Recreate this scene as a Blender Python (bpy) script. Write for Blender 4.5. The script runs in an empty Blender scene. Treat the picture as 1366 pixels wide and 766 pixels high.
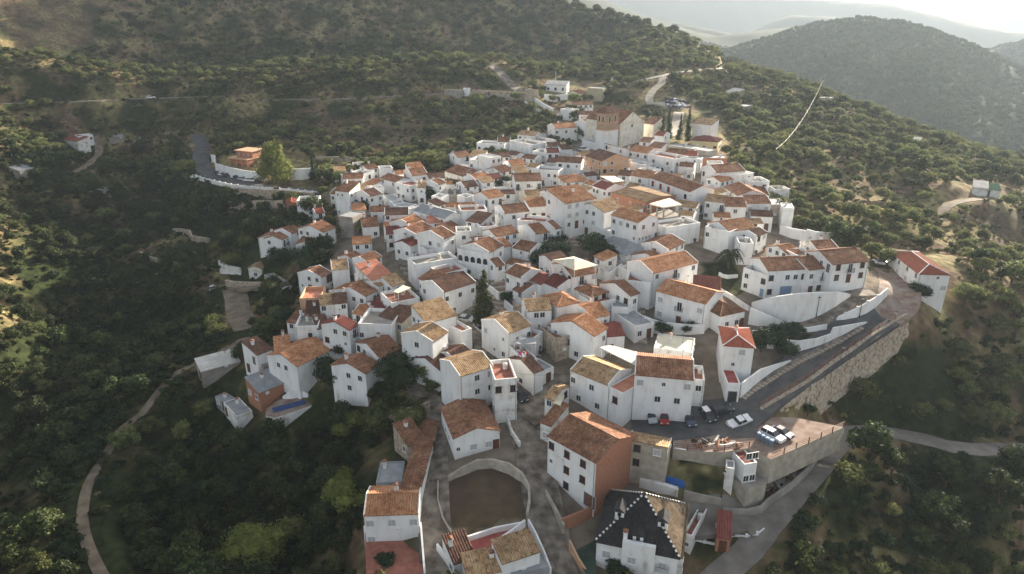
import bpy, math, random
import numpy as np
from mathutils import Vector
R = math.radians
rnd = random.Random(7)
SC = bpy.context.scene
COL = SC.collection
# ---------------------------------------------------------------- camera
CAMZ, PITCH, FL = 100.0, R(21.5), 923.0          # focal length in pixels of the 1366 wide photograph
cam = bpy.data.cameras.new("camera"); cam.sensor_width = 36; cam.lens = 36 * FL / 1366
cam.clip_start = 1; cam.clip_end = 60000
camo = bpy.data.objects.new("camera", cam); COL.objects.link(camo)
camo.location = (0, 0, CAMZ); camo.rotation_euler = (math.pi / 2 - PITCH, 0, 0)
SC.camera = camo
# ---------------------------------------------------------------- sky, sun, exposure
SUN_AZ, SUN_EL = R(36), R(17)                     # azimuth clockwise from +Y
w = bpy.data.worlds.new("World"); SC.world = w; w.use_nodes = True
nt = w.node_tree; bg = nt.nodes["Background"]
sky = nt.nodes.new("ShaderNodeTexSky"); sky.sky_type = 'NISHITA'; sky.sun_disc = False
sky.sun_elevation = SUN_EL; sky.sun_rotation = SUN_AZ; sky.air_density = 1.0; sky.dust_density = 2.0; sky.ozone_density = 1.0
hsv = nt.nodes.new('ShaderNodeHueSaturation'); hsv.inputs['Saturation'].default_value = .38; nt.links.new(sky.outputs[0], hsv.inputs['Color']); nt.links.new(hsv.outputs[0], bg.inputs[0]); bg.inputs[1].default_value = 0.085
sun = bpy.data.lights.new("sun", 'SUN'); sun.energy = 5.0; sun.angle = R(0.6); sun.color = (1.0, 0.88, 0.70)
suno = bpy.data.objects.new("sun", sun); COL.objects.link(suno)
sd = Vector((math.sin(SUN_AZ) * math.cos(SUN_EL), math.cos(SUN_AZ) * math.cos(SUN_EL), math.sin(SUN_EL)))
suno.rotation_euler = sd.to_track_quat('Z', 'Y').to_euler()
SC.view_settings.view_transform = 'Standard'; SC.view_settings.look = 'None'
SC.view_settings.exposure = 1.6; SC.view_settings.gamma = 1; SC.view_settings.use_curve_mapping = False
HAZE = 0.000085
SC.render.engine = 'CYCLES'
SC.cycles.max_bounces = 5; SC.cycles.diffuse_bounces = 3; SC.cycles.glossy_bounces = 2
SC.cycles.transmission_bounces = 2; SC.cycles.volume_bounces = 0; SC.cycles.transparent_max_bounces = 4
SC.cycles.use_denoising = True
# ---------------------------------------------------------------- pixels to places
CP, SP = math.cos(PITCH), math.sin(PITCH)
def ray(px, py):
    a = (px - 683) / FL; b = (383 - py) / FL
    return (a, CP + b * SP, -SP + b * CP)
def at_z(px, py, h):                                # the point seen at px,py at height h
    d = ray(px, py); t = (h - CAMZ) / d[2]
    return (d[0] * t, d[1] * t, h)
def to_px(x, y, z):
    z = z - CAMZ; dep = y * CP - z * SP; up = y * SP + z * CP
    return 683 + FL * x / dep, 383 - FL * up / dep, dep
def plan(px, Y, h):                                 # a point at forward distance Y and height h below pixel column px
    dep = Y * CP - (h - CAMZ) * SP
    return ((px - 683) / FL * dep, Y, h)
def plan_py(px, py, Y):                             # forward distance Y seen at px,py
    d = ray(px, py); t = Y / d[1]
    return (d[0] * t, Y, CAMZ + d[2] * t)
# ---------------------------------------------------------------- terrain heights
CTRL = """640 760 20;740 700 22;560 700 22;740 620 25;640 620 25;700 560 27;600 560 26;900 560 28;985 560 28.5;1030 600 26
800 480 31;650 470 30.5;900 480 31.5;560 430 30;450 430 27;380 460 24;700 420 33.5;850 430 33.5;950 440 34
1000 500 31;1060 460 33;1150 430 35.5;1190 400 37.5;1180 370 38.5;1080 390 37;980 400 36;900 380 37
600 360 36;700 360 37;800 350 38;500 330 34;400 330 30;350 330 28.5;1000 320 41;900 300 42;800 290 41.5
700 290 40.5;600 280 39.5;500 270 38;440 250 37.5;1060 310 39.5;950 250 45;850 240 45;760 230 45;640 220 43;560 215 42
480 215 41;950 200 50;880 200 50;820 190 50;770 180 50;700 170 51;740 140 57;700 115 63;650 85 74
600 126 60;450 133 58.5;300 131 58;130 134 57;0 138 58;600 180 46.5;450 185 44.5;350 180 43;350 250 36;280 220 37;265 195 40
430 215 40;350 285 30;300 300 25;220 330 17;250 365 17;200 300 12;100 300 14;150 400 6;150 250 22;100 215 36;60 235 33;200 210 28
30 240 32;0 300 28;0 350 25;0 450 20;40 430 16;60 500 7;100 450 3;0 620 4;0 760 2;60 650 5
130 766 14;110 680 13.5;140 610 13.5;200 540 15;250 495 17;300 460 19.5;350 435 22.5;285 390 17;330 365 24;320 410 19
300 560 14;300 700 8;400 610 15;380 540 20;330 530 18;450 560 20;480 700 18;420 730 12;520 620 22;200 700 8;220 600 9
1230 405 37;1260 430 30;1170 500 25;1100 560 25.5;1200 590 23;1360 602 22;1260 500 21;1366 500 20;1310 430 29;1366 400 31
1200 330 38;1100 280 41;1310 262 38.5;1250 300 36;1366 330 28;1340 310 30;1100 200 47;1200 225 42;1000 170 51;1050 240 45
960 130 58;900 120 63;965 95 70;1020 112 63;1090 132 58;1160 155 50;1240 185 39;1366 218 25;1366 260 31
1110 645 17;1000 660 19;930 700 18;1050 700 16;1200 680 5;1366 766 -4;1366 650 8;1000 760 16;860 700 20;1024 641 25;1045 631 25;1070 617 25;1094 603 25.3;1000 625 25;985 640 23.5;1064 654 20;1090 624 23;900 625 27;937 624 27;966 626 26.5;905 662 22;960 672 20;800 640 22;830 740 19
600 60 79;400 60 79;200 60 79;60 100 70;0 70 80;110 110 60;80 160 48;800 100 66;830 145 55;400 95 70;200 95 68;750 60 78"""
PLANP = [plan(775, 600, 127), plan_py(850, 50, 520), plan_py(930, 84, 450), plan(700, 610, 150), plan(600, 620, 164), plan(400, 620, 172), plan(200, 620, 168), plan(0, 580, 155),
         plan(965, 640, 20), plan(1100, 600, 0), plan(1240, 560, -15), plan(1366, 520, -25), plan(850, 700, 60), plan(600, 760, 165), plan(300, 760, 175), plan(0, 760, 165),
         plan(-300, 400, 110), plan(-300, 250, 60), plan(-300, 120, 0), (0, 30, 14), (-150, 10, 0), (160, 10, -10), (0, -60, 5), (-200, -60, -10), (220, -60, -20),
         plan(1600, 400, 20), plan(1600, 250, 30), plan(1650, 150, 5), plan(1700, 90, -20), plan(1600, 600, -30)]
pts = []
for s in CTRL.replace("\n", ";").split(";"):
    a, b, c = map(float, s.split()); pts.append(at_z(a, b, c))
pts = np.array(pts + PLANP)
def tps_phi(r2): return 0.5 * r2 * np.log(np.maximum(r2, 1e-9))
def tps_fit(p, lam):
    s = p / np.array([100., 100., 1.]); n = len(s)
    d2 = (s[:, None, 0] - s[None, :, 0]) ** 2 + (s[:, None, 1] - s[None, :, 1]) ** 2
    A = np.zeros((n + 3, n + 3)); A[:n, :n] = tps_phi(d2) + lam * np.eye(n)
    A[:n, n] = 1; A[:n, n + 1:] = s[:, :2]; A[n, :n] = 1; A[n + 1:, :n] = s[:, :2].T
    return s, np.linalg.solve(A, np.append(s[:, 2], [0, 0, 0]))
TS, TW = tps_fit(pts, 0.006)
def tps(x, y):
    x = np.asarray(x, float) / 100; y = np.asarray(y, float) / 100
    o = TW[-3] + TW[-2] * x + TW[-1] * y
    for (sx, sy, _), wt in zip(TS, TW): o = o + wt * tps_phi((x - sx) ** 2 + (y - sy) ** 2)
    return o
def hash2(ix, iy, s):
    n = (ix * 374761393 + iy * 668265263 + s * 974634777) & 0x7fffffff
    n = (n ^ (n >> 13)) * 1274126177 & 0x7fffffff
    return ((n ^ (n >> 16)) & 0xffff) / 65535.0
def vnoise(x, y, s=0):
    x = np.asarray(x, float); y = np.asarray(y, float)
    ix = np.floor(x).astype(np.int64); iy = np.floor(y).astype(np.int64); fx = x - ix; fy = y - iy
    fx = fx * fx * (3 - 2 * fx); fy = fy * fy * (3 - 2 * fy)
    a = hash2(ix, iy, s); b = hash2(ix + 1, iy, s); c = hash2(ix, iy + 1, s); d = hash2(ix + 1, iy + 1, s)
    return (a + (b - a) * fx) * (1 - fy) + (c + (d - c) * fx) * fy - 0.5
def fbm(x, y, octv=4, s=0):
    o = 0; a = 1
    for k in range(octv): o = o + a * vnoise(x * 2 ** k + 17.3 * k, y * 2 ** k - 9.1 * k, s + k); a *= 0.5
    return o
def sstep(a, b, x): t = np.clip((x - a) / (b - a), 0, 1); return t * t * (3 - 2 * t)
# far ridges: (px, py, forward distance) along each crest
RIDGES = [([(930, 92, 1050), (985, 68, 1080), (1039, 52, 1100), (1100, 33, 1120), (1150, 26, 1120), (1190, 31, 1110), (1230, 44, 1080), (1269, 63, 1040), (1314, 86, 1000), (1366, 112, 960), (1460, 150, 900)], .42),
          ([(1150, 28, 1120), (1120, 70, 960), (1085, 110, 860)], .45), ([(1210, 36, 1090), (1215, 90, 900), (1240, 150, 760)], .45),
          ([(860, 30, 1700), (905, 40, 1650), (944, 50, 1600), (990, 44, 1650), (1040, 38, 1750), (1120, 30, 1900)], .40),
          ([(760, 12, 2300), (830, 20, 2200), (900, 30, 2100), (960, 42, 2000)], .40),
          ([(700, -40, 3600), (800, -30, 3500), (900, -18, 3400), (1000, -8, 3300), (1100, -2, 3200), (1180, 4, 3100), (1250, 20, 2900), (1300, 34, 2700), (1366, 44, 2600)], .38),
          ([(1060, 20, 2500), (1150, 24, 2400), (1230, 40, 2250), (1290, 62, 2100)], .38),
          ([(1100, 0, 6200), (1200, 7, 6000), (1250, 11, 5800), (1310, 15, 5600), (1366, 12, 5400), (1500, 5, 5400)], .3),
          ([(1230, 14, 4300), (1290, 22, 4200), (1340, 18, 4100), (1366, 16, 4000), (1480, 8, 3900)], .33),
          ([(1290, 82, 1600), (1330, 70, 1500), (1366, 58, 1450), (1460, 30, 1400)], .42),
          ([(1330, 168, 760), (1350, 150, 800), (1366, 135, 840), (1450, 100, 900)], .5),
          ([(-500, -60, 1500), (0, -40, 1300), (400, -50, 1400), (700, -40, 1900)], .3)]
def far_h(x, y):
    o = np.full(np.shape(x), -130.0)
    gul = np.abs(fbm(x / 130, y / 130, 4, 5)) * 9 + np.abs(fbm(x / 420, y / 420, 3, 9)) * 42
    for pl, k in RIDGES:
        P = [plan_py(*q) for q in pl]
        best = np.full(np.shape(x), -1e9)
        for a, b in zip(P, P[1:]):
            dx, dy = b[0] - a[0], b[1] - a[1]
            t = np.clip(((x - a[0]) * dx + (y - a[1]) * dy) / (dx * dx + dy * dy), 0, 1)
            d = np.hypot(x - a[0] - t * dx, y - a[1] - t * dy)
            q = a[2] + (b[2] - a[2]) * t - k * (np.sqrt(d * d + 900) - 30) 
            best = np.maximum(best, q - gul * sstep(10, 260, d))
        o = np.maximum(o, best)
    return o
# roads as (half width, ((px,py)...)) seen from above; the terrain is levelled across them
ROADS = {
 'valley_road': (2.6, [(-60, 140), (0, 138), (60, 138), (130, 134), (200, 132), (260, 130), (312, 128)]),
 'hillside_road': (2.6, [(340, 136), (380, 133), (440, 133), (500, 130), (560, 127), (620, 125), (665, 126), (712, 130)]),
 'upper_road': (3.0, [(640, 80), (655, 86), (668, 97), (678, 110), (692, 123), (712, 134), (735, 148), (752, 160)]),
 'ridge_road': (2.4, [(800, 118), (830, 112), (860, 106), (883, 100), (905, 97), (935, 93), (968, 90), (985, 86)]),
 'ridge_track': (2.0, [(884, 102), (882, 112), (872, 120), (866, 131), (868, 140)]),
 'approach_road': (3.6, [(262, 180), (270, 192), (268, 208), (270, 222), (285, 236), (315, 244), (350, 250), (385, 254), (430, 256)]),
 'valley_path': (1.0, [(155, 800), (135, 766), (118, 730), (109, 690), (118, 650), (138, 615), (165, 580), (190, 553), (212, 520), (238, 498), (265, 482), (300, 468), (340, 448), (375, 430)]),
 'farm_path': (1.8, [(90, 232), (105, 226), (122, 218), (133, 208), (131, 195), (126, 182)]),
 'lower_left_track': (3.0, [(285, 385), (300, 380), (322, 384), (345, 382), (365, 378)]),
 'lower_left_track_branch': (3.4, [(312, 386), (316, 400), (318, 418), (330, 440)]),
 'farm_track': (1.8, [(1256, 294), (1256, 284), (1264, 274), (1282, 267), (1305, 264), (1325, 262)]),
 'lower_road': (2.6, [(925, 805), (962, 768), (998, 735), (1022, 704), (1040, 682), (1064, 652), (1088, 622), (1112, 598), (1122, 585), (1135, 572), (1180, 582), (1240, 590), (1300, 596), (1380, 600)]),
}
def smooth_line(P, step):
    P = [Vector(p) for p in P]; out = []
    Q = [P[0] * 2 - P[1]] + P + [P[-1] * 2 - P[-2]]
    for i in range(1, len(Q) - 2):
        a, b, c, d = Q[i - 1:i + 3]; n = max(1, int((c - b).length / step))
        for k in range(n):
            t = k / n
            out.append(0.5 * ((2 * b) + (c - a) * t + (2 * a - 5 * b + 4 * c - d) * t * t + (3 * b - a - 3 * c + d) * t ** 3))
    return out + [P[-1]]
def axis(lo, hi, step, far_lo, far_hi, g):
    a = list(np.arange(lo, hi + .01, step)); s = step
    while a[-1] < far_hi: s *= g; a.append(a[-1] + s)
    s = step; b = []
    x = lo
    while x > far_lo: s *= g; x -= s; b.append(x)
    return np.array(b[::-1] + a)
GX = axis(-250, 250, 1.8, -7000, 9000, 1.03)
GY = axis(62, 400, 1.8, -1500, 15000, 1.022)
VILLAGE = [(270, 250), (340, 262), (420, 262), (480, 215), (600, 212), (640, 180), (700, 170), (740, 120), (800, 150), (880, 165), (960, 160), (968, 200), (1070, 280), (1060, 305), (1150, 330), (1190, 335), (1260, 370), (1235, 400),
           (1190, 440), (1110, 520), (1120, 590), (1060, 660), (1020, 720), (900, 766), (600, 900), (480, 766), (500, 640), (560, 560), (480, 530), (430, 480), (340, 480), (380, 430), (420, 350), (345, 330), (390, 290), (350, 262)]
def in_poly(px, py, poly):
    px = np.asarray(px); py = np.asarray(py); r = np.zeros(px.shape, bool); n = len(poly)
    for i in range(n):
        x1, y1 = poly[i]; x2, y2 = poly[(i + 1) % n]
        if y1 == y2: continue
        r ^= ((y1 > py) != (y2 > py)) & (px < (x2 - x1) * (py - y1) / (y2 - y1) + x1)
    return r
XX, YY = np.meshgrid(GX, GY)
near_w = 1 - np.maximum(sstep(560, 760, YY), np.maximum(sstep(380, 560, np.abs(XX) - .25 * np.maximum(YY, 0)), sstep(-40, -300, YY)))
HT = np.where(near_w > 0, tps(XX, YY), 0.0)
HT = np.clip(HT, -60, 230)
ppx, ppy, pd = to_px(XX, YY, HT)
vil = (in_poly(ppx, ppy, VILLAGE) & (pd > 30)).astype(float)
for _ in range(6):                                  # soften the mask
    vil[1:-1, 1:-1] = (vil[1:-1, 1:-1] * 2 + vil[:-2, 1:-1] + vil[2:, 1:-1] + vil[1:-1, :-2] + vil[1:-1, 2:]) / 6
HT = HT + (1 - vil) * (fbm(XX / 42, YY / 42, 4, 3) * 5.0 + fbm(XX / 9, YY / 9, 2, 8) * .8)
HT = near_w * HT + (1 - near_w) * np.minimum(far_h(XX, YY), 900)
def ground(x, y):
    x = np.asarray(x, float); y = np.asarray(y, float)
    i = np.clip(np.searchsorted(GX, x) - 1, 0, len(GX) - 2); j = np.clip(np.searchsorted(GY, y) - 1, 0, len(GY) - 2)
    u = np.clip((x - GX[i]) / (GX[i + 1] - GX[i]), 0, 1); v = np.clip((y - GY[j]) / (GY[j + 1] - GY[j]), 0, 1)
    return (HT[j, i] * (1 - u) + HT[j, i + 1] * u) * (1 - v) + (HT[j + 1, i] * (1 - u) + HT[j + 1, i + 1] * u) * v
TT = np.concatenate([np.arange(60, 500, .6), np.geomspace(500, 6000, 700)])
def gp(px, py, off=0.0):
    d = ray(px, py); z = CAMZ + d[2] * TT
    f = z - ground(d[0] * TT, d[1] * TT) - off
    k = np.argmax(f < 0)
    if f[k] >= 0: k = len(TT) - 1
    if k == 0: t = TT[0]
    else: t = TT[k - 1] + (TT[k] - TT[k - 1]) * f[k - 1] / (f[k - 1] - f[k] + 1e-9)
    return (d[0] * t, d[1] * t, CAMZ + d[2] * t)
WLPX = [(1012, 549), (1040, 535), (1075, 517), (1110, 494), (1145, 472), (1180, 448), (1205, 431)]
WLINE = [gp(*q) for q in WLPX]                      # the foot of the viewpoint wall: the slope drops away outside it
bd = np.full(XX.shape, 1e9); bs = np.zeros(XX.shape); nW = len(WLINE) - 1
for k, (a, b) in enumerate(zip(WLINE, WLINE[1:])):
    dx, dy = b[0] - a[0], b[1] - a[1]; t = ((XX - a[0]) * dx + (YY - a[1]) * dy) / (dx * dx + dy * dy); tc = np.clip(t, 0, 1)
    d = np.hypot(XX - a[0] - tc * dx, YY - a[1] - tc * dy); side = (XX - a[0]) * dy - (YY - a[1]) * dx
    q = (d < bd) & (side > 0) & (t > -.2) & (t < 1.2); bd = np.where(q, d, bd); bs = np.where(q, (k + tc) / nW, bs)
HT = HT - np.where(bd < 30, 1.8 * sstep(.3, 2.6, bd) * (1 - sstep(6, 22, bd)) * sstep(0, .14, bs) * (1 - sstep(.9, 1, bs)), 0)
ROADL = {}
paved = vil.copy() * 0
for name, (hw, pl) in ROADS.items():                # level the ground across each road
    P = smooth_line([gp(*q) for q in pl], 3)
    zs = np.array([p.z for p in P]); n = len(zs)
    for _ in range(12): zs[1:-1] = (zs[:-2] + zs[1:-1] * 2 + zs[2:]) / 4
    for p, z in zip(P, zs): p.z = z
    ROADL[name] = (hw, P)
    ax = np.array(P)
    m = (XX > ax[:, 0].min() - 15) & (XX < ax[:, 0].max() + 15) & (YY > ax[:, 1].min() - 15) & (YY < ax[:, 1].max() + 15)
    x, y = XX[m], YY[m]; bd = np.full(x.shape, 1e9); bz = np.zeros(x.shape)
    for a, b in zip(P, P[1:]):
        dx, dy = b.x - a.x, b.y - a.y
        t = np.clip(((x - a.x) * dx + (y - a.y) * dy) / (dx * dx + dy * dy + 1e-9), 0, 1)
        d = np.hypot(x - a.x - t * dx, y - a.y - t * dy); q = d < bd
        bd = np.where(q, d, bd); bz = np.where(q, a.z + (b.z - a.z) * t, bz)
    k = 1 - sstep(hw + 1.2, hw + 6, bd)
    HT[m] = HT[m] * (1 - k) + bz * k
    paved[m] = np.maximum(paved[m], 1 - sstep(hw, hw + 2.5, bd))
# ---------------------------------------------------------------- object helpers
def tag(o, label=None, cat=None, group=None, kind=None):
    if label: o['label'] = label
    if cat: o['category'] = cat
    if group: o['group'] = group
    if kind: o['kind'] = kind
    return o
def link(name, me, parent=None, mats=None):
    o = bpy.data.objects.new(name, me); COL.objects.link(o)
    if parent: o.parent = parent
    return o
def empty(name, loc, rz=0):
    o = bpy.data.objects.new(name, None); o.location = loc; o.rotation_euler = (0, 0, rz); o.empty_display_size = .3
    COL.objects.link(o); return o
class MB:
    """gathers faces, then builds one mesh"""
    def __init__(s): s.v = []; s.f = []; s.uv = []; s.mi = []
    def face(s, pts, uv=None, m=0):
        i = len(s.v); s.v += [tuple(p) for p in pts]; s.f.append(tuple(range(i, i + len(pts))))
        s.uv += uv if uv else [(p[0] + p[1], p[2]) for p in pts]; s.mi.append(m)
    def hexa(s, b, t, m=0, bottom=False):           # b, t: 4 points each, counter-clockwise seen from above
        for k in range(4): s.face([b[k], b[(k + 1) % 4], t[(k + 1) % 4], t[k]], m=m)
        s.face(t, m=m)
        if bottom: s.face(b[::-1], m=m)
    def box(s, x0, y0, z0, x1, y1, z1, m=0):
        b = [(x0, y0, z0), (x1, y0, z0), (x1, y1, z0), (x0, y1, z0)]
        s.hexa(b, [(p[0], p[1], z1) for p in b], m, True)
    def prism(s, poly, z0, z1, m=0, mt=None):       # poly ccw in plan; z0/z1 numbers or lists
        n = len(poly); Z0 = z0 if isinstance(z0, (list, tuple)) else [z0] * n; Z1 = z1 if isinstance(z1, (list, tuple)) else [z1] * n
        for k in range(n):
            q = (k + 1) % n
            s.face([(poly[k][0], poly[k][1], Z0[k]), (poly[q][0], poly[q][1], Z0[q]), (poly[q][0], poly[q][1], Z1[q]), (poly[k][0], poly[k][1], Z1[k])], m=m)
        s.face([(poly[k][0], poly[k][1], Z1[k]) for k in range(n)], m=m if mt is None else mt)
    def cyl(s, p, q, r0, r1, n=8, m=0, cap=True):
        p = Vector(p); q = Vector(q); a = (q - p).normalized(); u = a.orthogonal().normalized(); w_ = a.cross(u)
        c = [(math.cos(2 * math.pi * k / n), math.sin(2 * math.pi * k / n)) for k in range(n)]
        A = [p + (u * x + w_ * y) * r0 for x, y in c]; B = [q + (u * x + w_ * y) * r1 for x, y in c]
        for k in range(n): s.face([A[k], A[(k + 1) % n], B[(k + 1) % n], B[k]], m=m)
        if cap: s.face(B, m=m); s.face(A[::-1], m=m)
    def mesh(s, name, mats):
        me = bpy.data.meshes.new(name); me.from_pydata(s.v, [], s.f)
        uvl = me.uv_layers.new(name="UVMap"); uvl.data.foreach_set("uv", [c for q in s.uv for c in q])
        for m in (mats if isinstance(mats, (list, tuple)) else [mats]): me.materials.append(m)
        if any(s.mi): me.polygons.foreach_set("material_index", s.mi)
        return me
    def build(s, name, mats, parent=None): return link(name, s.mesh(name, mats), parent)
# ---------------------------------------------------------------- materials
def lin(c): return tuple(((v / 255) / 12.92 if v / 255 <= .04045 else ((v / 255 + .055) / 1.055) ** 2.4) for v in c) + (1,)
MATS = {}
def mat(name, cols, scale=1.0, rough=.85, detail=4, coord='Object', bump=0.0, bscale=None, rand=0.0, spec=.3, metal=0, trans=0, stretch=(1, 1, 1), pos=None):
    """noise between two or three colours (linear rgb), optional bump and a per-object shade"""
    m = bpy.data.materials.new(name); m.use_nodes = True; N = m.node_tree.nodes; L = m.node_tree.links
    b = N["Principled BSDF"]; b.inputs["Roughness"].default_value = rough; b.inputs["Metallic"].default_value = metal
    b.inputs["Specular IOR Level"].default_value = spec
    tc = N.new("ShaderNodeTexCoord"); mp = N.new("ShaderNodeMapping"); L.new(tc.outputs[coord], mp.inputs[0]); mp.inputs["Scale"].default_value = stretch
    nz = N.new("ShaderNodeTexNoise"); nz.inputs["Scale"].default_value = scale; nz.inputs["Detail"].default_value = detail; L.new(mp.outputs[0], nz.inputs[0])
    rp = N.new("ShaderNodeValToRGB"); L.new(nz.outputs[0], rp.inputs[0]); e = rp.color_ramp.elements
    pos = pos or [.35 + .3 * k / max(1, len(cols) - 1) for k in range(len(cols))]
    e[0].position = pos[0]; e[0].color = (*cols[0], 1); e[1].position = pos[-1]; e[1].color = (*cols[-1], 1)
    for c, p in list(zip(cols, pos))[1:-1]: x = e.new(p); x.color = (*c, 1)
    out = rp.outputs[0]
    if rand:
        oi = N.new("ShaderNodeObjectInfo"); hs = N.new("ShaderNodeHueSaturation"); mr = N.new("ShaderNodeMapRange")
        mr.inputs[3].default_value = 1 - rand; mr.inputs[4].default_value = 1 + rand; L.new(oi.outputs["Random"], mr.inputs[0]); L.new(mr.outputs[0], hs.inputs["Value"])
        ma = N.new("ShaderNodeMath"); ma.operation = 'MULTIPLY_ADD'; ma.inputs[1].default_value = .06 * rand * 2; ma.inputs[2].default_value = .5 - .06 * rand
        fr = N.new("ShaderNodeMath"); fr.operation = 'FRACT'; m7 = N.new("ShaderNodeMath"); m7.operation = 'MULTIPLY'; m7.inputs[1].default_value = 17.3
        L.new(oi.outputs["Random"], m7.inputs[0]); L.new(m7.outputs[0], fr.inputs[0]); L.new(fr.outputs[0], ma.inputs[0]); L.new(ma.outputs[0], hs.inputs["Hue"])
        L.new(out, hs.inputs["Color"]); out = hs.outputs[0]
    L.new(out, b.inputs["Base Color"])
    if bump:
        n2 = N.new("ShaderNodeTexNoise"); n2.inputs["Scale"].default_value = bscale or scale * 6; n2.inputs["Detail"].default_value = 3; L.new(mp.outputs[0], n2.inputs[0])
        bp = N.new("ShaderNodeBump"); bp.inputs["Distance"].default_value = bump; L.new(n2.outputs[0], bp.inputs["Height"]); L.new(bp.outputs[0], b.inputs["Normal"])
    if trans:
        tr = N.new("ShaderNodeBsdfTranslucent"); mx = N.new("ShaderNodeMixShader"); mx.inputs[0].default_value = trans
        L.new(out, tr.inputs[0]); L.new(b.outputs[0], mx.inputs[1]); L.new(tr.outputs[0], mx.inputs[2]); L.new(mx.outputs[0], N["Material Output"].inputs[0])
    MATS[name] = m
    return m
def tile_mat(name, cols, mottle=.5, rows=.38, col=.27):
    """clay tiles: each tile its own tone (cells in the roof's own metres), darker lichen patches, row joints as relief"""
    m = bpy.data.materials.new(name); m.use_nodes = True; N = m.node_tree.nodes; L = m.node_tree.links
    b = N["Principled BSDF"]; b.inputs["Roughness"].default_value = .9; b.inputs["Specular IOR Level"].default_value = .15
    uv = N.new("ShaderNodeUVMap"); sx = N.new("ShaderNodeSeparateXYZ"); L.new(uv.outputs[0], sx.inputs[0])
    def math_(op, a, k):
        n = N.new("ShaderNodeMath"); n.operation = op; L.new(a, n.inputs[0])
        if k is not None: n.inputs[1].default_value = k
        return n.outputs[0]
    fu = math_('FLOOR', math_('DIVIDE', sx.outputs[0], col), None); vv = math_('DIVIDE', sx.outputs[1], rows); fv = math_('FLOOR', vv, None)
    cb = N.new("ShaderNodeCombineXYZ"); L.new(fu, cb.inputs[0]); L.new(fv, cb.inputs[1])
    oi = N.new("ShaderNodeObjectInfo"); L.new(math_('MULTIPLY', oi.outputs["Random"], 91.0), cb.inputs[2])
    wn = N.new("ShaderNodeTexWhiteNoise"); L.new(cb.outputs[0], wn.inputs[0])
    rp = N.new("ShaderNodeValToRGB"); e = rp.color_ramp.elements
    e[0].position = .0; e[0].color = (*cols[0], 1); e[1].position = 1; e[1].color = (*cols[-1], 1)
    for k, c in enumerate(cols[1:-1]): x = e.new((k + 1) / (len(cols) - 1)); x.color = (*c, 1)
    nz = N.new("ShaderNodeTexNoise"); nz.inputs["Scale"].default_value = .45; nz.inputs["Detail"].default_value = 4
    tc = N.new("ShaderNodeTexCoord"); va = N.new("ShaderNodeVectorMath"); va.operation = 'ADD'; L.new(tc.outputs["Object"], va.inputs[0]); L.new(cb.outputs[0], va.inputs[1])
    L.new(tc.outputs["Object"], nz.inputs[0])
    mx = N.new("ShaderNodeMath"); mx.operation = 'MULTIPLY_ADD'; L.new(wn.outputs[0], mx.inputs[0]); mx.inputs[1].default_value = .55
    ad = math_('MULTIPLY_ADD', nz.outputs[0], 1.5); ad.node.inputs[2].default_value = -.52
    L.new(ad, mx.inputs[2]); L.new(mx.outputs[0], rp.inputs[0])
    hs = N.new("ShaderNodeHueSaturation"); mr = N.new("ShaderNodeMapRange"); mr.inputs[3].default_value = .78; mr.inputs[4].default_value = 1.2
    L.new(oi.outputs["Random"], mr.inputs[0]); L.new(mr.outputs[0], hs.inputs["Value"]); L.new(rp.outputs[0], hs.inputs["Color"])
    n3 = N.new("ShaderNodeTexNoise"); n3.inputs["Scale"].default_value = 1.1; n3.inputs["Detail"].default_value = 6; L.new(tc.outputs["Object"], n3.inputs[0])
    r3 = N.new("ShaderNodeValToRGB"); r3.color_ramp.elements[0].position = .52; r3.color_ramp.elements[1].position = .68; L.new(n3.outputs[0], r3.inputs[0])
    mm = N.new("ShaderNodeMixRGB"); mm.inputs[2].default_value = (.085, .06, .04, 1); L.new(math_('MULTIPLY', r3.outputs[0], mottle), mm.inputs[0]); L.new(hs.outputs[0], mm.inputs[1])
    L.new(mm.outputs[0], b.inputs["Base Color"])
    fr = math_('FRACT', vv, None); bp = N.new("ShaderNodeBump"); bp.inputs["Distance"].default_value = .05; L.new(fr, bp.inputs["Height"]); L.new(bp.outputs[0], b.inputs["Normal"])
    MATS[name] = m; return m
M = MATS
mat('whitewash', [(.46, .42, .36), (.72, .71, .68), (.80, .80, .79), (.84, .84, .83)], .7, .9, 8, bump=.02, bscale=3, rand=.05, pos=[.24, .36, .5, .7], stretch=(1, 1, .35))
mat('whitewash_worn', [(.42, .38, .32), (.70, .68, .64), (.80, .79, .77)], .6, .9, 8, bump=.03, bscale=4, rand=.06, pos=[.3, .45, .6])
mat('cream', [(.62, .55, .42), (.74, .67, .53)], .5, .9, 6, rand=.05)
mat('pale_wash', [(.60, .55, .45), (.74, .70, .61), (.78, .75, .67)], .5, .9, 7)
mat('yellow_wash', [(.62, .50, .27), (.72, .60, .36)], .5, .9, 5)
mat('tan', [(.50, .30, .18), (.60, .38, .24)], .4, .9, 5)
mat('brick', [(.30, .13, .08), (.42, .20, .12), (.36, .17, .11)], 3, .95, 6, bump=.02)
mat('concrete', [(.24, .22, .19), (.36, .33, .29)], .5, .9, 7, bump=.02, rand=.1)
mat('render_grey', [(.30, .27, .22), (.44, .40, .33)], .7, .9, 8, bump=.03)
mat('stone', [(.24, .19, .145), (.40, .33, .25), (.50, .43, .34)], 1.3, .95, 9, bump=.06, bscale=2.2)
mat('khaki', [(.34, .30, .20), (.42, .37, .26)], .8, .9, 6)
tile_mat('tiles_brown', [(.14, .065, .04), (.24, .115, .07), (.33, .17, .10), (.44, .26, .16)])
tile_mat('tiles_dark', [(.09, .05, .04), (.14, .075, .055), (.20, .105, .075), (.27, .16, .11)])
tile_mat('tiles_orange', [(.26, .11, .055), (.40, .18, .09), (.50, .26, .14), (.58, .36, .21)], .35)
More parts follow.
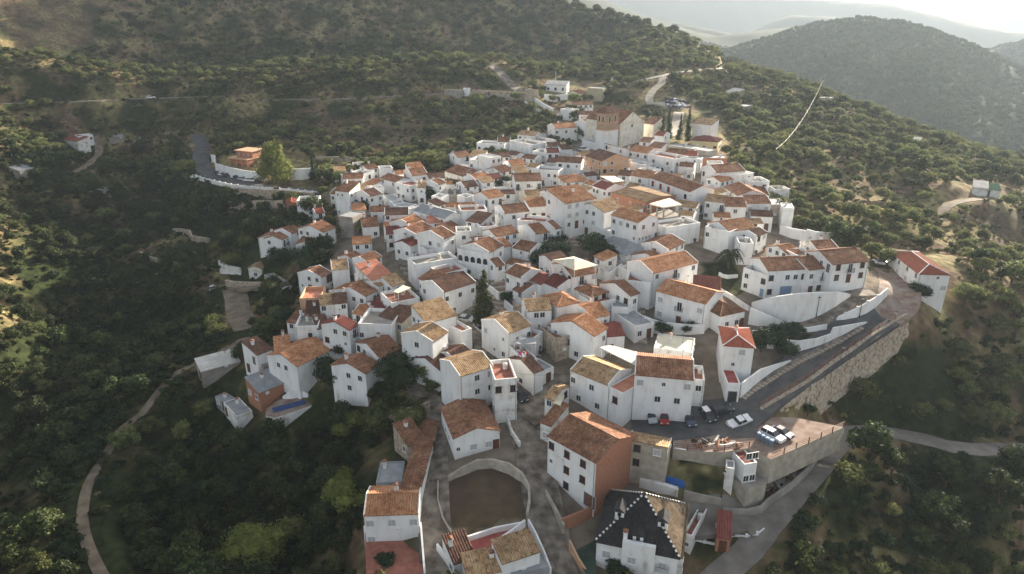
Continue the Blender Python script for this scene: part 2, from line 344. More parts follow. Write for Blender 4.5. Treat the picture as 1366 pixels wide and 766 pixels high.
tile_mat('tiles_tan', [(.26, .16, .09), (.38, .24, .13), (.48, .33, .19), (.56, .42, .27)], .6)
tile_mat('tiles_red', [(.30, .085, .05), (.37, .11, .065), (.43, .15, .09)], .1)
tile_mat('tiles_crimson', [(.17, .05, .04), (.22, .075, .06), (.28, .10, .08)], .1)
tile_mat('tiles_black', [(.028, .027, .028), (.045, .043, .043), (.07, .066, .064)], .0)
tile_mat('tiles_umber', [(.13, .095, .06), (.20, .15, .10), (.28, .21, .145), (.34, .27, .19)], .4)
mat('terracotta_floor', [(.26, .10, .07), (.36, .15, .10)], 1.2, .85, 5, rand=.1)
mat('terracotta_bright', [(.48, .18, .11), (.58, .26, .17)], .8, .8, 5)
mat('red_floor', [(.32, .075, .065), (.42, .12, .095)], .7, .8, 5)
mat('grey_sheet', [(.26, .27, .28), (.36, .37, .38)], .6, .7, 5)
mat('pale_sheet', [(.50, .48, .44), (.66, .64, .60)], .5, .7, 6, bump=.03)
mat('cream_sheet', [(.66, .60, .44), (.76, .71, .56)], .6, .8, 5)
mat('asphalt', [(.060, .060, .064), (.085, .084, .085), (.11, .105, .10)], .35, .9, 8, rand=0)
mat('concrete_lane', [(.14, .125, .11), (.23, .21, .185)], .3, .9, 8)
mat('street', [(.095, .076, .06), (.18, .152, .125), (.28, .24, .195)], .5, .9, 10)
mat('track', [(.13, .10, .07), (.24, .19, .135)], .4, .95, 7, bump=.05)
mat('pale_road', [(.34, .29, .23), (.46, .41, .34)], .3, .95, 7)
mat('paving', [(.20, .13, .10), (.27, .19, .15), (.31, .26, .22)], .5, .9, 6)
mat('earth', [(.10, .065, .045), (.16, .105, .075)], .5, 1, 8, bump=.1)
mat('dark_glass', [(.02, .024, .03), (.035, .04, .05)], 1, .25, 2, spec=.5)
mat('white_frame', [(.70, .69, .67), (.78, .77, .75)], 1, .6)
mat('brown_wood', [(.10, .04, .02), (.15, .065, .035)], 2, .7)
mat('red_wood', [(.22, .03, .02), (.28, .05, .035)], 2, .7)
mat('grey_shutter', [(.34, .35, .36), (.42, .43, .44)], 2, .6)
mat('blue_paint', [(.16, .25, .38), (.20, .30, .44)], 1, .6)
mat('iron', [(.03, .03, .032), (.05, .05, .052)], 2, .6)
mat('rust_rail', [(.16, .07, .045), (.22, .11, .075)], 2, .7)
mat('bark', [(.07, .05, .035), (.13, .10, .07)], 4, .95, 5, bump=.05)
mat('olive_leaf', [(.060, .076, .026), (.12, .138, .045), (.20, .205, .075)], .9, .75, 3, rand=.32, trans=.36, spec=.2)
mat('green_leaf', [(.018, .030, .009), (.042, .060, .017), (.085, .105, .032)], .9, .7, 3, rand=.3, trans=.32, spec=.25)
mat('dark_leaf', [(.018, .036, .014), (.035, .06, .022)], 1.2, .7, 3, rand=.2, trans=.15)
mat('lime_leaf', [(.10, .13, .028), (.18, .20, .045), (.26, .26, .07)], .9, .7, 3, rand=.08, trans=.38)  # yellow-green leaf; on the lower left crowns its tone holds painted sunlight
mat('scrub_leaf', [(.075, .07, .035), (.12, .12, .05), (.18, .16, .08)], .9, .8, 3, rand=.4, trans=.25, spec=.15)
# ---------------------------------------------------------------- the ground sheet
def ground_mat():
    m = bpy.data.materials.new('hillside'); m.use_nodes = True; N = m.node_tree.nodes; L = m.node_tree.links
    b = N["Principled BSDF"]; b.inputs["Roughness"].default_value = 1; b.inputs["Specular IOR Level"].default_value = .05
    geo = N.new("ShaderNodeNewGeometry")
    def noise(sc, det=5):
        n = N.new("ShaderNodeTexNoise"); n.inputs["Scale"].default_value = sc; n.inputs["Detail"].default_value = det; L.new(geo.outputs["Position"], n.inputs[0]); return n.outputs[0]
    def ramp(a, p, q, c0=(0, 0, 0), c1=(1, 1, 1)):
        r = N.new("ShaderNodeValToRGB"); r.color_ramp.elements[0].position = p; r.color_ramp.elements[1].position = q
        r.color_ramp.elements[0].color = (*c0, 1); r.color_ramp.elements[1].color = (*c1, 1); L.new(a, r.inputs[0]); return r.outputs[0]
    def mix(f, a, c):
        x = N.new("ShaderNodeMixRGB")
        for i, v in ((0, f), (1, a), (2, c)):
            if isinstance(v, tuple): x.inputs[i].default_value = (*v, 1)
            else: L.new(v, x.inputs[i])
        return x.outputs[0]
    at = N.new("ShaderNodeAttribute"); at.attribute_name = 'cover'; sp = N.new("ShaderNodeSeparateXYZ"); L.new(at.outputs["Vector"], sp.inputs[0])
    soil = ramp(noise(.25, 8), .35, .65, (.11, .068, .042), (.24, .165, .10))
    dry = ramp(noise(.6, 8), .35, .65, (.17, .14, .06), (.33, .28, .14))
    green = ramp(noise(.5, 8), .35, .65, (.018, .024, .010), (.042, .052, .019))
    ad = N.new("ShaderNodeMath"); ad.operation = 'ADD'; L.new(noise(.045, 7), ad.inputs[0]); L.new(sp.outputs[1], ad.inputs[1])
    c = mix(ramp(noise(.08, 8), .42, .58), soil, dry)
    c = mix(ramp(ad.outputs[0], .5, .64), c, green)
    spk = N.new("ShaderNodeTexVoronoi"); spk.inputs["Scale"].default_value = .35; L.new(geo.outputs["Position"], spk.inputs[0])
    c = mix(ramp(spk.outputs[0], .2, .5, (.55, .55, .55), (0, 0, 0)), c, (.03, .036, .018))
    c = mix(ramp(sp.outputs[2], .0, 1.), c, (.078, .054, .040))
    pav = ramp(noise(.3, 8), .3, .7, (.14, .11, .085), (.26, .22, .175))
    c = mix(sp.outputs[0], c, pav)
    L.new(c, b.inputs["Base Color"])
    bp = N.new("ShaderNodeBump"); bp.inputs["Distance"].default_value = .25; L.new(noise(.9, 8), bp.inputs["Height"]); L.new(bp.outputs[0], b.inputs["Normal"])
    return m
ppx, ppy, pd = to_px(XX, YY, HT)
def zone(poly): return (in_poly(ppx, ppy, poly) & (pd > 30)).astype(float)
def blur(a, n=3):
    for _ in range(n): a[1:-1, 1:-1] = (a[1:-1, 1:-1] * 2 + a[:-2, 1:-1] + a[2:, 1:-1] + a[1:-1, :-2] + a[1:-1, 2:]) / 6
    return a
COREV = [(430, 260), (520, 230), (600, 232), (700, 215), (790, 185), (960, 200), (1040, 300), (1150, 360), (1190, 370), (1220, 395), (1190, 432), (1000, 560), (1110, 575), (1080, 600), (1000, 620), (900, 600), (850, 700), (800, 766), (560, 800), (565, 560), (600, 540), (560, 480), (440, 450), (400, 400), (440, 350), (450, 290)]
veg_shade = blur(zone([(0, 180), (260, 200), (420, 280), (330, 450), (560, 600), (480, 800), (0, 900)]) * .15 + zone([(0, 30), (400, 20), (740, 60), (640, 180), (400, 190), (0, 180)]) * .07 + zone([(1040, 620), (1366, 600), (1400, 900), (1000, 900)]) * .10 + zone([(1100, 520), (1240, 430), (1330, 500), (1330, 590), (1180, 570)]) * .12 + zone([(1100, 515), (1240, 430), (1280, 440), (1290, 595), (1120, 565)]) * .22  # left valley and upper hill: shade put into a greener, darker ground
           - zone([(960, 100), (1366, 220), (1366, 420), (1200, 330), (1000, 200)]) * .03 - zone([(450, 100), (720, 130), (640, 170), (560, 200), (400, 190)]) * .04, 6)
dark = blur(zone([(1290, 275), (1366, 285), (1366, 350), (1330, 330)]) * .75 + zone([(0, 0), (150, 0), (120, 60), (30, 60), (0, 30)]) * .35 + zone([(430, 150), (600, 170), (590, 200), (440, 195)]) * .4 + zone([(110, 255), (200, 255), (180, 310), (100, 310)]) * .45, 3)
PLOTS = zone([(544, 214), (590, 212), (600, 230), (560, 234), (540, 228)]) + zone([(932, 352), (975, 345), (994, 380), (985, 398), (940, 378)]) + zone([(928, 630), (966, 638), (974, 656), (922, 655)]) + zone([(905, 606), (960, 612), (960, 626), (905, 622)]) + zone([(1045, 455), (1075, 440), (1100, 448), (1060, 475)])
FIELD = zone([(600, 642), (640, 614), (682, 620), (702, 645), (703, 690), (625, 716), (588, 700), (585, 650)])
veg_shade = veg_shade - blur(zone([(-20, 280), (45, 300), (62, 400), (50, 545), (-20, 560)]) + zone([(-20, 60), (70, 80), (100, 140), (60, 165), (-20, 160)]), 3) * .03; veg_shade = veg_shade + sstep(560, 700, YY) * .55; veg_shade = veg_shade - zone([(1000, 210), (1366, 250), (1366, 440), (1260, 400), (1190, 330), (1060, 280)]) * .10  # far left slopes: sunlight put into the colour as drier ground
paved = np.maximum(paved * .0, blur(zone(COREV), 1) * .95) * (1 - PLOTS) * (1 - FIELD); veg_shade = veg_shade + PLOTS * .2; dark = np.maximum(dark, FIELD * .85)
nX, nY = len(GX), len(GY)
me = bpy.data.meshes.new('ground')
V = np.stack([XX, YY, HT], -1).reshape(-1, 3)
I = (np.arange(nY - 1)[:, None] * nX + np.arange(nX - 1)[None, :]).reshape(-1)
Fq = np.stack([I, I + 1, I + nX + 1, I + nX], -1)
me.vertices.add(len(V)); me.vertices.foreach_set('co', V.ravel())
me.loops.add(Fq.size); me.loops.foreach_set('vertex_index', Fq.ravel().astype(np.int32))
me.polygons.add(len(Fq)); me.polygons.foreach_set('loop_start', np.arange(0, Fq.size, 4, dtype=np.int32)); me.polygons.foreach_set('loop_total', np.full(len(Fq), 4, np.int32))
me.update(); me.polygons.foreach_set('use_smooth', np.ones(len(Fq), bool))
ca = me.attributes.new('cover', 'FLOAT_VECTOR', 'POINT'); ca.data.foreach_set('vector', np.stack([paved, veg_shade, dark], -1).ravel().astype(np.float32))
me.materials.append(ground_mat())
g = link('ground', me); tag(g, kind='structure')
# roads as sheets on the levelled ground
ROADMAT = {'valley_road': 'street', 'hillside_road': 'street', 'upper_road': 'street', 'ridge_road': 'pale_road', 'ridge_track': 'pale_road', 'approach_road': 'asphalt', 'valley_path': 'track', 'farm_path': 'track',
           'lower_left_track': 'track', 'lower_left_track_branch': 'track', 'farm_track': 'track', 'lower_road': 'concrete_lane'}
def strip(name, P, hw, m, lift=.16, tol=True):
    mb = MB(); rows = []
    for i, p in enumerate(P):
        a = P[max(0, i - 1)]; b = P[min(len(P) - 1, i + 1)]; t = Vector((b.x - a.x, b.y - a.y, 0)).normalized(); n = Vector((-t.y, t.x, 0))
        w_ = hw if not callable(hw) else hw(i / (len(P) - 1))
        row = []
        for k in (-1, -.5, 0, .5, 1):
            q = Vector((p.x, p.y, 0)) + n * k * w_; q.z = max(p.z, float(ground(q.x, q.y))) + lift; row.append(q)
        row = [row[0] - Vector((0, 0, .9))] + row + [row[-1] - Vector((0, 0, .9))]
        rows.append(row)
    for r0, r1 in zip(rows, rows[1:]):
        for k in range(6): mb.face([r0[k], r1[k], r1[k + 1], r0[k + 1]][::-1], uv=[(q.x, q.y) for q in (r0[k], r1[k], r1[k + 1], r0[k + 1])][::-1])
    o = mb.build(name, M[m]); tag(o, kind='structure'); return o
for nm, (hw, P) in ROADL.items():
    strip(nm.replace('_branch', ''), P, hw if nm != 'lower_road' else 2.4, ROADMAT[nm])
# ---------------------------------------------------------------- houses
PER = [.27]
def sheet(mb, O, U, Vv, W, V, top=None, m=0, per=None, amp=None):
    """corrugated clay-tile sheet: O corner at the eave, U along the eave, Vv up the slope (unit vectors)"""
    O = Vector(O); U = Vector(U); Vv = Vector(Vv); n = U.cross(Vv).normalized(); per = per or PER[0]; amp = amp or per * .3
    if n.z < 0: n = -n
    c = max(2, int(round(W / per)) * 4); prof = (0, .75, 1, .75); k0 = None
    for k in range(c + 1):
        u = W * k / c; v = V if top is None else max(0.0, min(V, top(u))); h = amp * prof[k % 4]
        p = O + U * u + n * h; q = p + Vv * v; k1 = (p, q, u, v)
        if k0: mb.face([k0[0], p, q, k0[1]], uv=[(k0[2], 0), (u, 0), (u, v), (k0[2], k0[3])], m=m)
        k0 = k1
def flat(mb, O, U, Vv, W, V, th=.12, m=0, top=None):
    O = Vector(O); U = Vector(U); Vv = Vector(Vv); n = U.cross(Vv).normalized()
    if n.z < 0: n = -n
    if top is None: P = [O, O + U * W, O + U * W + Vv * V, O + Vv * V]
    else:
        mid = [u for u in np.linspace(0, W, 41) if top(u) >= V - 1e-6]
        if mid: P = [O, O + U * W, O + U * mid[-1] + Vv * V, O + U * mid[0] + Vv * V]
        else: u = W / 2; P = [O, O + U * W, O + U * u + Vv * min(V, top(u))]
    P = [p - n * .01 for p in P]; B = [p - n * th for p in P]; k = len(P)
    for i in range(k): mb.face([B[i], B[(i + 1) % k], P[(i + 1) % k], P[i]], m=m)
    mb.face(B[::-1], m=m); mb.face(P, m=m)
def norm(a): return Vector(a).normalized()
WMESH = {}
def win_mesh(kind, near):
    """(pane mesh, frame mesh) in local x across, z up, facing -y, origin at the sill centre"""
    if (kind, near) in WMESH: return WMESH[kind, near]
    w_, h_, fr, pane = {'w': (1.0, 1.15, 'white_frame', 'dark_glass'), 's': (1.15, 1.15, 'white_frame', 'grey_shutter'), 'n': (.6, .7, 'white_frame', 'dark_glass'), 'r': (1.0, 1.2, 'brown_wood', 'dark_glass'),
        'd': (1.0, 2.1, 'brown_wood', 'brown_wood'), 'b': (1.1, 2.1, 'white_frame', 'dark_glass'), 'g': (2.4, 2.5, 'grey_shutter', 'brown_wood'), 'G': (2.9, 2.7, 'white_frame', 'blue_paint'), 'R': (1.0, 1.6, 'red_wood', 'red_wood'),
        'B': (1.0, 2.1, 'white_frame', 'blue_paint'), 'k': (1.6, 2.3, 'concrete', 'iron'), 'a': (1.3, 1.6, 'white_frame', 'dark_glass')}[kind]
    p = MB(); f = MB(); t = .09
    if kind == 'a':
        P = [(-w_ / 2, 0)] + [(w_ / 2 * math.cos(a), h_ - w_ / 2 + w_ / 2 * math.sin(a)) for a in np.linspace(0, math.pi, 9)][::-1] + [(w_ / 2, 0)]
        p.face([(x, -.03, z) for x, z in P][::-1]); 
        for (x0, z0), (x1, z1) in zip(P, P[1:]):
            n = Vector((z0 - z1, 0, x1 - x0)).normalized() * t
            f.hexa([(x0, -.09, z0), (x1, -.09, z1), (x1, 0.02, z1), (x0, 0.02, z0)], [(x0 + n.x, -.09, z0 + n.z), (x1 + n.x, -.09, z1 + n.z), (x1 + n.x, .02, z1 + n.z), (x0 + n.x, .02, z0 + n.z)])
    else:
        p.face([(-w_ / 2, -.03, 0), (w_ / 2, -.03, 0), (w_ / 2, -.03, h_), (-w_ / 2, -.03, h_)])
        for x0, z0, x1, z1 in ((-w_ / 2 - t, -t, -w_ / 2, h_ + t), (w_ / 2, -t, w_ / 2 + t, h_ + t), (-w_ / 2, h_, w_ / 2, h_ + t), (-w_ / 2, -t, w_ / 2, 0)): f.box(x0, -.11, z0, x1, .02, z1)
        if kind in 'wsrnb': f.box(-.025, -.07, 0, .025, -.035, h_)
        if kind in 'wsr': f.box(-w_ / 2 - .18, -.2, -.14, w_ / 2 + .18, .0, -.095)
        if kind == 'R': f.box(-.02, -.06, 0, .02, -.035, h_)
        if kind in 'sg':
            for k in range(1, 6): f.box(-w_ / 2, -.045, h_ * k / 6 - .01, w_ / 2, -.032, h_ * k / 6 + .01)
        if kind == 'w':                                   # dark bars of the grille
            for k in (-.3, .3): p.box(k - .012, -.06, 0, k + .012, -.04, h_)
    r = (p.mesh('pane', M[pane]), f.mesh('frame', M[fr])); WMESH[kind, near] = r; return r
NAMES = {'w': 'window', 's': 'window', 'n': 'window', 'r': 'window', 'a': 'window', 'b': 'balcony_door', 'd': 'door', 'B': 'door', 'g': 'garage_door', 'G': 'garage_door', 'R': 'window', 'k': 'garage_door'}
def put_window(root, kind, x, y, z, rz):
    p, f = win_mesh(kind, True)
    o = link(NAMES[kind], p, root); o.location = (x, y, z); o.rotation_euler = (0, 0, rz); c = link('frame', f, o)
    return o
BALC = {}
def put_balcony(root, x, y, z, rz, wd=1.8):
    k = round(wd, 1)
    if k not in BALC:
        s = MB(); s.box(-wd / 2, -.7, -.12, wd / 2, 0, 0); q = MB(); n = int(wd / .18)
        for i in range(n + 1):
            t = -wd / 2 + wd * i / n; q.box(t - .012, -.69, 0, t + .012, -.665, 1)
        for i in range(5):
            t = -.69 + .69 * i / 5
            for e in (-wd / 2, wd / 2): q.box(e - .012, t, 0, e + .012, t + .025, 1)
        q.box(-wd / 2, -.7, 1, wd / 2, -.66, 1.05); q.box(-wd / 2 - .02, -.7, 1, -wd / 2 + .02, 0, 1.05); q.box(wd / 2 - .02, -.7, 1, wd / 2 + .02, 0, 1.05)
        BALC[k] = (s.mesh('balcony', M['whitewash']), q.mesh('railing', M['iron']))
    o = link('balcony', BALC[k][0], root); o.location = (x, y, z); o.rotation_euler = (0, 0, rz); link('railing', BALC[k][1], o)
def chim_mesh():
    out = []
    for h, m in ((1.0, 'whitewash'), (1.3, 'whitewash_worn'), (.8, 'whitewash')):
        b = MB(); b.box(-.3, -.3, -1.2, .3, .3, h); b.box(-.36, -.36, h, .36, .36, h + .08)
        for e in (-.24, .24): b.box(e - .06, -.24, h + .08, e + .06, .24, h + .26)
        c = MB(); 
        for sx in (-1, 1): c.face([(0, -.42 * sx, h + .46), (sx * .42, -.42 * sx, h + .26), (sx * .42, .42 * sx, h + .26), (0, .42 * sx, h + .46)])
        c.face([(-.42, -.42, h + .26), (.42, -.42, h + .26), (0, -.42, h + .46)]); c.face([(.42, .42, h + .26), (-.42, .42, h + .26), (0, .42, h + .46)])
        out.append((b.mesh('chimney', M[m]), c.mesh('cap', M['tiles_brown'])))
    return out
CHIM = chim_mesh()
def put_chimney(root, x, y, z, k=0):
    o = link('chimney', CHIM[k % 3][0], root); o.location = (x, y, z); link('cap', CHIM[k % 3][1], o)
def smalls():
    a = MB(); a.box(-.02, -.02, -.5, .02, .02, 2.4); a.box(-.6, -.015, 2.2, .6, .015, 2.23)
    for k in range(5): a.box(-.55 + k * .27, -.3, 2.19, -.53 + k * .27, .3, 2.21)
    p = MB(); p.box(-.05, -.05, -1, .05, .08, 0)
    t = MB(); t.cyl((0, 0, 0), (0, 0, 1.1), .5, .5, 10); t.cyl((0, 0, 1.1), (0, 0, 1.2), .3, .15, 8)
    c = MB(); c.box(-.4, -.32, 0, .4, .0, .6)
    return a.mesh('aerial', M['iron']), p.mesh('drainpipe', M['grey_shutter']), t.mesh('water_tank', M['pale_sheet']), c.mesh('air_conditioner', M['white_frame'])
AERIAL, PIPE, TANK, AIRCON = smalls()
CROP = {'C1': (700, 60, 4.507), 'C2': (440, 170, 4.507), 'C3': (700, 170, 4.507), 'C4': (900, 170, 4.507), 'C5': (330, 300, 4.507), 'C6': (600, 300, 4.507), 'C7': (850, 300, 4.507), 'C8': (1000, 310, 4.507),
        'D1': (300, 430, 4.507), 'D2': (560, 430, 4.507), 'D3': (740, 430, 4.507), 'D4': (900, 430, 4.507), 'D5': (450, 580, 4.118), 'D6': (700, 580, 4.118), 'D7': (850, 560, 4.118), 'D8': (220, 120, 4.507), 'P': (0, 0, 1.0)}
def cr(c, x, y): o = CROP[c]; return o[0] + x / o[2], o[1] + y / o[2]
BUILT = []
def frame_from(c, xa, ya, xb, yb, H, z=None):
    A = cr(c, xa, ya); B = cr(c, xb, yb)
    if z is None:
        a = gp(*A, off=H); b = gp(*B, off=H); m = gp((A[0] + B[0]) / 2, (A[1] + B[1]) / 2, off=H)
        z = m[2] * .5 + (a[2] + b[2]) * .25
    a = at_z(*A, z); b = at_z(*B, z)
    return Vector(a), Vector(b), z
def house(c, xa, ya, xb, yb, D, H, roof, tiles, wallm, label, f=None, s=None, name='white_house', cat='house', zE=None, pitch=.34, verge=None, chim=None, rz_fix=None, bd=None, floor=None, over=.28):
    q = random.Random(int(xa * 7 + ya * 13 + xb))
    a, b, z = frame_from(c, xa, ya, xb, yb, H, zE); W = (b - a).length; ang = math.atan2(b.y - a.y, b.x - a.x)
    root = empty(name, (a.x, a.y, z - H), ang); tag(root, label, cat, 'houses of the white village' if cat == 'house' else None)
    ca, sa = math.cos(ang), math.sin(ang); PER[0] = .40 if a.y < 150 else .30
    def gz(x, y): return float(ground(a.x + x * ca - y * sa, a.y + x * sa + y * ca)) - (z - H)
    cor = [(0, 0), (W, 0), (W, D), (0, D)]
    zb = min(min(gz(*p) for p in cor) - .6, -.4)
    BUILT.append((a.x, a.y, ang, W, D))
    wm = MB(); rm = MB(); T = M[tiles] if tiles in M else M['tiles_brown']; mW = M[wallm]
    verge = (q.random() < .45) if verge is None else verge
    ftop = H
    if roof == 'g':
        r = D / 2 * pitch; rh = H + r
        for P in ([(0, 0), (W, 0)], [(W, D), (0, D)]): wm.face([(*P[0], zb), (*P[1], zb), (*P[1], H), (*P[0], H)])
        wm.face([(W, 0, zb), (W, D, zb), (W, D, H), (W, D / 2, rh), (W, 0, H)]); wm.face([(0, D, zb), (0, 0, zb), (0, 0, H), (0, D / 2, rh), (0, D, H)])
        v1 = norm((0, D / 2, r)); v2 = norm((0, -D / 2, r)); L_ = math.hypot(D / 2, r) + over; gx = 0.0 if verge else .15
        sheet(rm, Vector((-gx, 0, H + .1)) - v1 * over, (1, 0, 0), v1, W + 2 * gx, L_); sheet(rm, Vector((W + gx, D, H + .1)) - v2 * over, (-1, 0, 0), v2, W + 2 * gx, L_)
        flat(rm, Vector((-gx, 0, H + .1)) - v1 * over, (1, 0, 0), v1, W + 2 * gx, L_); flat(rm, Vector((W + gx, D, H + .1)) - v2 * over, (-1, 0, 0), v2, W + 2 * gx, L_)
        rm.cyl((-gx, D / 2, rh + .12), (W + gx, D / 2, rh + .12), .15, .15, 6)
        if verge:
            for x0 in (-.06, W - .12):
                for y0, y1 in ((-.1, D / 2), (D + .1, D / 2)):
                    za = H + .22 - .1 * pitch; bq = [(x0, y0, za - .5), (x0 + .18, y0, za - .5), (x0 + .18, y1, rh - .25), (x0, y1, rh - .25)]
                    if y0 > y1: bq = [bq[1], bq[0], bq[3], bq[2]]
                    wm.hexa(bq, [(p[0], p[1], p[2] + .55) for p in bq])
    elif roof == 'x':
        r = W / 2 * pitch; rh = H + r
        for P in ([(W, 0), (W, D)], [(0, D), (0, 0)]): wm.face([(*P[0], zb), (*P[1], zb), (*P[1], H), (*P[0], H)])
        wm.face([(0, 0, zb), (W, 0, zb), (W, 0, H), (W / 2, 0, rh), (0, 0, H)]); wm.face([(W, D, zb), (0, D, zb), (0, D, H), (W / 2, D, rh), (W, D, H)])
        v1 = norm((W / 2, 0, r)); v2 = norm((-W / 2, 0, r)); L_ = math.hypot(W / 2, r) + over; g_ = .15
        for fn in (sheet, flat):
            fn(rm, Vector((0, D + g_, H + .1)) - v1 * over, (0, -1, 0), v1, D + 2 * g_, L_); fn(rm, Vector((W, -g_, H + .1)) - v2 * over, (0, 1, 0), v2, D + 2 * g_, L_)
        rm.cyl((W / 2, -g_, rh + .12), (W / 2, D + g_, rh + .12), .15, .15, 6)
    elif roof in 'sb':
        r = D * (.26 if roof == 's' else -.26); zf, zk = H, H + r; rh = max(zf, zk)
        wm.face([(0, 0, zb), (W, 0, zb), (W, 0, zf), (0, 0, zf)]); wm.face([(W, D, zb), (0, D, zb), (0, D, zk), (W, D, zk)])
        wm.face([(W, 0, zb), (W, D, zb), (W, D, zk), (W, 0, zf)]); wm.face([(0, D, zb), (0, 0, zb), (0, 0, zf), (0, D, zk)])
        if roof == 's': O, U, v = Vector((-.12, 0, zf + .1)), (1, 0, 0), norm((0, D, r))
        else: O, U, v = Vector((W + .12, D, zk + .1)), (-1, 0, 0), norm((0, -D, -r))
        L_ = math.hypot(D, r) + over + .1
        for fn in (sheet, flat): fn(rm, O - v * over, U, v, W + .24, L_)
    elif roof == 'h':
        k = min(W, D) / 2; r = k * pitch; rh = H + r; wm.prism(cor, zb, H); e = over; L_ = math.hypot(k + e, (k + e) * pitch); sl = L_ / (k + e)
        for fn in (sheet, flat):
            for O, U, Vd, w2 in (((-e, -e), (1, 0, 0), (0, 1), W), ((W + e, D + e), (-1, 0, 0), (0, -1), W), ((W + e, -e), (0, 1, 0), (-1, 0), D), ((-e, D + e), (0, -1, 0), (1, 0), D)):
                WW = w2 + 2 * e; fn(rm, (*O, H + .1 - e * pitch), U, norm((*Vd, pitch)), WW, L_, top=lambda u, WW=WW: min(u, WW - u) * sl)
        hm = MB(); top = ((k, k), (W - k, D - k))
        for cx, cy in cor:
            t = min(top, key=lambda p: (p[0] - cx) ** 2 + (p[1] - cy) ** 2) if W != D else top[0]
            ex = -e if cx == 0 else W + e; ey = -e if cy == 0 else D + e
            hm.cyl((ex, ey, H + .14 - e * pitch), (*t, rh + .14), .13, .13, 6)
        hm.cyl((*top[0], rh + .14), (*top[1], rh + .16), .13, .13, 6); 
        hm.build('ridge_tiles', M['whitewash'] if tiles in ('tiles_red', 'tiles_black') else T, root)
    else:                                            # flat roof behind a parapet
        rh = H; ph = .9 if roof in 'tT' else .25; fl = H - ph; wt = .22
        wm.prism(cor, zb, fl)
        pa = MB(); o_ = .003
        for x0, y0, x1, y1 in ((-o_, -o_, W + o_, wt), (-o_, D - wt, W + o_, D + o_), (-o_, wt, wt, D - wt), (W - wt, wt, W + o_, D - wt)): pa.box(x0, y0, fl - .4, x1, y1, H)
        pa.build('parapet', mW, root)
        fb = MB(); fb.box(wt, wt, fl - .02, W - wt, D - wt, fl + .05); fb.build('roof_floor', M[floor or {'t': 'concrete', 'T': 'terracotta_floor', 'f': 'grey_sheet'}.get(roof, 'concrete')], root)
        ftop = fl
    wm.build('wall', mW, root)
    if rm.f: rm.build('roof', T, root)
    nf = max(1, int(round(ftop / 2.95))); fh = ftop / nf if roof in 'tT' else H / nf
    def row(pat, lvl, x0, x1, fn):
        n = len(pat)
        for i, ch in enumerate(pat):
            if ch in '. ': continue
            t = x0 + (x1 - x0) * (i + .5) / n; zz = (nf - 1 - lvl) * fh + (1.0 if ch in 'wsnrRa' else .12)
            if ch == 'n': zz += .3
            fn(ch, t, zz)
    def front(ch, t, zz):
        if zz < gz(t, 0) - (.3 if ch in 'dgGBkb' else -.2) and H > 3.3: return
        put_window(root, 'b' if ch == 'o' else ch, t, 0, zz, 0)
        if ch == 'b': put_balcony(root, t, 0, zz, 0)
    def right(ch, t, zz):
        if zz < gz(W, t) + .2: return
        put_window(root, ch, W, t, zz, math.pi / 2)
        if ch == 'b': put_balcony(root, W, t, zz, math.pi / 2)
    def left(ch, t, zz):
        if zz < gz(0, t) + .2: return
        put_window(root, ch, 0, D - t, zz, -math.pi / 2)
    def auto(width, lvl, dens):
        n = max(1, int(width / 2.3)); o = ''
        for i in range(n):
            if q.random() > dens: o += '.'
            elif lvl == nf - 1 and q.random() < .35: o += 'd'
            elif lvl == 0 and q.random() < .16 and nf > 1: o += 'b'
            else: o += q.choice('wwwwwsnr')
        return o
    F = f.split('/') if f is not None else [auto(W, k, .86) for k in range(nf)]
    for k, p in enumerate(F): row(p, k + nf - len(F) if len(F) > nf else k, 0, W, front)
    S_ = s.split('/') if s is not None else [auto(D, k, .5) for k in range(nf)]
    for k, p in enumerate(S_[:nf]): row(p, k, 0, D, right); row(p[::-1], k, 0, D, left)
    nc = chim if chim is not None else (1 if q.random() < .42 and cat == 'house' else 0)
    for k in range(nc):
        cx = W * (.15 + .7 * q.random()); cy = D * (.55 + .2 * q.random())
        zc = {'g': rh - abs(cy - D / 2) * pitch, 'x': rh - abs(cx - W / 2) * pitch, 's': H + cy * .26, 'b': H - cy * .26, 'h': rh - .6}.get(roof, ftop)
        put_chimney(root, cx, cy, zc, q.randrange(3))
    root['_d'] = (W, D, H)
    if cat == 'house' and q.random() < .5:
        x_ = W * (.1 + .8 * q.random()); o = link('aerial', AERIAL, root); o.location = (x_, D * .55, {'g': rh - .3, 'x': H + .3, 's': H + D * .14, 'b': H - D * .14, 'h': rh - .5}.get(roof, ftop)); o.rotation_euler = (0, 0, q.random() * 6)
    if cat == 'house' and H > 4 and q.random() < .5: o = link('drainpipe', PIPE, root); o.location = (.25 if q.random() < .5 else W - .25, -.09, H - .1); o.scale = (1, 1, H)
    if roof in 'tT' and q.random() < .5: o = link('water_tank', TANK, root); o.location = (W * .7, D * .7, ftop + .05)
    if cat == 'house' and q.random() < .35: o = link('air_conditioner', AIRCON, root); o.location = (W * (.2 + .6 * q.random()), 0, max(2.2, H - 3.4))
    return root
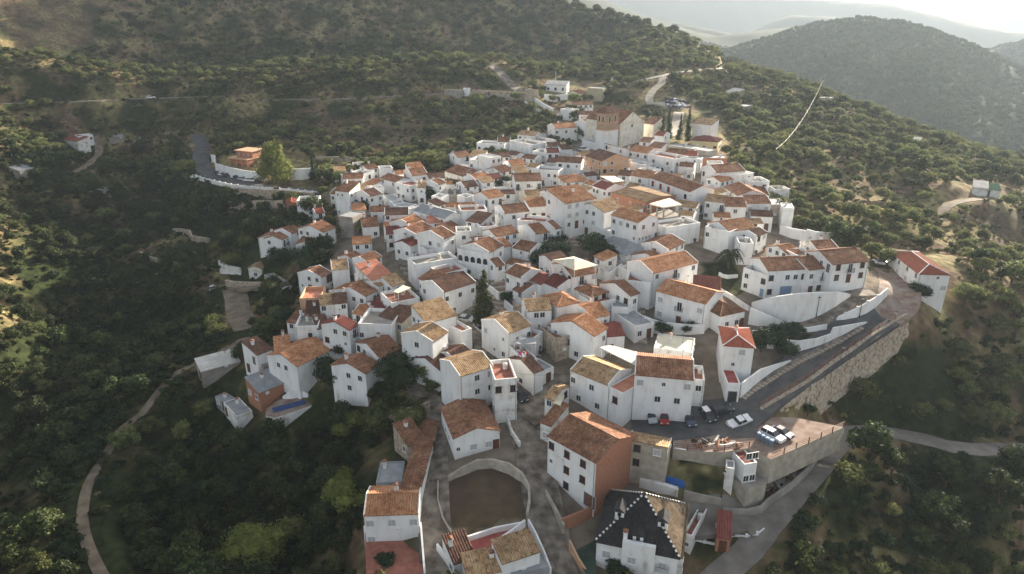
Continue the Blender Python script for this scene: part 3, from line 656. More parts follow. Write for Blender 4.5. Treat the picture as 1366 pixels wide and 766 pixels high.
# crop, front eave left (x, y), front eave right (x, y), depth, eave height, roof, tiles, wall, label
HOUSES = [
('C1',120,238,252,242,6,4,'s','grey_sheet','whitewash','low white hall with arched doorways under a grey roof at the top of the village','aaa'),
('C1',256,286,322,292,7,3.5,'x','tiles_brown','cream','small cream gabled house just right of the arched hall'),
('C1',292,362,412,358,7,5,'g','tiles_brown','whitewash','white house with a plain brown roof below the square water tower'),
('C1',212,385,285,392,6,5,'t','','whitewash','white house stepped into terraces beside the climbing road','w.w'),
('C1',325,418,402,420,6,6,'g','tiles_brown','whitewash','white house with a small orange roof uphill of the church tower'),
('C1',180,502,318,494,8,6.5,'g','tiles_orange','whitewash','white house with orange roof standing alone by the upper square','w.w.w/wdwd'),
('C1',92,556,182,590,5,3,'T','','yellow_wash','pale yellow terrace block beside the house on the upper square'),
('C1',55,532,132,532,5,4,'g','tiles_tan','whitewash','small white attic house under a tan roof left of the upper square'),
('C1',0,560,98,582,8,6,'t','','whitewash_worn','worn white terraced block below the attic house at the upper square'),
('C3',45,142,132,152,7,6,'t','','whitewash','white house with dark roof terrace between the upper square and the tan house'),
('C3',132,152,212,150,6,6,'g','tiles_crimson','whitewash','white house with crimson roof uphill of the blue-windowed flat house'),
('C3',345,72,430,94,3,3,'f','','whitewash','low white garage row beside the parked white car on the square','....'),
('C3',463,202,626,186,11,8,'x','tiles_dark','tan','tall house with a bare tan gable wall and dark roof','','w.w.w/bw.w.b/wdwdw'),
('C3',480,98,622,132,8,6,'b','tiles_dark','whitewash','long white range with an arched door below the church','a..w./.aw..'),
('C3',628,138,738,156,8,6,'g','tiles_orange','whitewash','white house with orange roof right below the church front','w.w.w/w.ww'),
('C3',736,160,905,190,8,6.5,'T','','whitewash','white block with decorated roof parapet and arched windows below the church','.w..w./w.aa.w'),
('C3',842,152,956,166,7,5,'g','tiles_brown','whitewash','white house with mottled brown roof right of the decorated parapet'),
('C3',985,186,1060,192,4,5,'f','','whitewash','small white stair tower on the roofs below the cypresses','n'),
('C3',958,168,1040,172,6,5,'g','tiles_red','whitewash','white house with red roof behind the small stair tower'),
('C3',1056,182,1218,186,6,3.5,'f','','brick','long low bare brick building near the yellow villa','....'),
('C1',1012,470,1126,482,6,8,'s','tiles_tan','whitewash','plain white tall house with pale roof on the ridge edge by the cypresses','..'),
('C1',1000,572,1162,584,8,4,'h','tiles_crimson','yellow_wash','pale yellow villa with a crimson hipped roof under the plain tall house','w.w.d'),
('C1',862,600,1104,640,6,4,'f','','render_grey','long beige flat-roofed building in front of the cypresses','.....'),
('C4',245,272,425,262,9,7,'g','tiles_brown','whitewash','white house with a big blank gable on the left, high on the right edge','..s.'),
('C4',275,327,386,306,6,5,'g','tiles_orange','whitewash','small white house with narrow orange roof below the blank gable'),
('C4',298,358,380,410,9,5.5,'g','tiles_brown','whitewash','white house with broad brown roof falling to the lane on the right edge','.w.'),
('C4',385,286,478,272,7,7,'t','','whitewash','tall blank white cube above the broad brown roof','...'),
('C4',452,325,572,322,7,6,'t','','whitewash','white terraced house with bright parapet on the right village edge'),
('C4',566,352,604,372,5,5,'t','','whitewash_worn','narrow stepped white house hanging on the right village edge'),
('C4',385,408,570,406,9,5,'g','tiles_brown','whitewash','white house with long low brown roof below the bright parapet'),
('C4',182,440,306,454,7,6,'g','tiles_tan','whitewash','white house with balcony and tan roof left of the two gable windows','w.b/w.dd'),
('C4',306,474,430,478,9,6,'g','tiles_brown','whitewash','white house with one small window under a wide brown roof','.w.'),
('C4',430,458,580,455,8,6.5,'g','tiles_brown','whitewash','white house with two closed white windows on its upper floor','s.s/....'),
('C4',572,462,655,466,8,6,'f','','render_grey','beige block at the right edge between white houses','...'),
('C4',650,482,720,486,6,7,'f','','whitewash','white cube at the far right corner of the upper village','..'),
('C4',330,626,484,602,9,6,'g','tiles_orange','whitewash','white house with large orange roof and a long blank side wall above the palm','..w'),
('C4',492,656,556,632,5,5,'g','tiles_dark','whitewash','small white house with dark roof beside the garden wall'),
('C4',184,594,330,628,8,6.5,'t','','whitewash','blank white block left of the large orange roof','w...'),
('C7',905,178,985,164,7,4.5,'g','tiles_orange','whitewash','small white house with orange roof just behind the long row at the viewpoint'),
('C3',750,300,995,388,9,7,'g','tiles_brown','whitewash','long white house with red shutters and a dark band between its floors','RRR.r/rrr.r'),
('C3',635,288,752,306,8,6,'g','tiles_orange','whitewash','white house with orange roof left of the red-shuttered house','.w./d.d'),
('C3',560,286,632,292,6,5,'g','tiles_brown','whitewash','small white house between the tan gable and the red-shuttered house'),
('C3',408,350,492,376,7,6,'g','tiles_crimson','whitewash','white house with glossy crimson roof by the cream awning','ww.w'),
('C3',238,330,386,324,9,5,'h','tiles_orange','whitewash_worn','worn white house under an orange hipped roof in the middle of the upper village'),
('C3',52,250,202,262,7,6,'t','','whitewash','white flat-roofed house with tall windows below the upper square','w.ww/bb.w'),
('C3',188,206,338,214,7,6,'g','tiles_brown','whitewash','white house with brown roof and plain side, left of the tan gable'),
('C3',0,322,102,318,8,6,'g','tiles_brown','whitewash','white house with brown roof and blue-grey windows on the stepped lane','s.w/w.w'),
('C3',10,426,148,416,8,5,'g','tiles_tan','cream','cream-walled house with mottled tan roof next to the tall orange-roofed house','...'),
('C3',245,460,430,426,9,10.5,'s','tiles_orange','whitewash','tallest white house in the middle, with a sunlit orange roof and window columns','ss../ss../wdw.'),
('C3',148,408,244,396,6,7,'g','tiles_dark','whitewash','narrow house with dark roof behind the tallest orange-roofed house'),
('C3',62,643,146,628,9,5,'g','tiles_orange','whitewash','white house with patchy orange roof left of the stone steps','.b'),
('C3',180,612,222,602,7,6,'g','tiles_brown','whitewash','narrow white house with brown roof at the head of the stone steps','w'),
('C3',478,512,597,478,10,8,'g','tiles_tan','whitewash','white house with tan roof above the graffiti-like blue marks','.w./...'),
('C3',685,573,805,542,10,9.5,'x','tiles_orange','whitewash','tall white house with rows of small dark windows beside the unfinished frame','.w..w./nnnn.b/.nnn..'),
('C3',372,578,566,640,6,4,'f','','whitewash','long white garden wall block with faint blue marks below the tan roof','....'),
('C3',865,740,962,690,8,5,'g','tiles_brown','whitewash','small white house with brown roof and a stub chimney above the pergola','.ww'),
('C3',850,602,1056,572,7,6,'t','','whitewash','broad blank white block between the concrete frame and the palm garden','.....'),
('C2',140,226,214,222,6,3.2,'t','','whitewash','low flat white house at the upper left edge of the village','.nn.'),
('C2',78,308,198,306,7,6,'g','tiles_brown','whitewash','white house with narrow brown roof below the low flat house','.ww/...'),
('C2',205,278,268,262,7,6,'t','','whitewash','white house with arched balcony openings by the upper left street','a/a'),
('C2',225,252,290,242,6,5,'g','tiles_brown','whitewash','white house with dark brown roof behind the arched balcony'),
('C2',300,250,380,245,6,5,'t','','whitewash','white terraced house below the long garden wall'),
('C2',32,380,116,388,7,9,'s','tiles_brown','whitewash','tower-like white house with a row of small square windows','nn./.../n..'),
('C2',150,446,200,442,4,4,'g','tiles_dark','whitewash','tiny dark-roofed outhouse beside the tower-like house'),
('C2',238,416,314,398,8,6,'g','tiles_dark','whitewash','white house with dark roof beside the white ramp walls','w.w/.a'),
('C2',305,305,396,330,7,5,'g','tiles_brown','whitewash','first white house of the curved row above the street','w.w'),
('C2',396,330,482,352,7,6,'T','','whitewash','white terraced house in the middle of the curved row','w.w/ww.'),
('C2',490,292,590,282,9,6,'g','tiles_brown','whitewash','white house with wide brown roof below the grassy plot','.w'),
('C2',598,310,692,302,7,5,'g','tiles_dark','whitewash','white house with dark red-brown roof right of the wide brown roof'),
('C2',590,364,650,364,5,5,'s','tiles_dark','whitewash','white house with dark lean-to roof above the arched porch','.w/a.'),
('C2',525,362,574,362,5,6,'s','tiles_tan','whitewash','white house with pinkish lean-to roof above the street bend'),
('C2',650,346,698,330,6,6,'g','tiles_brown','whitewash','white house with brown roof at the garden below the grassy plot'),
('C2',690,262,820,300,6,3,'s','tiles_brown','whitewash_worn','long low shed with brown roof beside the grassy plot','...'),
('C2',770,180,846,172,8,5,'g','tiles_brown','whitewash','white house with brown roof on the bend of the long garden wall'),
('C2',838,192,968,202,8,7,'T','','whitewash','white house with bright roof terrace at the upper left edge','w.w.w/b.w.d'),
('C2',888,166,968,184,5,9,'f','','whitewash','white attic cube on the bright roof terrace','..'),
('C2',882,92,1050,102,7,6.5,'t','','whitewash','white house with toothed parapet beside the bright green tree','w.w.w/w.w.d'),
('C2',1008,86,1086,86,7,6,'g','tiles_brown','whitewash','brown-roofed house behind the toothed parapet'),
('C2',975,182,1082,176,7,5,'g','tiles_dark','whitewash','white house with dark roof below the toothed parapet'),
('C2',1080,78,1216,104,8,7,'t','','whitewash','long white block stepping down from the upper lane','.....'),
('C2',1128,42,1230,52,7,6,'g','tiles_tan','whitewash','white house with tan roof at the top left of the village'),
('C2',878,318,976,300,7,5,'g','tiles_orange','whitewash','white house with bright orange roof in the upper left quarter','w.'),
('C2',1098,232,1182,224,8,5,'g','tiles_orange','whitewash','white house with a big left gable and orange roof','..'),
('C2',1030,272,1100,258,8,4.5,'g','tiles_brown','whitewash_worn','worn house with patchy brown roof between two gables'),
('C2',970,312,1028,306,6,4.5,'g','tiles_crimson','whitewash','small house with dark red roof in the upper left quarter'),
('C2',1115,324,1274,320,9,6.5,'g','tiles_brown','whitewash','broad white house with brown roof and a balcony left of the cream house','b.w.b/....'),
('C2',808,362,895,352,7,4.5,'g','tiles_dark','whitewash','small white house with dark roof beside the dark bushes'),
('C2',958,428,1046,410,8,6,'g','tiles_orange','whitewash','white house with orange roof above the red terrace wall'),
('C2',866,402,955,424,5,5.5,'T','','whitewash','white terrace block with red-brown wall beside the orange roof'),
('C2',715,405,862,400,7,3.5,'t','','render_grey','greenish walled yard with plants in the upper left quarter','...'),
('C2',690,548,792,520,14,5.5,'x','grey_sheet','whitewash','white hall with a big grey sheet roof, the only grey gable of the village','.'),
('C2',503,600,588,566,9,5,'g','tiles_orange','whitewash','white house with orange roof left of the big grey sheet roof'),
('C2',594,577,686,570,4,5,'s','terracotta_bright','whitewash','white house with a narrow pink porch roof below the grey hall'),
('C2',520,648,622,602,8,5,'g','tiles_brown','whitewash','white house with brown roof slanting up to the grey hall'),
('C2',682,672,752,642,9,7,'g','tiles_brown','whitewash','white house with brown roof and tall blank left gable below the grey hall','.w'),
('C2',486,714,556,686,6,4,'g','tiles_crimson','whitewash','small white house with crimson roof on the street beside the chapel'),
('C2',586,738,650,726,6,5,'T','','whitewash','white terrace with red floor between two brown roofs'),
('C2',760,625,850,622,5,6,'t','','whitewash','blank white block with a narrow terrace below the grey hall'),
('C2',788,502,946,494,7,6,'T','','whitewash','white house with red coping on its parapet, right of the grey hall','....'),
('C2',818,562,908,578,6,5,'s','tiles_dark','whitewash','white house with narrow dark lean-to roof below the red coping'),
('C2',904,598,1002,590,6,5,'T','','whitewash','white terrace block below the dark lean-to roof'),
('C2',1048,518,1202,502,8,6,'g','tiles_brown','whitewash','white house with brown roof left of the terrace with laundry','.w.w'),
('C2',1125,556,1310,570,6,5,'T','','whitewash','white terrace hung with red laundry left of the tallest house','...'),
('C2',1000,658,1132,632,7,5,'g','tiles_brown','whitewash','white house with neat brown roof left of the patchy orange roof'),
('C2',200,600,295,592,9,4,'g','tiles_brown','whitewash','house with brown roof beside the yellow palm','.w'),
('C2',328,527,475,522,7,5,'g','tiles_dark','whitewash','white house with dark roof on the street below the ramp walls','w...'),
('C2',370,564,470,562,4,3.2,'s','tiles_orange','whitewash_worn','orange lean-to roof just below the dark street roof'),
('C2',336,642,452,634,7,5,'g','tiles_crimson','whitewash_worn','house with worn red roof above the chapel'),
('C2',0,398,34,402,7,6,'g','tiles_brown','whitewash','white house with brown roof at the far left of the street row'),
('C2',54,532,136,542,7,7,'f','','concrete','tall grey-white house with a bare pillar at the left edge','..'),
('C2',320,408,384,462,4,4,'f','','whitewash','wedge-shaped white ramp wall block above the curved street','.'),
('C2',380,466,482,490,5,4.5,'f','','whitewash','blank white wall block at the foot of the ramp','..'),
('D8',730,688,790,684,7,6,'x','tiles_red','brick','bare brick gabled house with an orange roof at the left edge of the village','.'),
('D8',790,668,920,664,7,7,'t','','whitewash','white house with upper arches right of the brick gable','.w.a'),
('D8',790,718,908,716,4,3.6,'s','tiles_red','whitewash','white porch range with a red lean-to roof at the brick gable','....'),
('D8',906,745,962,738,6,4.5,'g','tiles_red','whitewash','small white house with red roof at the corner below the brick gable'),
('C5',64,80,206,90,9,6,'x','tiles_brown','whitewash','white gabled house with one small window at the left end of the lower row','.n../....'),
('C5',206,90,256,62,6,5.5,'g','tiles_brown','whitewash','white house with balconies behind the left gabled house','bb/dd'),
('C5',262,56,344,24,7,4.5,'g','tiles_brown','whitewash','white house with small brown roof in the left row','.w.'),
('C5',292,116,400,116,11,5.5,'x','tiles_brown','whitewash','white house with its gable and pediment facing the lane beside two parked cars','s.s/dd.'),
('C5',456,46,530,16,10,5.5,'g','tiles_brown','whitewash','white house with brown roof behind the pediment house'),
('C5',4,262,86,266,13,3.5,'x','tiles_tan','whitewash_worn','old farmhouse with sagging tan roof apart at the left','.w.'),
('C5',632,118,744,112,7,5,'g','tiles_orange','whitewash','house with striped orange roof left of the chapel'),
('C5',650,218,706,196,7,4,'g','tiles_brown','whitewash','small white house with brown roof below the chapel'),
('C5',440,318,506,286,8,5,'g','tiles_brown','whitewash','white house with brown roof and garage at the left lane','.g'),
('C5',508,272,612,262,8,6,'g','tiles_tan','whitewash','house with mottled tan roof behind the garage house','...'),
('C5',745,334,872,300,8,7,'s','terracotta_bright','whitewash_worn','house topped by a smooth bright orange-red awning roof','....'),
('C5',710,430,778,394,10,6,'g','tiles_brown','whitewash','white house with brown roof at the left bend of the street','.w'),
('C5',790,372,850,342,7,5.5,'g','tiles_tan','whitewash','small mottled-roof house below the bright awning roof'),
('C5',870,370,946,346,8,5.5,'g','tiles_tan','whitewash','house with mossy tan roof above the cream awning'),
('C5',868,470,1036,436,8,7,'T','','whitewash','white house with a cream awning over its roof terrace','.w.ww'),
('C5',624,422,708,472,4,4,'s','tiles_dark','cream','cream house with four windows under a dark lean-to roof','w.w'),
('C5',722,482,796,522,7,4.5,'g','tiles_crimson','cream','cream house with dark red roof in the stepped row','w.w'),
('C5',796,542,930,588,9,6,'g','tiles_dark','cream','large cream house with dark roof at the end of the stepped row','.wdw/..w.'),
('C5',312,442,438,438,8,7.5,'T','','tan','house with a bright pink-orange roof terrace at the left edge','...'),
('C5',438,484,514,476,7,7.5,'g','tiles_tan','whitewash','white house with a bare yellow roof at the left edge','w./w.'),
('C5',514,476,598,468,7,7.5,'g','tiles_dark','whitewash','white house with a dark mossy roof beside the bare yellow roof','.w/w.'),
('C5',345,552,437,546,7,5.5,'s','tiles_dark','whitewash','white house with dark tiled lean-to below the pink-orange terrace','.w'),
('C5',236,585,290,592,5,5,'s','tiles_brown','whitewash','small end house with brown roof overlooking the left slope'),
('C5',284,612,424,606,8,7,'t','','whitewash','large white house with porch at the left edge of the village','..w./.b..'),
('C5',612,634,668,600,8,8,'g','tiles_crimson','whitewash','white house with smooth crimson roof and railed balcony','b/.'),
('C5',664,592,868,602,9,8,'t','','whitewash','broad irregular white house with an orange-topped curved wall','w...../.....'),
('C5',630,530,700,545,6,5,'g','tiles_orange','whitewash','white house with small orange roof behind the curved wall'),
('C5',466,648,558,684,7,5,'g','tiles_dark','whitewash','white house with dark roof left of the railed balcony','wd'),
('C5',420,628,500,612,5,5,'s','tiles_dark','whitewash','small white house with dark lean-to left of the crimson roof'),
('D1',432,266,640,162,10,6,'g','tiles_orange','whitewash','large white house with long sunlit orange roof above the swimming pool','....','.ww./....'),
('D1',302,184,398,170,9,6,'g','tiles_orange','whitewash','white house with sunlit orange roof at the lower left corner','...'),
('D1',192,198,282,162,6,6,'s','tiles_dark','whitewash','white house with dark roof and stairs at the lower left corner','../.d'),
('D1',232,262,300,240,5,3.2,'f','','concrete','grey-topped porch block of the lower left corner house','k'),
('D1',205,424,402,346,6,3.2,'s','grey_sheet','brick','long brick shed with a grey sheet roof near the pool','...n'),
('D1',70,566,165,532,8,3,'f','','whitewash_worn','flat-roofed ruined outbuilding left of the pool','..'),
('D1',8,488,72,460,5,2.5,'f','','grey_sheet','small grey water tank hut left of the pool','.'),
('D1',845,310,930,248,9,6,'g','tiles_brown','whitewash','white house with brown roof above the bushy garden','..','ww./.w.'),
('D1',930,214,1062,166,10,5,'g','tiles_brown','whitewash','white house with brown roof and grey doors on the left street','s.s'),
('D1',655,222,745,200,7,3.5,'f','','render_grey','dim flat-roofed outbuilding between the pool house and the garden house','..'),
('D2',0,40,56,60,6,8,'t','','whitewash','narrow white wing with two balconies on the left street','b/b'),
('C5',1112,704,1204,642,8,9.5,'g','tiles_tan','whitewash','tall white house with a light brown roof above the left street','../../..','.w./.w./.w.'),
('C5',1078,592,1262,542,7,8.5,'s','tiles_tan','whitewash','house under a wide sunlit tan roof at the street of parked cars','...'),
('C5',1288,642,1350,622,10,6,'T','','whitewash','white house with a pink-red flat roof beside the parked cars','...','...',),
('C5',962,618,1056,664,7,8,'t','','whitewash','white house with stacked iron balconies below the cream stepped row','w.w/b.b'),
('D2',125,292,222,242,9,4.5,'g','tiles_dark','whitewash','low white house with dark roof on the left street'),
('D2',236,246,336,192,7,4,'g','tiles_dark','whitewash_worn','low dark-roofed range behind the big white block'),
('D2',240,326,442,264,8,9,'g','tiles_tan','whitewash','big white block with few small windows at the fork of the streets','..w.s/..w.w/....','...'),
('D2',450,346,584,334,8,9.5,'T','','whitewash_worn','terraced tower with red-brown balconies at the fork of the streets','r.r/..'),
('D2',206,700,480,652,11,4,'x','tiles_brown','whitewash','low white hall with a wide red-brown gable roof between the two streets','n.s.sd'),
('C6',350,654,492,602,9,7,'g','tiles_tan','whitewash','white house with tan and brown roof and a white chimney above the street','.n.w/w...'),
('D2',632,232,706,216,8,5.5,'T','','whitewash','narrow white house with a red roof terrace and pink cloth','.w'),
('D2',684,306,742,284,8,5,'g','tiles_dark','whitewash','low white house with grey-brown roof ending the street wedge','..'),
('D2',742,292,806,268,5,3.2,'f','','whitewash','small white yard building with a dark door','d'),
('C6',466,520,612,510,7,8,'g','tiles_tan','whitewash','white house with tan roof in the sunlit pair of the centre','.ww./....'),
('C6',648,492,776,466,7,8,'h','tiles_orange','whitewash','white house with bright orange roof in the sunlit pair of the centre','..../....'),
('C6',636,682,752,656,9,5.5,'T','','stone','rough stone house with red roof terrace and green umbrella','.r'),
('C6',862,562,962,538,8,6,'g','tiles_orange','whitewash','white house with orange roof, upper of two near the curved alley','.n'),
('C6',866,670,946,620,11,7,'g','tiles_orange','whitewash','white house with orange and brown roof, lower of two near the curved alley','.w/..'),
('C6',946,672,1052,664,7,4,'g','tiles_crimson','whitewash','small white house with smooth dark red roof at the curved alley','w.'),
('C6',856,432,950,404,8,5,'h','tiles_brown','whitewash','white house with brown hipped roof right of the shady trees'),
('C6',858,472,1000,444,6,5,'T','','whitewash','white house with a pink terrace below the brown hipped roof'),
('C6',1086,428,1140,410,10,6.5,'g','tiles_brown','whitewash','white house with a tall blank gable left of the alley arch','w/w'),
('C6',975,492,1080,496,6,4.5,'f','','whitewash','white house with a grey flat roof in the curved alley','..d'),
('C6',985,524,1116,610,5,3.6,'f','','whitewash','curved white wall house at the foot of the alley steps','....'),
('C6',1062,332,1210,346,6,7,'T','','whitewash','white house with a cluttered roof pergola above the alley arch','....'),
('C7',92,292,366,226,9,8,'g','tiles_orange','whitewash','large white house with sunlit orange roof and alley arch','w.b.w/.a...','...'),
('C7',140,230,186,212,9,4.5,'g','tiles_brown','whitewash','small white house with brown roof above the large arch house'),
('C7',116,396,412,476,9,7,'g','tiles_orange','whitewash','large white house with mottled orange roof on a curved white terrace','s.b.s/s.d.s','.s./...'),
('C7',500,548,648,516,8,4,'h','tiles_brown','whitewash','low white annex with brown hipped roof right of the mottled roof','.w.wd'),
('C7',335,395,500,410,6,6,'s','tiles_crimson','whitewash','crimson-roofed wing behind the mottled roof','....'),
('C7',640,256,790,304,7,6,'t','','whitewash','rounded white end house with corner balcony at the left of the long row','w.r/w.B'),
('C7',788,276,1032,264,9,7,'g','tiles_brown','whitewash','white house with blue garage door in the long row','r.wwr/r.G..'),
('C7',1034,272,1184,254,9,6.5,'g','tiles_brown','whitewash','middle white house of the long row with a small balcony','w.bw/dr.'),
('C8',500,194,718,172,10,7.5,'g','tiles_brown','whitewash','right-hand white house of the long row with brown shutters','rbr/rdr'),
('C7',1078,152,1212,142,7,5,'g','tiles_brown','whitewash_worn','house with brown roof behind the long row near the garden wall'),
('C7',975,190,1080,180,6,5.5,'t','','whitewash','white cluttered roof terrace behind the long row','..'),
('C8',1020,250,1206,256,17,7.5,'h','tiles_red','whitewash','white house with smooth red hipped roof alone at the end of the road','..n./.s.s/....','w.w.w.w/s.s.s.s'),
('D4',296,138,478,152,9,8.5,'h','tiles_red','whitewash','tall white house with salmon hipped roof above a red terrace','..s./.n../....','....'),
('D3',482,314,838,346,9,9.5,'g','tiles_brown','whitewash','white house with brown roof facing the row of parked cars','s.n.s/..w.w./......','...'),
('D3',836,342,903,348,6,6,'T','','whitewash','small white annex right of the house facing the parked cars','w/.'),
('D3',95,288,322,378,8,7,'g','tiles_tan','whitewash','white house with tan roof left of the pink-red flat roof','w..w../.w..w.','...'),
('D3',322,386,412,428,11,7.5,'f','','whitewash','white corner house with pink-red flat roof above the parked cars','r/.','.r../....'),
('D3',596,150,828,182,7,6,'f','','whitewash_worn','house covered by a bright cream sheet roof','....'),
('D2',752,452,806,470,6,5,'g','tiles_tan','whitewash','small sunlit house with patchy tan roof at the street corner'),
('D2',726,600,790,625,6,4,'s','tiles_brown','whitewash_worn','lean-to with brown roof against the big tiled house'),
('D6',128,6,392,153,11,9.5,'g','tiles_brown','whitewash','big white house with ribbed brown roof and small red-brown balconies','r.r.r./n.r.r./..r..g','....'),
('D6',566,30,786,74,4.5,8.5,'b','tiles_tan','render_grey','unpainted grey-beige house with thin tan roof edge','.r..s./.r....','..w'),
('D5',145,442,446,432,7,6.5,'g','tiles_orange','whitewash','white house with orange roof behind the brown paved terrace','s.s.s/s.d.s','...'),
('D5',212,262,352,258,6,3.5,'f','','grey_sheet','grey flat shed behind the orange-roofed house at the bottom','..'),
('D5',960,770,1165,722,3,3,'f','','grey_sheet','grey glazed lean-to roof at the bottom centre','..'),
('D5',905,708,1112,640,4,5,'s','tiles_tan','whitewash','white house with ribbed tan roof at the bottom centre','......','...'),
('D5',640,710,760,670,5,3.2,'s','tiles_dark','whitewash','low dark lean-to of the bottom terrace house'),
('D5',715,790,905,745,4,3.6,'s','tiles_tan','whitewash','house with sunlit ribbed tan roof at the bottom edge','....'),
('C6',45,142,232,172,7,7.5,'T','','whitewash','white house with a row of round arches under its roof terrace','aaaaa/.w.a'),
('C6',234,166,326,120,9,7,'g','tiles_brown','whitewash','white house with large brown roof and chimney behind the row of arches','.w'),
('C6',272,253,332,240,6,4.5,'g','tiles_brown','whitewash','little white house with brown roof beside the stairs below the row of arches','w'),
('C6',376,136,484,162,7,5,'g','tiles_brown','whitewash','white house with brown roof and glazed door left of the dark round trees','.n.'),
('C5',985,218,1112,214,6,5,'T','','whitewash','white terrace with brick-red floor on the street below the chapel','w.'),
('C5',1010,238,1262,196,6,6,'t','','whitewash','long white parapet house between the red terrace and the row of arches','.....'),
('C5',1030,322,1108,356,8,7,'g','tiles_brown','whitewash','white house with brown roof above the narrow street bend','w.w/..w'),
('C5',1172,296,1320,262,6,5.5,'T','','whitewash','white house with chimneyed terrace above the big dark roof','....'),
('C5',1178,406,1372,344,9,7,'g','tiles_dark','whitewash','white house with the biggest dark roof left of the tall conifer','w.w.w/.w..w','..w'),
('C6',333,284,430,320,7,7,'g','tiles_brown','whitewash','white house with brown roof and grilled windows right of the middle stairs','w.w/.w.'),
('C6',438,312,548,360,6,5.5,'g','tiles_crimson','whitewash','white house with pinkish roof and many small chimneys in the centre','.w.'),
('C6',378,386,436,414,7,4.5,'g','tiles_brown','whitewash','small white house with brown roof at the foot of the middle stairs','.w'),
('C6',555,342,650,382,7,6,'g','tiles_crimson','whitewash','blank white house with dark red roof left of the pale pyramid canopy','..'),
('C6',738,312,886,286,10,7.5,'g','tiles_brown','whitewash','white house with balcony under the pale pyramid canopy','.b.s/.d..'),
('C6',905,104,1062,186,5,3.4,'s','grey_sheet','whitewash_worn','low annex with a long grey sheet roof beside the shady trees','..s.s.'),
('C7',612,108,700,112,6,6,'t','','whitewash','blank white block just right of the palm garden','..'),
('D4',316,366,396,370,9,4.2,'f','','whitewash','white garage block with a red terrace roof below the salmon hipped roof','k'),
('C6',490,690,560,640,5,5,'T','','whitewash','white house with small cluttered terrace at the centre of the wedge','.b'),
('C1',380,478,440,470,8,7,'g','tiles_brown','whitewash','white left wing of the church with brown roof','..'),
('C1',778,542,838,548,6,5,'g','tiles_red','whitewash','small white sacristy with red roof at the right of the church','.'),
('D1',1100,745,1208,705,6,3,'s','tiles_brown','stone','stone ruin with a broken brown roof beside the left street','..'),
('C5',100,300,180,350,3,2,'f','','stone','old stone enclosure below the sagging tan roof',''),
('P',104,182,124,180,7,5.5,'t','','whitewash','white farmhouse alone in the far left valley','w.w/.w.'),
('P',84,186,103,189,6,3,'s','tiles_crimson','whitewash_worn','low red-roofed outbuilding beside the far left farmhouse','...'),
('P',592,120,617,121,4,3,'f','','concrete','low concrete hut on the hillside road','...'),
('P',618,118,627,118,3,4,'f','','whitewash','small white hut on the hillside road','.'),
('P',1092,130,1108,131,7,4,'f','','concrete','bare concrete building on the ridge right of the village','w.w'),
('P',268,496,320,482,5,2.6,'s','pale_sheet','concrete','long pale-roofed shed on the lower left spur','....'),
('P',1215,190,1225,191,6,3,'s','pale_sheet','whitewash_worn','small hut among the trees on the right slope','.'),
('P',965,123,979,125,7,3,'s','pale_sheet','render_grey','pale-roofed shed among the trees behind the cypresses','..'),
('P',972,140,995,142,8,3,'f','','concrete','half-hidden grey farm building on the right slope','...'),
('P',816,103,822,103,3,3,'f','','whitewash','tiny white hut on the hill behind the church','.'),
('P',145,184,165,182,6,3,'s','grey_sheet','concrete','grey-roofed farm shed in the left valley','..'),
('P',176,188,200,186,5,2.5,'f','','concrete','low ruined farm wall block in the left valley','..'),
('P',116,256,146,252,5,2.5,'f','','concrete','roofless concrete tank on the left valley slope','..'),
]
HOUSES = [h for h in HOUSES if h[6] != '']
HOBJ = {}
for h in HOUSES:

    c, xa, ya, xb, yb, D, H, rf, tl, wl, label = h[:11]
    nm = {'brick': 'brick_house', 'stone': 'stone_house', 'tan': 'tan_house', 'cream': 'cream_house', 'yellow_wash': 'yellow_house', 'render_grey': 'unpainted_house', 'concrete': 'concrete_building'}.get(wl, 'white_house')
    kw = {}
    if len(h) > 11: kw['f'] = h[11] or None
    if len(h) > 12: kw['s'] = h[12]
    fl = None
    if 'cream sheet' in label: fl = 'cream_sheet'
    if 'pink-red flat' in label: fl = 'terracotta_bright'
    if 'pink-orange' in label: fl = 'terracotta_bright'
    if 'red terrace roof' in label: fl = 'red_floor'
    if 'brown flat roof' in label: fl = 'tiles_crimson'
    if fl: kw['floor'] = fl
    HOBJ[label] = house(c, xa, ya, xb, yb, D, H, rf, tl, wl, label, name=nm, **kw)
CROP['E1'] = (0, 200, 3.39); CROP['E0'] = (0, 0, 3.39); CROP['E2'] = (0, 400, 3.39); CROP['E3'] = (0, 540, 3.39)
def zat(px, py, Y): d = ray(px, py); return CAMZ + d[2] * Y / d[1]
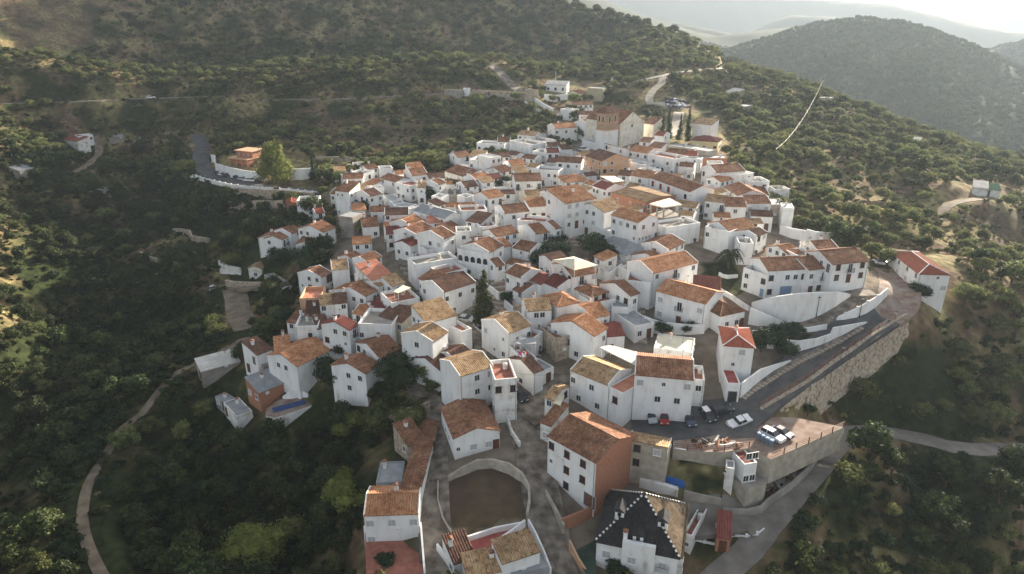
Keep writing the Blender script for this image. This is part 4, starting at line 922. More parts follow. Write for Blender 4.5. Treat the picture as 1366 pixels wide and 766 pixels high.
def wall_bt(c, pts_, th, m, label, name='garden_wall', cat='wall', posts=0, cap=None, down=1.0):
    """wall from stations (x, y of top, y of foot)"""
    B = []
    for x, yt, yb in pts_:
        p = cr(c, x, yb); q = cr(c, x, yt); g_ = gp(*p); zt = zat(q[0], q[1], g_[1]); B.append((Vector((g_[0], g_[1], 0)), g_[2], max(zt, g_[2] + .25)))
    root = empty(name, (B[0][0].x, B[0][0].y, B[0][1])); tag(root, label, cat); o = Vector(root.location)
    mb = MB(); n = len(B); off = []
    for i in range(n):
        a = B[max(0, i - 1)][0]; b = B[min(n - 1, i + 1)][0]; t = (b - a).normalized(); off.append(Vector((-t.y, t.x, 0)) * th)
    def P(i, k, z): q = B[i][0] + off[i] * k; return (q.x - o.x, q.y - o.y, z - o.z)
    for i in range(n - 1):
        z0, z1 = B[i][1] - down, B[i + 1][1] - down; mb.hexa([P(i, 0, z0), P(i + 1, 0, z1), P(i + 1, 1, z1), P(i, 1, z0)], [P(i, 0, B[i][2]), P(i + 1, 0, B[i + 1][2]), P(i + 1, 1, B[i + 1][2]), P(i, 1, B[i][2])])
    mb.build('wall_face' if not posts else 'parapet', M[m], root)
    if posts:
        pm = MB(); pm.box(-.2, -.2, -.9, .2, .2, .35); pm = pm.mesh('post', M[m])
        for i in range(n - 1):
            L_ = (B[i + 1][0] - B[i][0]).length; k = max(1, int(L_ / posts))
            for j in range(k):
                t = j / k; q = B[i][0].lerp(B[i + 1][0], t) + off[i] * .5; p = link('post', pm, root); p.location = (q.x - o.x, q.y - o.y, B[i][2] * (1 - t) + B[i + 1][2] * t - o.z)
    return root
def platform(c, poly, z, down, m, name, label=None, cat=None, side=None):
    P = [at_z(*cr(c, x, y), z) for x, y in poly]
    ar = sum(P[i][0] * P[(i + 1) % len(P)][1] - P[(i + 1) % len(P)][0] * P[i][1] for i in range(len(P)))
    if ar < 0: P = P[::-1]
    mb = MB(); mb.prism([(p[0], p[1]) for p in P], z - down, z, m=1 if side else 0, mt=0); o = mb.build(name, [M[m], M[side or m]])
    if label: tag(o, label, cat)
    else: tag(o, kind='structure')
    return o
def gz_at(c, x, y, off=0): return gp(*cr(c, x, y))[2] + off
# streets
STREETS = [('street', 2.7, 'street', [(590, 830), (584, 750), (579, 690), (578, 630), (577, 585), (572, 545), (560, 515), (549, 490), (541, 472)], 'P'),
 ('street', 3.3, 'street', [(758, 830), (742, 766), (731, 705), (719, 645), (708, 592), (700, 560), (690, 535), (672, 505), (655, 470), (644, 442), (625, 425), (600, 412)], 'P'),
 ('street', 3.0, 'street', [(700, 560), (722, 545), (738, 520), (745, 500)], 'P'),
 ('car_park', 5.8, 'asphalt', [(842, 566), (880, 566), (920, 566), (960, 563), (1000, 560)], 'P'),
 ('road', 4.2, 'asphalt', [(975, 566), (1000, 543), (1033, 517), (1072, 491), (1112, 465), (1148, 442), (1176, 424)], 'P'),
 ('road', 4.6, 'paving', [(1176, 424), (1195, 408), (1200, 388), (1196, 370), (1180, 358)], 'P'),
 ('ramp_street', 1.7, 'street', [(690, 628), (860, 612), (1000, 600), (1100, 575), (1200, 520), (1280, 455), (1320, 425)], 'C7'),
 ('ramp_street', 3.2, 'street', [(1400, 395), (1320, 400), (1150, 382), (950, 405), (840, 430), (720, 450)], 'C7'),
 ('lane', 1.9, 'street', [(230, 340), (300, 350), (360, 375), (430, 400), (480, 440), (510, 480), (495, 550), (485, 620), (470, 700), (470, 760)], 'C2'),
 ('lane', 2.0, 'street', [(970, 60), (960, 150), (955, 240), (1010, 330), (1060, 420)], 'C5'),
 ('square', 4.2, 'street', [(230, 470), (290, 500), (345, 560), (330, 620), (300, 660)], 'C1'),
 ('lane', 1.6, 'paving', [(240, 120), (300, 70), (360, 20)], 'C5'),
 ('yard', 3.0, 'concrete_lane', [(1018, 706), (1000, 694), (975, 694), (945, 697), (915, 700)], 'P')]
for nm, hw, m, P, c in STREETS:
    L_ = smooth_line([gp(*cr(c, *q)) for q in P], 2.0); strip(nm, L_, hw, m, lift=.14)
# upper viewpoint stone wall and its fence
LINE = [(p[0], p[1], max(p[2], float(ground(p[0], p[1])))) for p in WLINE]
wm = MB(); root = empty('stone_retaining_wall', LINE[0]); tag(root, 'rough stone retaining wall carrying the road that climbs to the viewpoint', 'stone wall')
o = Vector(LINE[0]); SL = smooth_line(LINE, 2.5)
RC = smooth_line([gp(*q) for q in STREETS[4][3]] , 2.0) + smooth_line([gp(*q) for q in STREETS[5][3]], 2.0)
for p in SL:
    c_ = min(RC, key=lambda r: (r.x - p.x) ** 2 + (r.y - p.y) ** 2); p.z = max(p.z, c_.z + .1)
for _ in range(3):
    for i_ in range(1, len(SL) - 1): SL[i_].z = (SL[i_ - 1].z + SL[i_ + 1].z + 2 * SL[i_].z) / 4
for a, b in zip(SL, SL[1:]):
    t = Vector((b.x - a.x, b.y - a.y, 0)).normalized(); n = Vector((t.y, -t.x, 0)); a = Vector((a.x, a.y, a.z)); q = random.Random(int(a.x * 10))
    def pp(p, k, z): r = p + n * k - o; return (r.x, r.y, p.z + z - o.z)
    wm.hexa([pp(a, 2.8, -8), pp(b, 2.8, -8), pp(b, -.3, -8), pp(a, -.3, -8)], [pp(a, .5, .35), pp(b, .5, .35), pp(b, -.1, .35), pp(a, -.1, .35)])
wm.build('wall_face', M['stone'], root)
sm_ = []
for k in range(6):                                    # single stones standing proud of the face
    b = MB(); q = random.Random(k); pts8 = [(x * (.5 + .2 * q.random()), y * .5, z * (.35 + .15 * q.random())) for x in (-1, 1) for y in (-1, 1) for z in (-1, 1)]
    i = [0, 4, 6, 2, 1, 5, 7, 3]; b.hexa([pts8[j] for j in i[:4]], [pts8[j] for j in i[4:]], bottom=True); sm_.append(b.mesh('stone', M['stone']))
cnt = 0
for si, (a, b) in enumerate(zip(SL, SL[1:])):
    t = Vector((b.x - a.x, b.y - a.y, 0)).normalized(); n = Vector((t.y, -t.x, 0)); q = random.Random(si + 99)
    for k in range(9):
        if cnt >= 290: break
        h = .2 + 4.2 * q.random(); f_ = (h + .35) / 8.35; r = a.lerp(b, q.random()) + n * (.5 + 2.3 * f_) - o; s = link('stone', sm_[q.randrange(6)], root); cnt += 1
        s.location = (r.x, r.y, a.z - h - o.z); s.rotation_euler = (-.25, 0, math.atan2(t.y, t.x)); s.scale = (.5 + .6 * q.random(), .5, .5 + .5 * q.random())
def fence(P, label, posts=2.8, h=1.15, m='rust_rail', name='railing_fence'):
    root = empty(name, P[0]); tag(root, label, 'fence'); o = Vector(P[0]); pm = MB(); pm.box(-.07, -.07, -.4, .07, .07, h + .12); pm = pm.mesh('post', M[m])
    D = 0; P = [Vector(p) for p in P]
    for a, b in zip(P, P[1:]):
        L_ = (b - a).length; k = max(1, round(L_ / posts))
        for j in range(k): q = link('post', pm, root); q.location = a.lerp(b, j / k) - o
        for zz in (.35, .75, h):
            r = MB(); t = (b - a).normalized(); n = Vector((-t.y, t.x, 0)) * .045
            A, B = a - o + Vector((0, 0, zz)), b - o + Vector((0, 0, zz)); u = Vector((0, 0, .08))
            r.hexa([A - n, B - n, B + n, A + n], [A - n + u, B - n + u, B + n + u, A + n + u], bottom=True); r.build('rail', M[m], root)
    return root
fence([p + Vector((0, 0, .35)) for p in SL[::3]], 'rust-brown railing fence along the top of the stone retaining wall')
# car terrace below the road
ZT = gz_at('P', 985, 566) + .35
platform('P', [(1126, 570), (1029, 613), (998, 598), (966, 603), (935, 603), (898, 600), (898, 588), (940, 584), (985, 574), (1002, 556), (1060, 557)], ZT, 5.2, 'paving', 'parking_terrace', side='render_grey')
def on_z(c, x, y, z): return Vector(at_z(*cr(c, x, y), z))
fence([on_z('P', 1125, 570, ZT), on_z('P', 1095, 584, ZT), on_z('P', 1062, 598, ZT), on_z('P', 1029, 612, ZT)], 'rust-brown railing along the outer edge of the parking terrace')
fence([on_z('P', 999, 597, ZT), on_z('P', 966, 602, ZT), on_z('P', 935, 602, ZT), on_z('P', 899, 599, ZT)], 'rust-brown railing above the white wall of the car park')
W = wall_bt
W('C7', [(685, 465, 492), (700, 460, 515), (740, 447, 552), (820, 432, 578), (900, 420, 592), (990, 412, 587), (1100, 407, 547), (1190, 405, 497), (1250, 410, 455), (1285, 420, 434)], .5, 'whitewash', 'tall curved white retaining wall below the long row of houses', 'retaining_wall')
W('C7', [(665, 500, 600), (720, 522, 612), (790, 548, 614), (880, 590, 610)], .5, 'whitewash', 'white wedge-shaped wall left of the tall curved retaining wall', 'retaining_wall')
W('C7', [(690, 640, 672), (800, 636, 668), (930, 630, 655), (1040, 618, 645), (1138, 600, 632)], .4, 'whitewash', 'low white wall beside the ramp behind the garden hedge')
W('C8', [(105, 632, 700), (200, 646, 708), (290, 655, 720), (400, 640, 690), (485, 612, 655), (495, 575, 650), (600, 557, 600), (706, 540, 548)], .4, 'whitewash', 'long white wall tapering along the inner side of the climbing road', 'retaining_wall', posts=0)
W('C8', [(500, 525, 534), (570, 490, 528), (640, 455, 516), (700, 420, 492), (760, 385, 452), (826, 335, 388)], .4, 'whitewash', 'white triangular wall between the ramp and the viewpoint road', 'retaining_wall', posts=5)
W('C4', [(628, 590, 640), (700, 608, 668), (780, 622, 685), (785, 612, 686), (840, 628, 694), (900, 632, 694), (966, 640, 690)], .4, 'whitewash', 'high white garden wall stepping along the right edge of the village')
W('C2', [(295, 218, 242), (400, 203, 226), (405, 182, 210), (550, 182, 208), (690, 178, 206), (735, 150, 190), (762, 128, 172), (880, 128, 160)], .4, 'whitewash', 'long white arcaded garden wall along the upper left edge of the village')
W('C2', [(0, 230, 262), (70, 226, 258), (140, 224, 254)], .4, 'whitewash', 'white wall left of the low flat house at the upper left edge')
W('D8', [(282, 390, 436), (305, 392, 438), (306, 440, 488), (400, 466, 528), (480, 484, 542), (600, 500, 552)], .4, 'whitewash', 'curved white retaining wall behind the cars parked at the left road', 'retaining_wall')
W('D8', [(758, 476, 545), (820, 474, 542), (886, 470, 530)], .4, 'whitewash', 'white retaining wall right of the big yellow-green tree', 'retaining_wall')
W('D8', [(905, 460, 490), (1010, 450, 482), (1135, 445, 476)], .4, 'whitewash', 'low white wall behind the dark garden trees at the left road')
W('D8', [(120, 520, 548), (190, 512, 538), (240, 530, 552), (330, 553, 575), (400, 568, 590), (520, 580, 598), (652, 588, 604)], .3, 'whitewash', 'white parapet with little posts along the left approach road', 'parapet_wall', posts=3.5)
W('D8', [(690, 592, 606), (800, 600, 616), (930, 615, 630)], .3, 'whitewash', 'white parapet with little posts continuing past the big tree', 'parapet_wall', posts=3.5)
W('D8', [(405, 592, 640), (550, 598, 642), (700, 602, 646), (900, 622, 650)], .6, 'stone', 'upper dry-stone terrace wall below the white parapet', 'terrace_wall')
W('D8', [(350, 672, 716), (480, 668, 722), (600, 664, 728), (728, 668, 732)], .6, 'stone', 'lower dry-stone terrace wall left of the brick house', 'terrace_wall')
W('E1', [(785, 356, 382), (820, 358, 384), (858, 364, 394), (866, 388, 412), (945, 402, 424)], .8, 'stone', 'pale rubble wall stepping down the left valley, the upper one', 'rubble_wall')
W('E1', [(630, 460, 468), (670, 482, 498), (730, 500, 520), (800, 510, 530), (900, 518, 538), (985, 522, 540)], .8, 'stone', 'long pale rubble wall curving across the left valley', 'rubble_wall')
W('E1', [(1020, 590, 616), (1060, 598, 628), (1120, 600, 630), (1210, 600, 624)], .9, 'stone', 'pale rubble wall beside the parked white car on the track', 'rubble_wall')
W('E1', [(995, 500, 560), (1030, 522, 562), (1090, 535, 565)], .5, 'whitewash_worn', 'worn pale yard wall left of the sagging farmhouse')
W('D2', [(455, 468, 492), (490, 530, 556), (528, 590, 618), (545, 648, 676), (595, 722, 756)], .4, 'whitewash_worn', 'street wall with purple flowering plants between the white hall and the street', 'street_wall', posts=4)
W('D5', [(612, 232, 258), (650, 208, 240), (700, 178, 222), (770, 142, 192), (850, 138, 186), (940, 160, 218), (1010, 214, 262), (1045, 280, 312), (1048, 350, 372), (1036, 425, 446)], .45, 'render_grey', 'round worn white wall enclosing the bare earth field', 'field_wall')
W('D5', [(550, 250, 262), (548, 350, 362), (575, 450, 462), (610, 510, 524), (655, 575, 590)], .25, 'render_grey', 'thin grey kerb wall on the street side of the earth field', 'field_wall')
W('C7', [(35, 550, 640), (90, 572, 652), (150, 586, 658), (240, 596, 662), (320, 602, 662), (402, 600, 655)], .4, 'whitewash', 'curved white terrace wall under the mottled-roof house', 'terrace_wall')
W('C7', [(488, 285, 305), (510, 298, 318), (545, 304, 326), (605, 300, 318)], .4, 'whitewash', 'rounded white planter wall in the palm garden', 'planter_wall')
W('C7', [(400, 310, 335), (430, 345, 368), (560, 420, 448), (620, 462, 492), (665, 492, 520)], .4, 'whitewash', 'diagonal white wall along the lane below the palm garden', 'lane_wall')
W('D6', [(108, 305, 330), (160, 400, 432), (205, 490, 555)], .4, 'render_grey', 'grey lane wall below the big house with ribbed roof', 'lane_wall')
W('D6', [(205, 466, 534), (290, 432, 500), (376, 398, 446)], .4, 'brick', 'bare brick yard wall below the big house with ribbed roof', 'brick_wall')
W('D6', [(240, 580, 645), (290, 680, 725), (345, 765, 800)], .3, 'tan', 'pinkish low wall between the lane and the green court', 'court_wall')
W('D7', [(200, 156, 208), (280, 172, 226), (360, 182, 238), (440, 188, 244), (478, 182, 240)], .4, 'whitewash', 'whitewashed wall under the car park railing', 'retaining_wall')
W('D7', [(716, 222, 326), (800, 182, 285), (900, 132, 225), (1000, 82, 172), (1050, 66, 140), (1132, 44, 80)], .3, 'cream', 'stained yellowish retaining wall under the parking terrace', 'retaining_wall')
W('D7', [(470, 492, 522), (600, 498, 532), (680, 480, 522), (720, 440, 482), (850, 350, 388), (930, 280, 312), (985, 215, 246)], .5, 'concrete', 'low curved concrete wall along the upper side of the lower road', 'roadside_wall')
W('D7', [(255, 392, 440), (350, 415, 458), (458, 436, 480)], .4, 'concrete', 'grey block wall below the little grass plot', 'block_wall')
W('D7', [(10, 330, 372), (110, 352, 405), (222, 385, 428)], .9, 'whitewash_worn', 'rounded whitewashed wall beside the blue door yard', 'yard_wall')
W('C1', [(60, 318, 346), (110, 352, 380), (172, 384, 404)], .3, 'whitewash', 'white wall beside the climbing road at the top of the village', 'street_wall')
W('C1', [(0, 338, 350), (80, 388, 402), (150, 425, 440), (222, 464, 478)], .3, 'whitewash_worn', 'low kerb wall with white posts on the outer side of the climbing road', 'kerb_wall', posts=4)
W('C1', [(116, 296, 332), (185, 302, 344), (258, 296, 332)], .4, 'whitewash', 'white terrace wall below the arched hall', 'terrace_wall')
W('C1', [(0, 262, 345), (85, 268, 345)], .4, 'stone', 'stone retaining wall left of the arched hall', 'retaining_wall')
W('D4', [(396, 364, 460), (450, 326, 412), (510, 284, 356), (600, 256, 292), (700, 228, 240)], .3, 'whitewash', 'white wall tapering from the garage along the climbing road', 'street_wall')
W('C6', [(890, 252, 322), (960, 286, 348), (1036, 234, 302)], .4, 'whitewash', 'white courtyard wall under the shady trees', 'courtyard_wall')
W('C3', [(996, 388, 458), (1060, 374, 440), (1100, 352, 412), (1154, 334, 392)], .4, 'whitewash', 'curved white wall right of the red-shuttered house', 'courtyard_wall')
W('C6', [(165, 290, 320), (215, 350, 390), (292, 408, 470)], .4, 'whitewash', 'white stair wall beside the tall conifer', 'stair_wall')
W('C6', [(325, 450, 500), (380, 500, 560)], .4, 'whitewash', 'white stair wall facing the tall conifer', 'stair_wall')
W('C6', [(380, 470, 575), (462, 490, 580)], .4, 'stone', 'rough stone wall at the foot of the middle stairs', 'stone_wall')
W('D1', [(430, 322, 388), (500, 312, 372), (586, 290, 338)], .4, 'whitewash_worn', 'peeling white wall below the long sunlit roof', 'yard_wall')
W('C6', [(248, 630, 700), (300, 700, 770), (345, 766, 830)], .4, 'whitewash', 'white street wall below the house with the white chimney', 'street_wall')
W('P', [(596, 119, 126), (640, 120, 128), (712, 124, 136)], .5, 'stone', 'stone wall along the upper side of the hillside road', 'retaining_wall')
W('D8', [(905, 400, 425), (1000, 402, 440), (1100, 404, 440), (1280, 410, 425)], 1.0, 'stone', 'broken rubble bank behind the white wall at the left edge', 'rubble_wall')
W('D1', [(948, 576, 648), (1040, 552, 625)], .5, 'stone', 'ruined stone enclosure wall in the slope left of the street, lower one', 'stone_wall')
W('D1', [(1078, 522, 575), (1150, 505, 560), (1232, 480, 545)], .5, 'stone', 'ruined stone wall beside the left street, upper one', 'stone_wall')
W('D7', [(520, 632, 642), (600, 640, 650), (660, 626, 638), (700, 596, 606)], .2, 'whitewash', 'low garden edging with white blocks below the yard', 'edging_wall', posts=1.2)
W('D7', [(310, 655, 664), (370, 668, 677), (430, 680, 690)], .2, 'whitewash', 'low edging wall with white blocks beside the red-roofed shelter', 'edging_wall', posts=1.2)
# stairs
def stairs(c, bl, br, tl, tr, n, label):
    q = [Vector(gp(*cr(c, *p))) for p in (bl, br, tl, tr)]; root = empty('stairway', q[0]); tag(root, label, 'stairs'); o = q[0]
    for k in range(n):
        a = q[0].lerp(q[2], k / n) - o; b = q[1].lerp(q[3], k / n) - o; a2 = q[0].lerp(q[2], (k + 1) / n) - o; b2 = q[1].lerp(q[3], (k + 1) / n) - o; z = max(a2.z, b2.z) + .22
        mb = MB(); mb.hexa([(a.x, a.y, z - 1.2), (b.x, b.y, z - 1.2), (b2.x, b2.y, z - 1.2), (a2.x, a2.y, z - 1.2)], [(a.x, a.y, z), (b.x, b.y, z), (b2.x, b2.y, z), (a2.x, a2.y, z)])
        mb.build('step', M['paving' if k % 2 else 'pale_road'], root)
stairs('C6', (690, 132), (790, 130), (720, 40), (800, 30), 10, 'broad stone stairs between the shady trees and the tallest white house')
stairs('C6', (265, 540), (370, 560), (245, 352), (325, 320), 14, 'long stone stairs right of the tall conifer')
stairs('C7', (0, 700), (60, 720), (0, 520), (45, 500), 12, 'narrow stepped alley below the arch')
# church
def arch_hole(root, x, z, w_, h_, y=0, rz=0, x0=0, y0=0):
    p = MB(); P = [(-w_ / 2, 0), (w_ / 2, 0)] + [(w_ / 2 * math.cos(a), h_ - w_ / 2 + w_ / 2 * math.sin(a)) for a in np.linspace(0, math.pi, 9)]
    p.face([(a, -.04, b) for a, b in P]); o = p.build('belfry_opening', M['dark_glass'], root); o.location = (x, y, z); o.rotation_euler = (0, 0, rz)
    f = MB(); 
    for (a, b), (c_, d) in zip(P[1:], P[2:] + P[:1]):
        n = Vector((-(d - b), 0, c_ - a)).normalized() * -.12
        f.hexa([(a, -.14, b), (c_, -.14, d), (c_, .02, d), (a, .02, b)], [(a + n.x, -.14, b + n.z), (c_ + n.x, -.14, d + n.z), (c_ + n.x, .02, d + n.z), (a + n.x, .02, b + n.z)])
    link('frame', f.mesh('frame', M['cream']), o)
ch = house('C1', 574, 474, 716, 456, 20, 9, 'x', 'tiles_brown', 'pale_wash', 'large cream church nave with a gabled front beside its brick tower', f='.w./...', s='../..', name='church', cat='church', chim=0, pitch=.62)
mb = MB(); Wc, Dc, Hc = ch['_d']
for x0, w_ in ((-.02, .5), (Wc - .48, .5)): mb.box(x0, -.18, -3, x0 + w_, -.004, Hc)
mb.box(-.3, -.3, Hc - .3, Wc + .3, -.19, Hc); mb.build('pilaster', M['cream'], ch)
ais = house('C1', 718, 472, 776, 478, 8, 6.3, 's', 'tiles_brown', 'pale_wash', 'cream side aisle of the church with a lean-to roof', f='.', name='church_aisle', cat='church', chim=0)
a, b, z = frame_from('C1', 490, 414, 568, 404, 15); Wt = (b - a).length; ang = math.atan2(b.y - a.y, b.x - a.x)
tw = empty('church_tower', (a.x, a.y, z - 15), ang); tag(tw, 'church bell tower with white base, brick belfry and low pyramid roof', 'church tower'); Dt = 5.0
mb = MB(); mb.box(0, 0, -4, Wt, Dt, 8.2); mb.build('tower_base', M['whitewash'], tw)
mb = MB(); mb.box(-.15, -.15, 8.2, Wt + .15, Dt + .15, 8.55); mb.box(-.15, -.15, 11, Wt + .15, Dt + .15, 11.25); mb.box(-.25, -.25, 14.7, Wt + .25, Dt + .25, 15); mb.build('cornice', M['tan'], tw)
mb = MB(); mb.box(.1, .1, 8.55, Wt - .1, Dt - .1, 14.7); mb.build('belfry', M['stone_brick'] if 'stone_brick' in M else mat('stone_brick', [(.26, .17, .11), (.38, .27, .18), (.46, .35, .25)], 2.5, .95, 6, bump=.05), tw)
for t in (.3, .7):
    arch_hole(tw, Wt * t, 11.7, .95, 2.2, .1); arch_hole(tw, .1, 11.7, .95, 2.2, Dt * t, -math.pi / 2)
    arch_hole(tw, Wt - .1, 11.7, .95, 2.2, Dt * t, math.pi / 2)
mb = MB(); e = .5; k = Wt / 2 + e; sl = math.hypot(1, .85)
for O, U, Vd in (((-e, -e), (1, 0, 0), (0, 1)), ((Wt + e, Dt + e), (-1, 0, 0), (0, -1)), ((Wt + e, -e), (0, 1, 0), (-1, 0)), ((-e, Dt + e), (0, -1, 0), (1, 0))):
    WW = (Wt if U[1] == 0 else Dt) + 2 * e; sheet(mb, (*O, 15.05), U, norm((*Vd, .85)), WW, k * sl, top=lambda u, WW=WW: min(u, WW - u) * sl); flat(mb, (*O, 15.05), U, norm((*Vd, .85)), WW, k * sl, top=lambda u, WW=WW: min(u, WW - u) * sl)
mb.build('roof', M['tiles_dark'], tw)
# square water tower above the church
wt = house('C1', 378, 258, 470, 262, 7, 7, 'f', '', 'khaki', 'square khaki tower block at the top of the village', f='..', name='tower_block', cat='tower', chim=0)
# unfinished brick building and its concrete frame
ub = house('C3', 525, 392, 728, 448, 13, 6.5, 'g', 'tiles_tan', 'brick', 'unfinished bare brick building with a low flat tan roof', f='.n..n.nn/......', name='brick_building', cat='building', pitch=.1, chim=0, verge=False)
zS = frame_from('C3', 765, 462, 835, 480, 9)[2]
P = [Vector(at_z(*cr('C3', x, y), zS)) for x, y in ((750, 458), (835, 480), (945, 464), (870, 424))]
fr = empty('unfinished_pavilion', (P[0].x, P[0].y, zS - 9)); tag(fr, 'open concrete frame of columns and slabs beside the unfinished brick building', 'unfinished building'); o = Vector(fr.location)
for dz in (0, -3.2, -6.4):
    mb = MB(); Q = [(p.x - o.x, p.y - o.y) for p in P]; mb.prism(Q, zS - o.z + dz - .3, zS - o.z + dz); mb.face([(x, y, zS - o.z + dz - .3) for x, y in Q][::-1]); mb.build('slab', M['cream' if dz == 0 else 'concrete'], fr)
cm = MB(); cm.box(-.2, -.2, -12, .2, .2, 0); cm = cm.mesh('column', M['concrete'])
for u in (.04, .5, .96):
    for v in (.06, .94):
        p = P[0].lerp(P[1], u).lerp(P[3].lerp(P[2], u), v); c_ = link('column', cm, fr); c_.location = (p.x - o.x, p.y - o.y, zS - o.z - .3)
# canopies
def canopy(c, poly, z, m, label, posts=3.0, name='canopy', th=.14, slope=0):
    P = [Vector(at_z(*cr(c, x, y), z)) for x, y in poly]; root = empty(name, (P[0].x, P[0].y, z - posts)); tag(root, label, 'canopy'); o = Vector(root.location)
    mb = MB(); Q = [(p.x - o.x, p.y - o.y) for p in P]
    if sum(Q[i][0] * Q[(i + 1) % 4][1] - Q[(i + 1) % 4][0] * Q[i][1] for i in range(4)) < 0: Q = Q[::-1]
    cx = sum(q[0] for q in Q) / 4; cy = sum(q[1] for q in Q) / 4
    for k in range(4): mb.face([(*Q[k], posts), (*Q[(k + 1) % 4], posts), (cx, cy, posts + slope)])
    mb.prism(Q, posts - th, posts - .004); mb.build('canopy_sheet', M[m], root)
    pm = MB(); pm.cyl((0, 0, -posts), (0, 0, 0), .07, .07, 6); pm = pm.mesh('post', M['white_frame'])
    for q in Q: p = link('post', pm, root); p.location = (cx + (q[0] - cx) * .9, cy + (q[1] - cy) * .9, posts)
    return root
hz = lambda lab: HOBJ[lab].location.z + HOBJ[lab]['_d'][2]
canopy('C6', [(615, 212), (750, 272), (890, 242), (745, 190)], hz('white house with balcony under the pale pyramid canopy') + 2.6, 'cream_sheet', 'pale pyramid canopy over a roof terrace in the centre', slope=1.1)
canopy('C5', [(878, 400), (905, 410), (986, 378), (935, 362)], hz('white house with a cream awning over its roof terrace') + 1.4, 'cream_sheet', 'cream awning over the terrace at the left of the centre', posts=2.4)
canopy('C3', [(452, 292), (530, 330), (598, 322), (540, 292)], hz('white house with glossy crimson roof by the cream awning') + 1.2, 'cream_sheet', 'cream awning beside the glossy crimson roof', posts=2.4)
canopy('D3', [(268, 150), (520, 275), (582, 200), (330, 135)], hz('white corner house with pink-red flat roof above the parked cars') + 1.6, 'pale_sheet', 'long pale corrugated roof sheet behind the pink-red flat roof', posts=2.2)
canopy('D2', [(560, 118), (600, 132), (702, 128), (690, 85)], hz('narrow white house with a red roof terrace and pink cloth') + 1.8, 'grey_sheet', 'grey awning over the red roof terrace with pink cloth', posts=2.3)
canopy('D2', [(790, 478), (845, 500), (870, 440), (848, 418)], hz('small sunlit house with patchy tan roof at the street corner') - .2, 'cream_sheet', 'small cream awning next to the street corner house', posts=2.3)
# black-roofed villa
a, b, z = frame_from('D6', 395, 588, 842, 680, 6.5); Wv = (b - a).length; ang = math.atan2(b.y - a.y, b.x - a.x)
vl = empty('villa', (a.x, a.y, z - 6.5), ang); tag(vl, 'white villa with a steep black and tan hipped roof edged by dotted white ridges', 'villa'); Dv = 12.5; H_ = 6.5
mb = MB(); mb.prism([(0, 0), (Wv, 0), (Wv, Dv), (0, Dv)], -5, H_); mb.prism([(4, -.5), (9.0, -.5), (9.0, .2), (4, .2)], -5, H_ + 1.5); mb.build('wall', M['whitewash'], vl)
pt = .86; e = .35; sl = math.hypot(1, pt)
def vroof(O, U, Vd, WW, m):
    mb = MB(); tp = lambda u: min(u, WW - u) * sl
    sheet(mb, (*O, H_ + .1), U, norm((*Vd, pt)), WW, 20, top=tp); Lr = min(Wv, Dv) / 2 + e
    mb2 = flat(mb, (*O, H_ + .1), U, norm((*Vd, pt)), WW, Lr * sl, top=tp); return mb.build('roof', M[m], vl)
vroof((-e, -e), (1, 0, 0), (0, 1), Wv + 2 * e, 'tiles_black'); vroof((-e, Dv + e), (0, -1, 0), (1, 0), Dv + 2 * e, 'tiles_black')
vroof((Wv + e, -e), (0, 1, 0), (-1, 0), Dv + 2 * e, 'tiles_umber'); vroof((Wv + e, Dv + e), (-1, 0, 0), (0, -1), Wv + 2 * e, 'tiles_umber')
k = min(Wv, Dv) / 2 + e; ap = [(-e + k, -e + k), (Wv + e - k, Dv + e - k)] if Wv < Dv else [(-e + k, -e + k), (Wv + e - k, Dv + e - k)]
dash = MB(); dash.box(-.17, -.14, 0, .17, .14, .16); dash = dash.mesh('ridge_tile', M['white_frame'])
dark_ = MB(); dark_.box(-.17, -.12, 0, .17, .12, .12); dark_ = dark_.mesh('ridge_tile', M['tiles_black'])
def ridge(p, q, root=vl):
    p = Vector(p); q = Vector(q); n = int((q - p).length / .36); t = (q - p).normalized(); rot = t.to_track_quat('X', 'Z').to_euler()
    for i in range(n): r = link('ridge_tile', dash if i % 2 else dark_, root); r.location = p.lerp(q, (i + .5) / n) + Vector((0, 0, .1)); r.rotation_euler = rot
zt = H_ + .1 + k * pt
for cx, cy, t in ((-e, -e, ap[0]), (Wv + e, -e, ap[1] if Wv > Dv and False else (Wv + e - k, -e + k)), (Wv + e, Dv + e, ap[1]), (-e, Dv + e, (-e + k, Dv + e - k))): ridge((cx, cy, H_ + .15), (t[0], t[1], zt))
ridge((-e + k, -e + k, zt), (Wv + e - k, -e + k, zt))
for x, y, w_ in ((6.2, 1.3, 1.6), (9.6, 3.4, 1.5), (2.9, 3.6, 1.4)):   # dormers
    zb_ = H_ + y * pt; d_ = MB(); d_.box(x - w_ / 2, y - .6, zb_ - .8, x + w_ / 2, y + 1.3, zb_ + 1.0); o = d_.build('dormer', M['whitewash'], vl)
    r = MB()
    for s_ in (-1, 1):
        U = (0, -1, 0) if s_ > 0 else (0, 1, 0)
        r.face([(x + s_ * (w_ / 2 + .25), y - .8, zb_ + .95), (x + s_ * (w_ / 2 + .25), y + 1.6, zb_ + .95), (x, y + 1.9, zb_ + 1.75), (x, y - .8, zb_ + 1.75)][::s_])
    r.face([(x - w_ / 2 - .25, y - .8, zb_ + .95), (x + w_ / 2 + .25, y - .8, zb_ + .95), (x, y - .8, zb_ + 1.75)]); r.build('dormer_roof', M['tiles_black'], o)
    p_, f_ = win_mesh('n', True); q = link('pane', p_, o); q.location = (x, y - .61, zb_ + .1); link('frame', f_, q).parent = o; 
    o.children[-1].location = q.location
put_chimney(vl, 4.3, .4, H_ + 1.6, 0)
for ch_, x, zz in (('s', 1.6, 3.9), ('s', 5.6, 4.2), ('s', 10.2, 3.9), ('w', 10.2, .9), ('n', 6.4, 1.4), ('w', 3, .9)): put_window(vl, ch_, x, -.5 if 4 < x < 9 else 0, zz, 0)
put_balcony(vl, 10.2, 0, 3.6, 0)
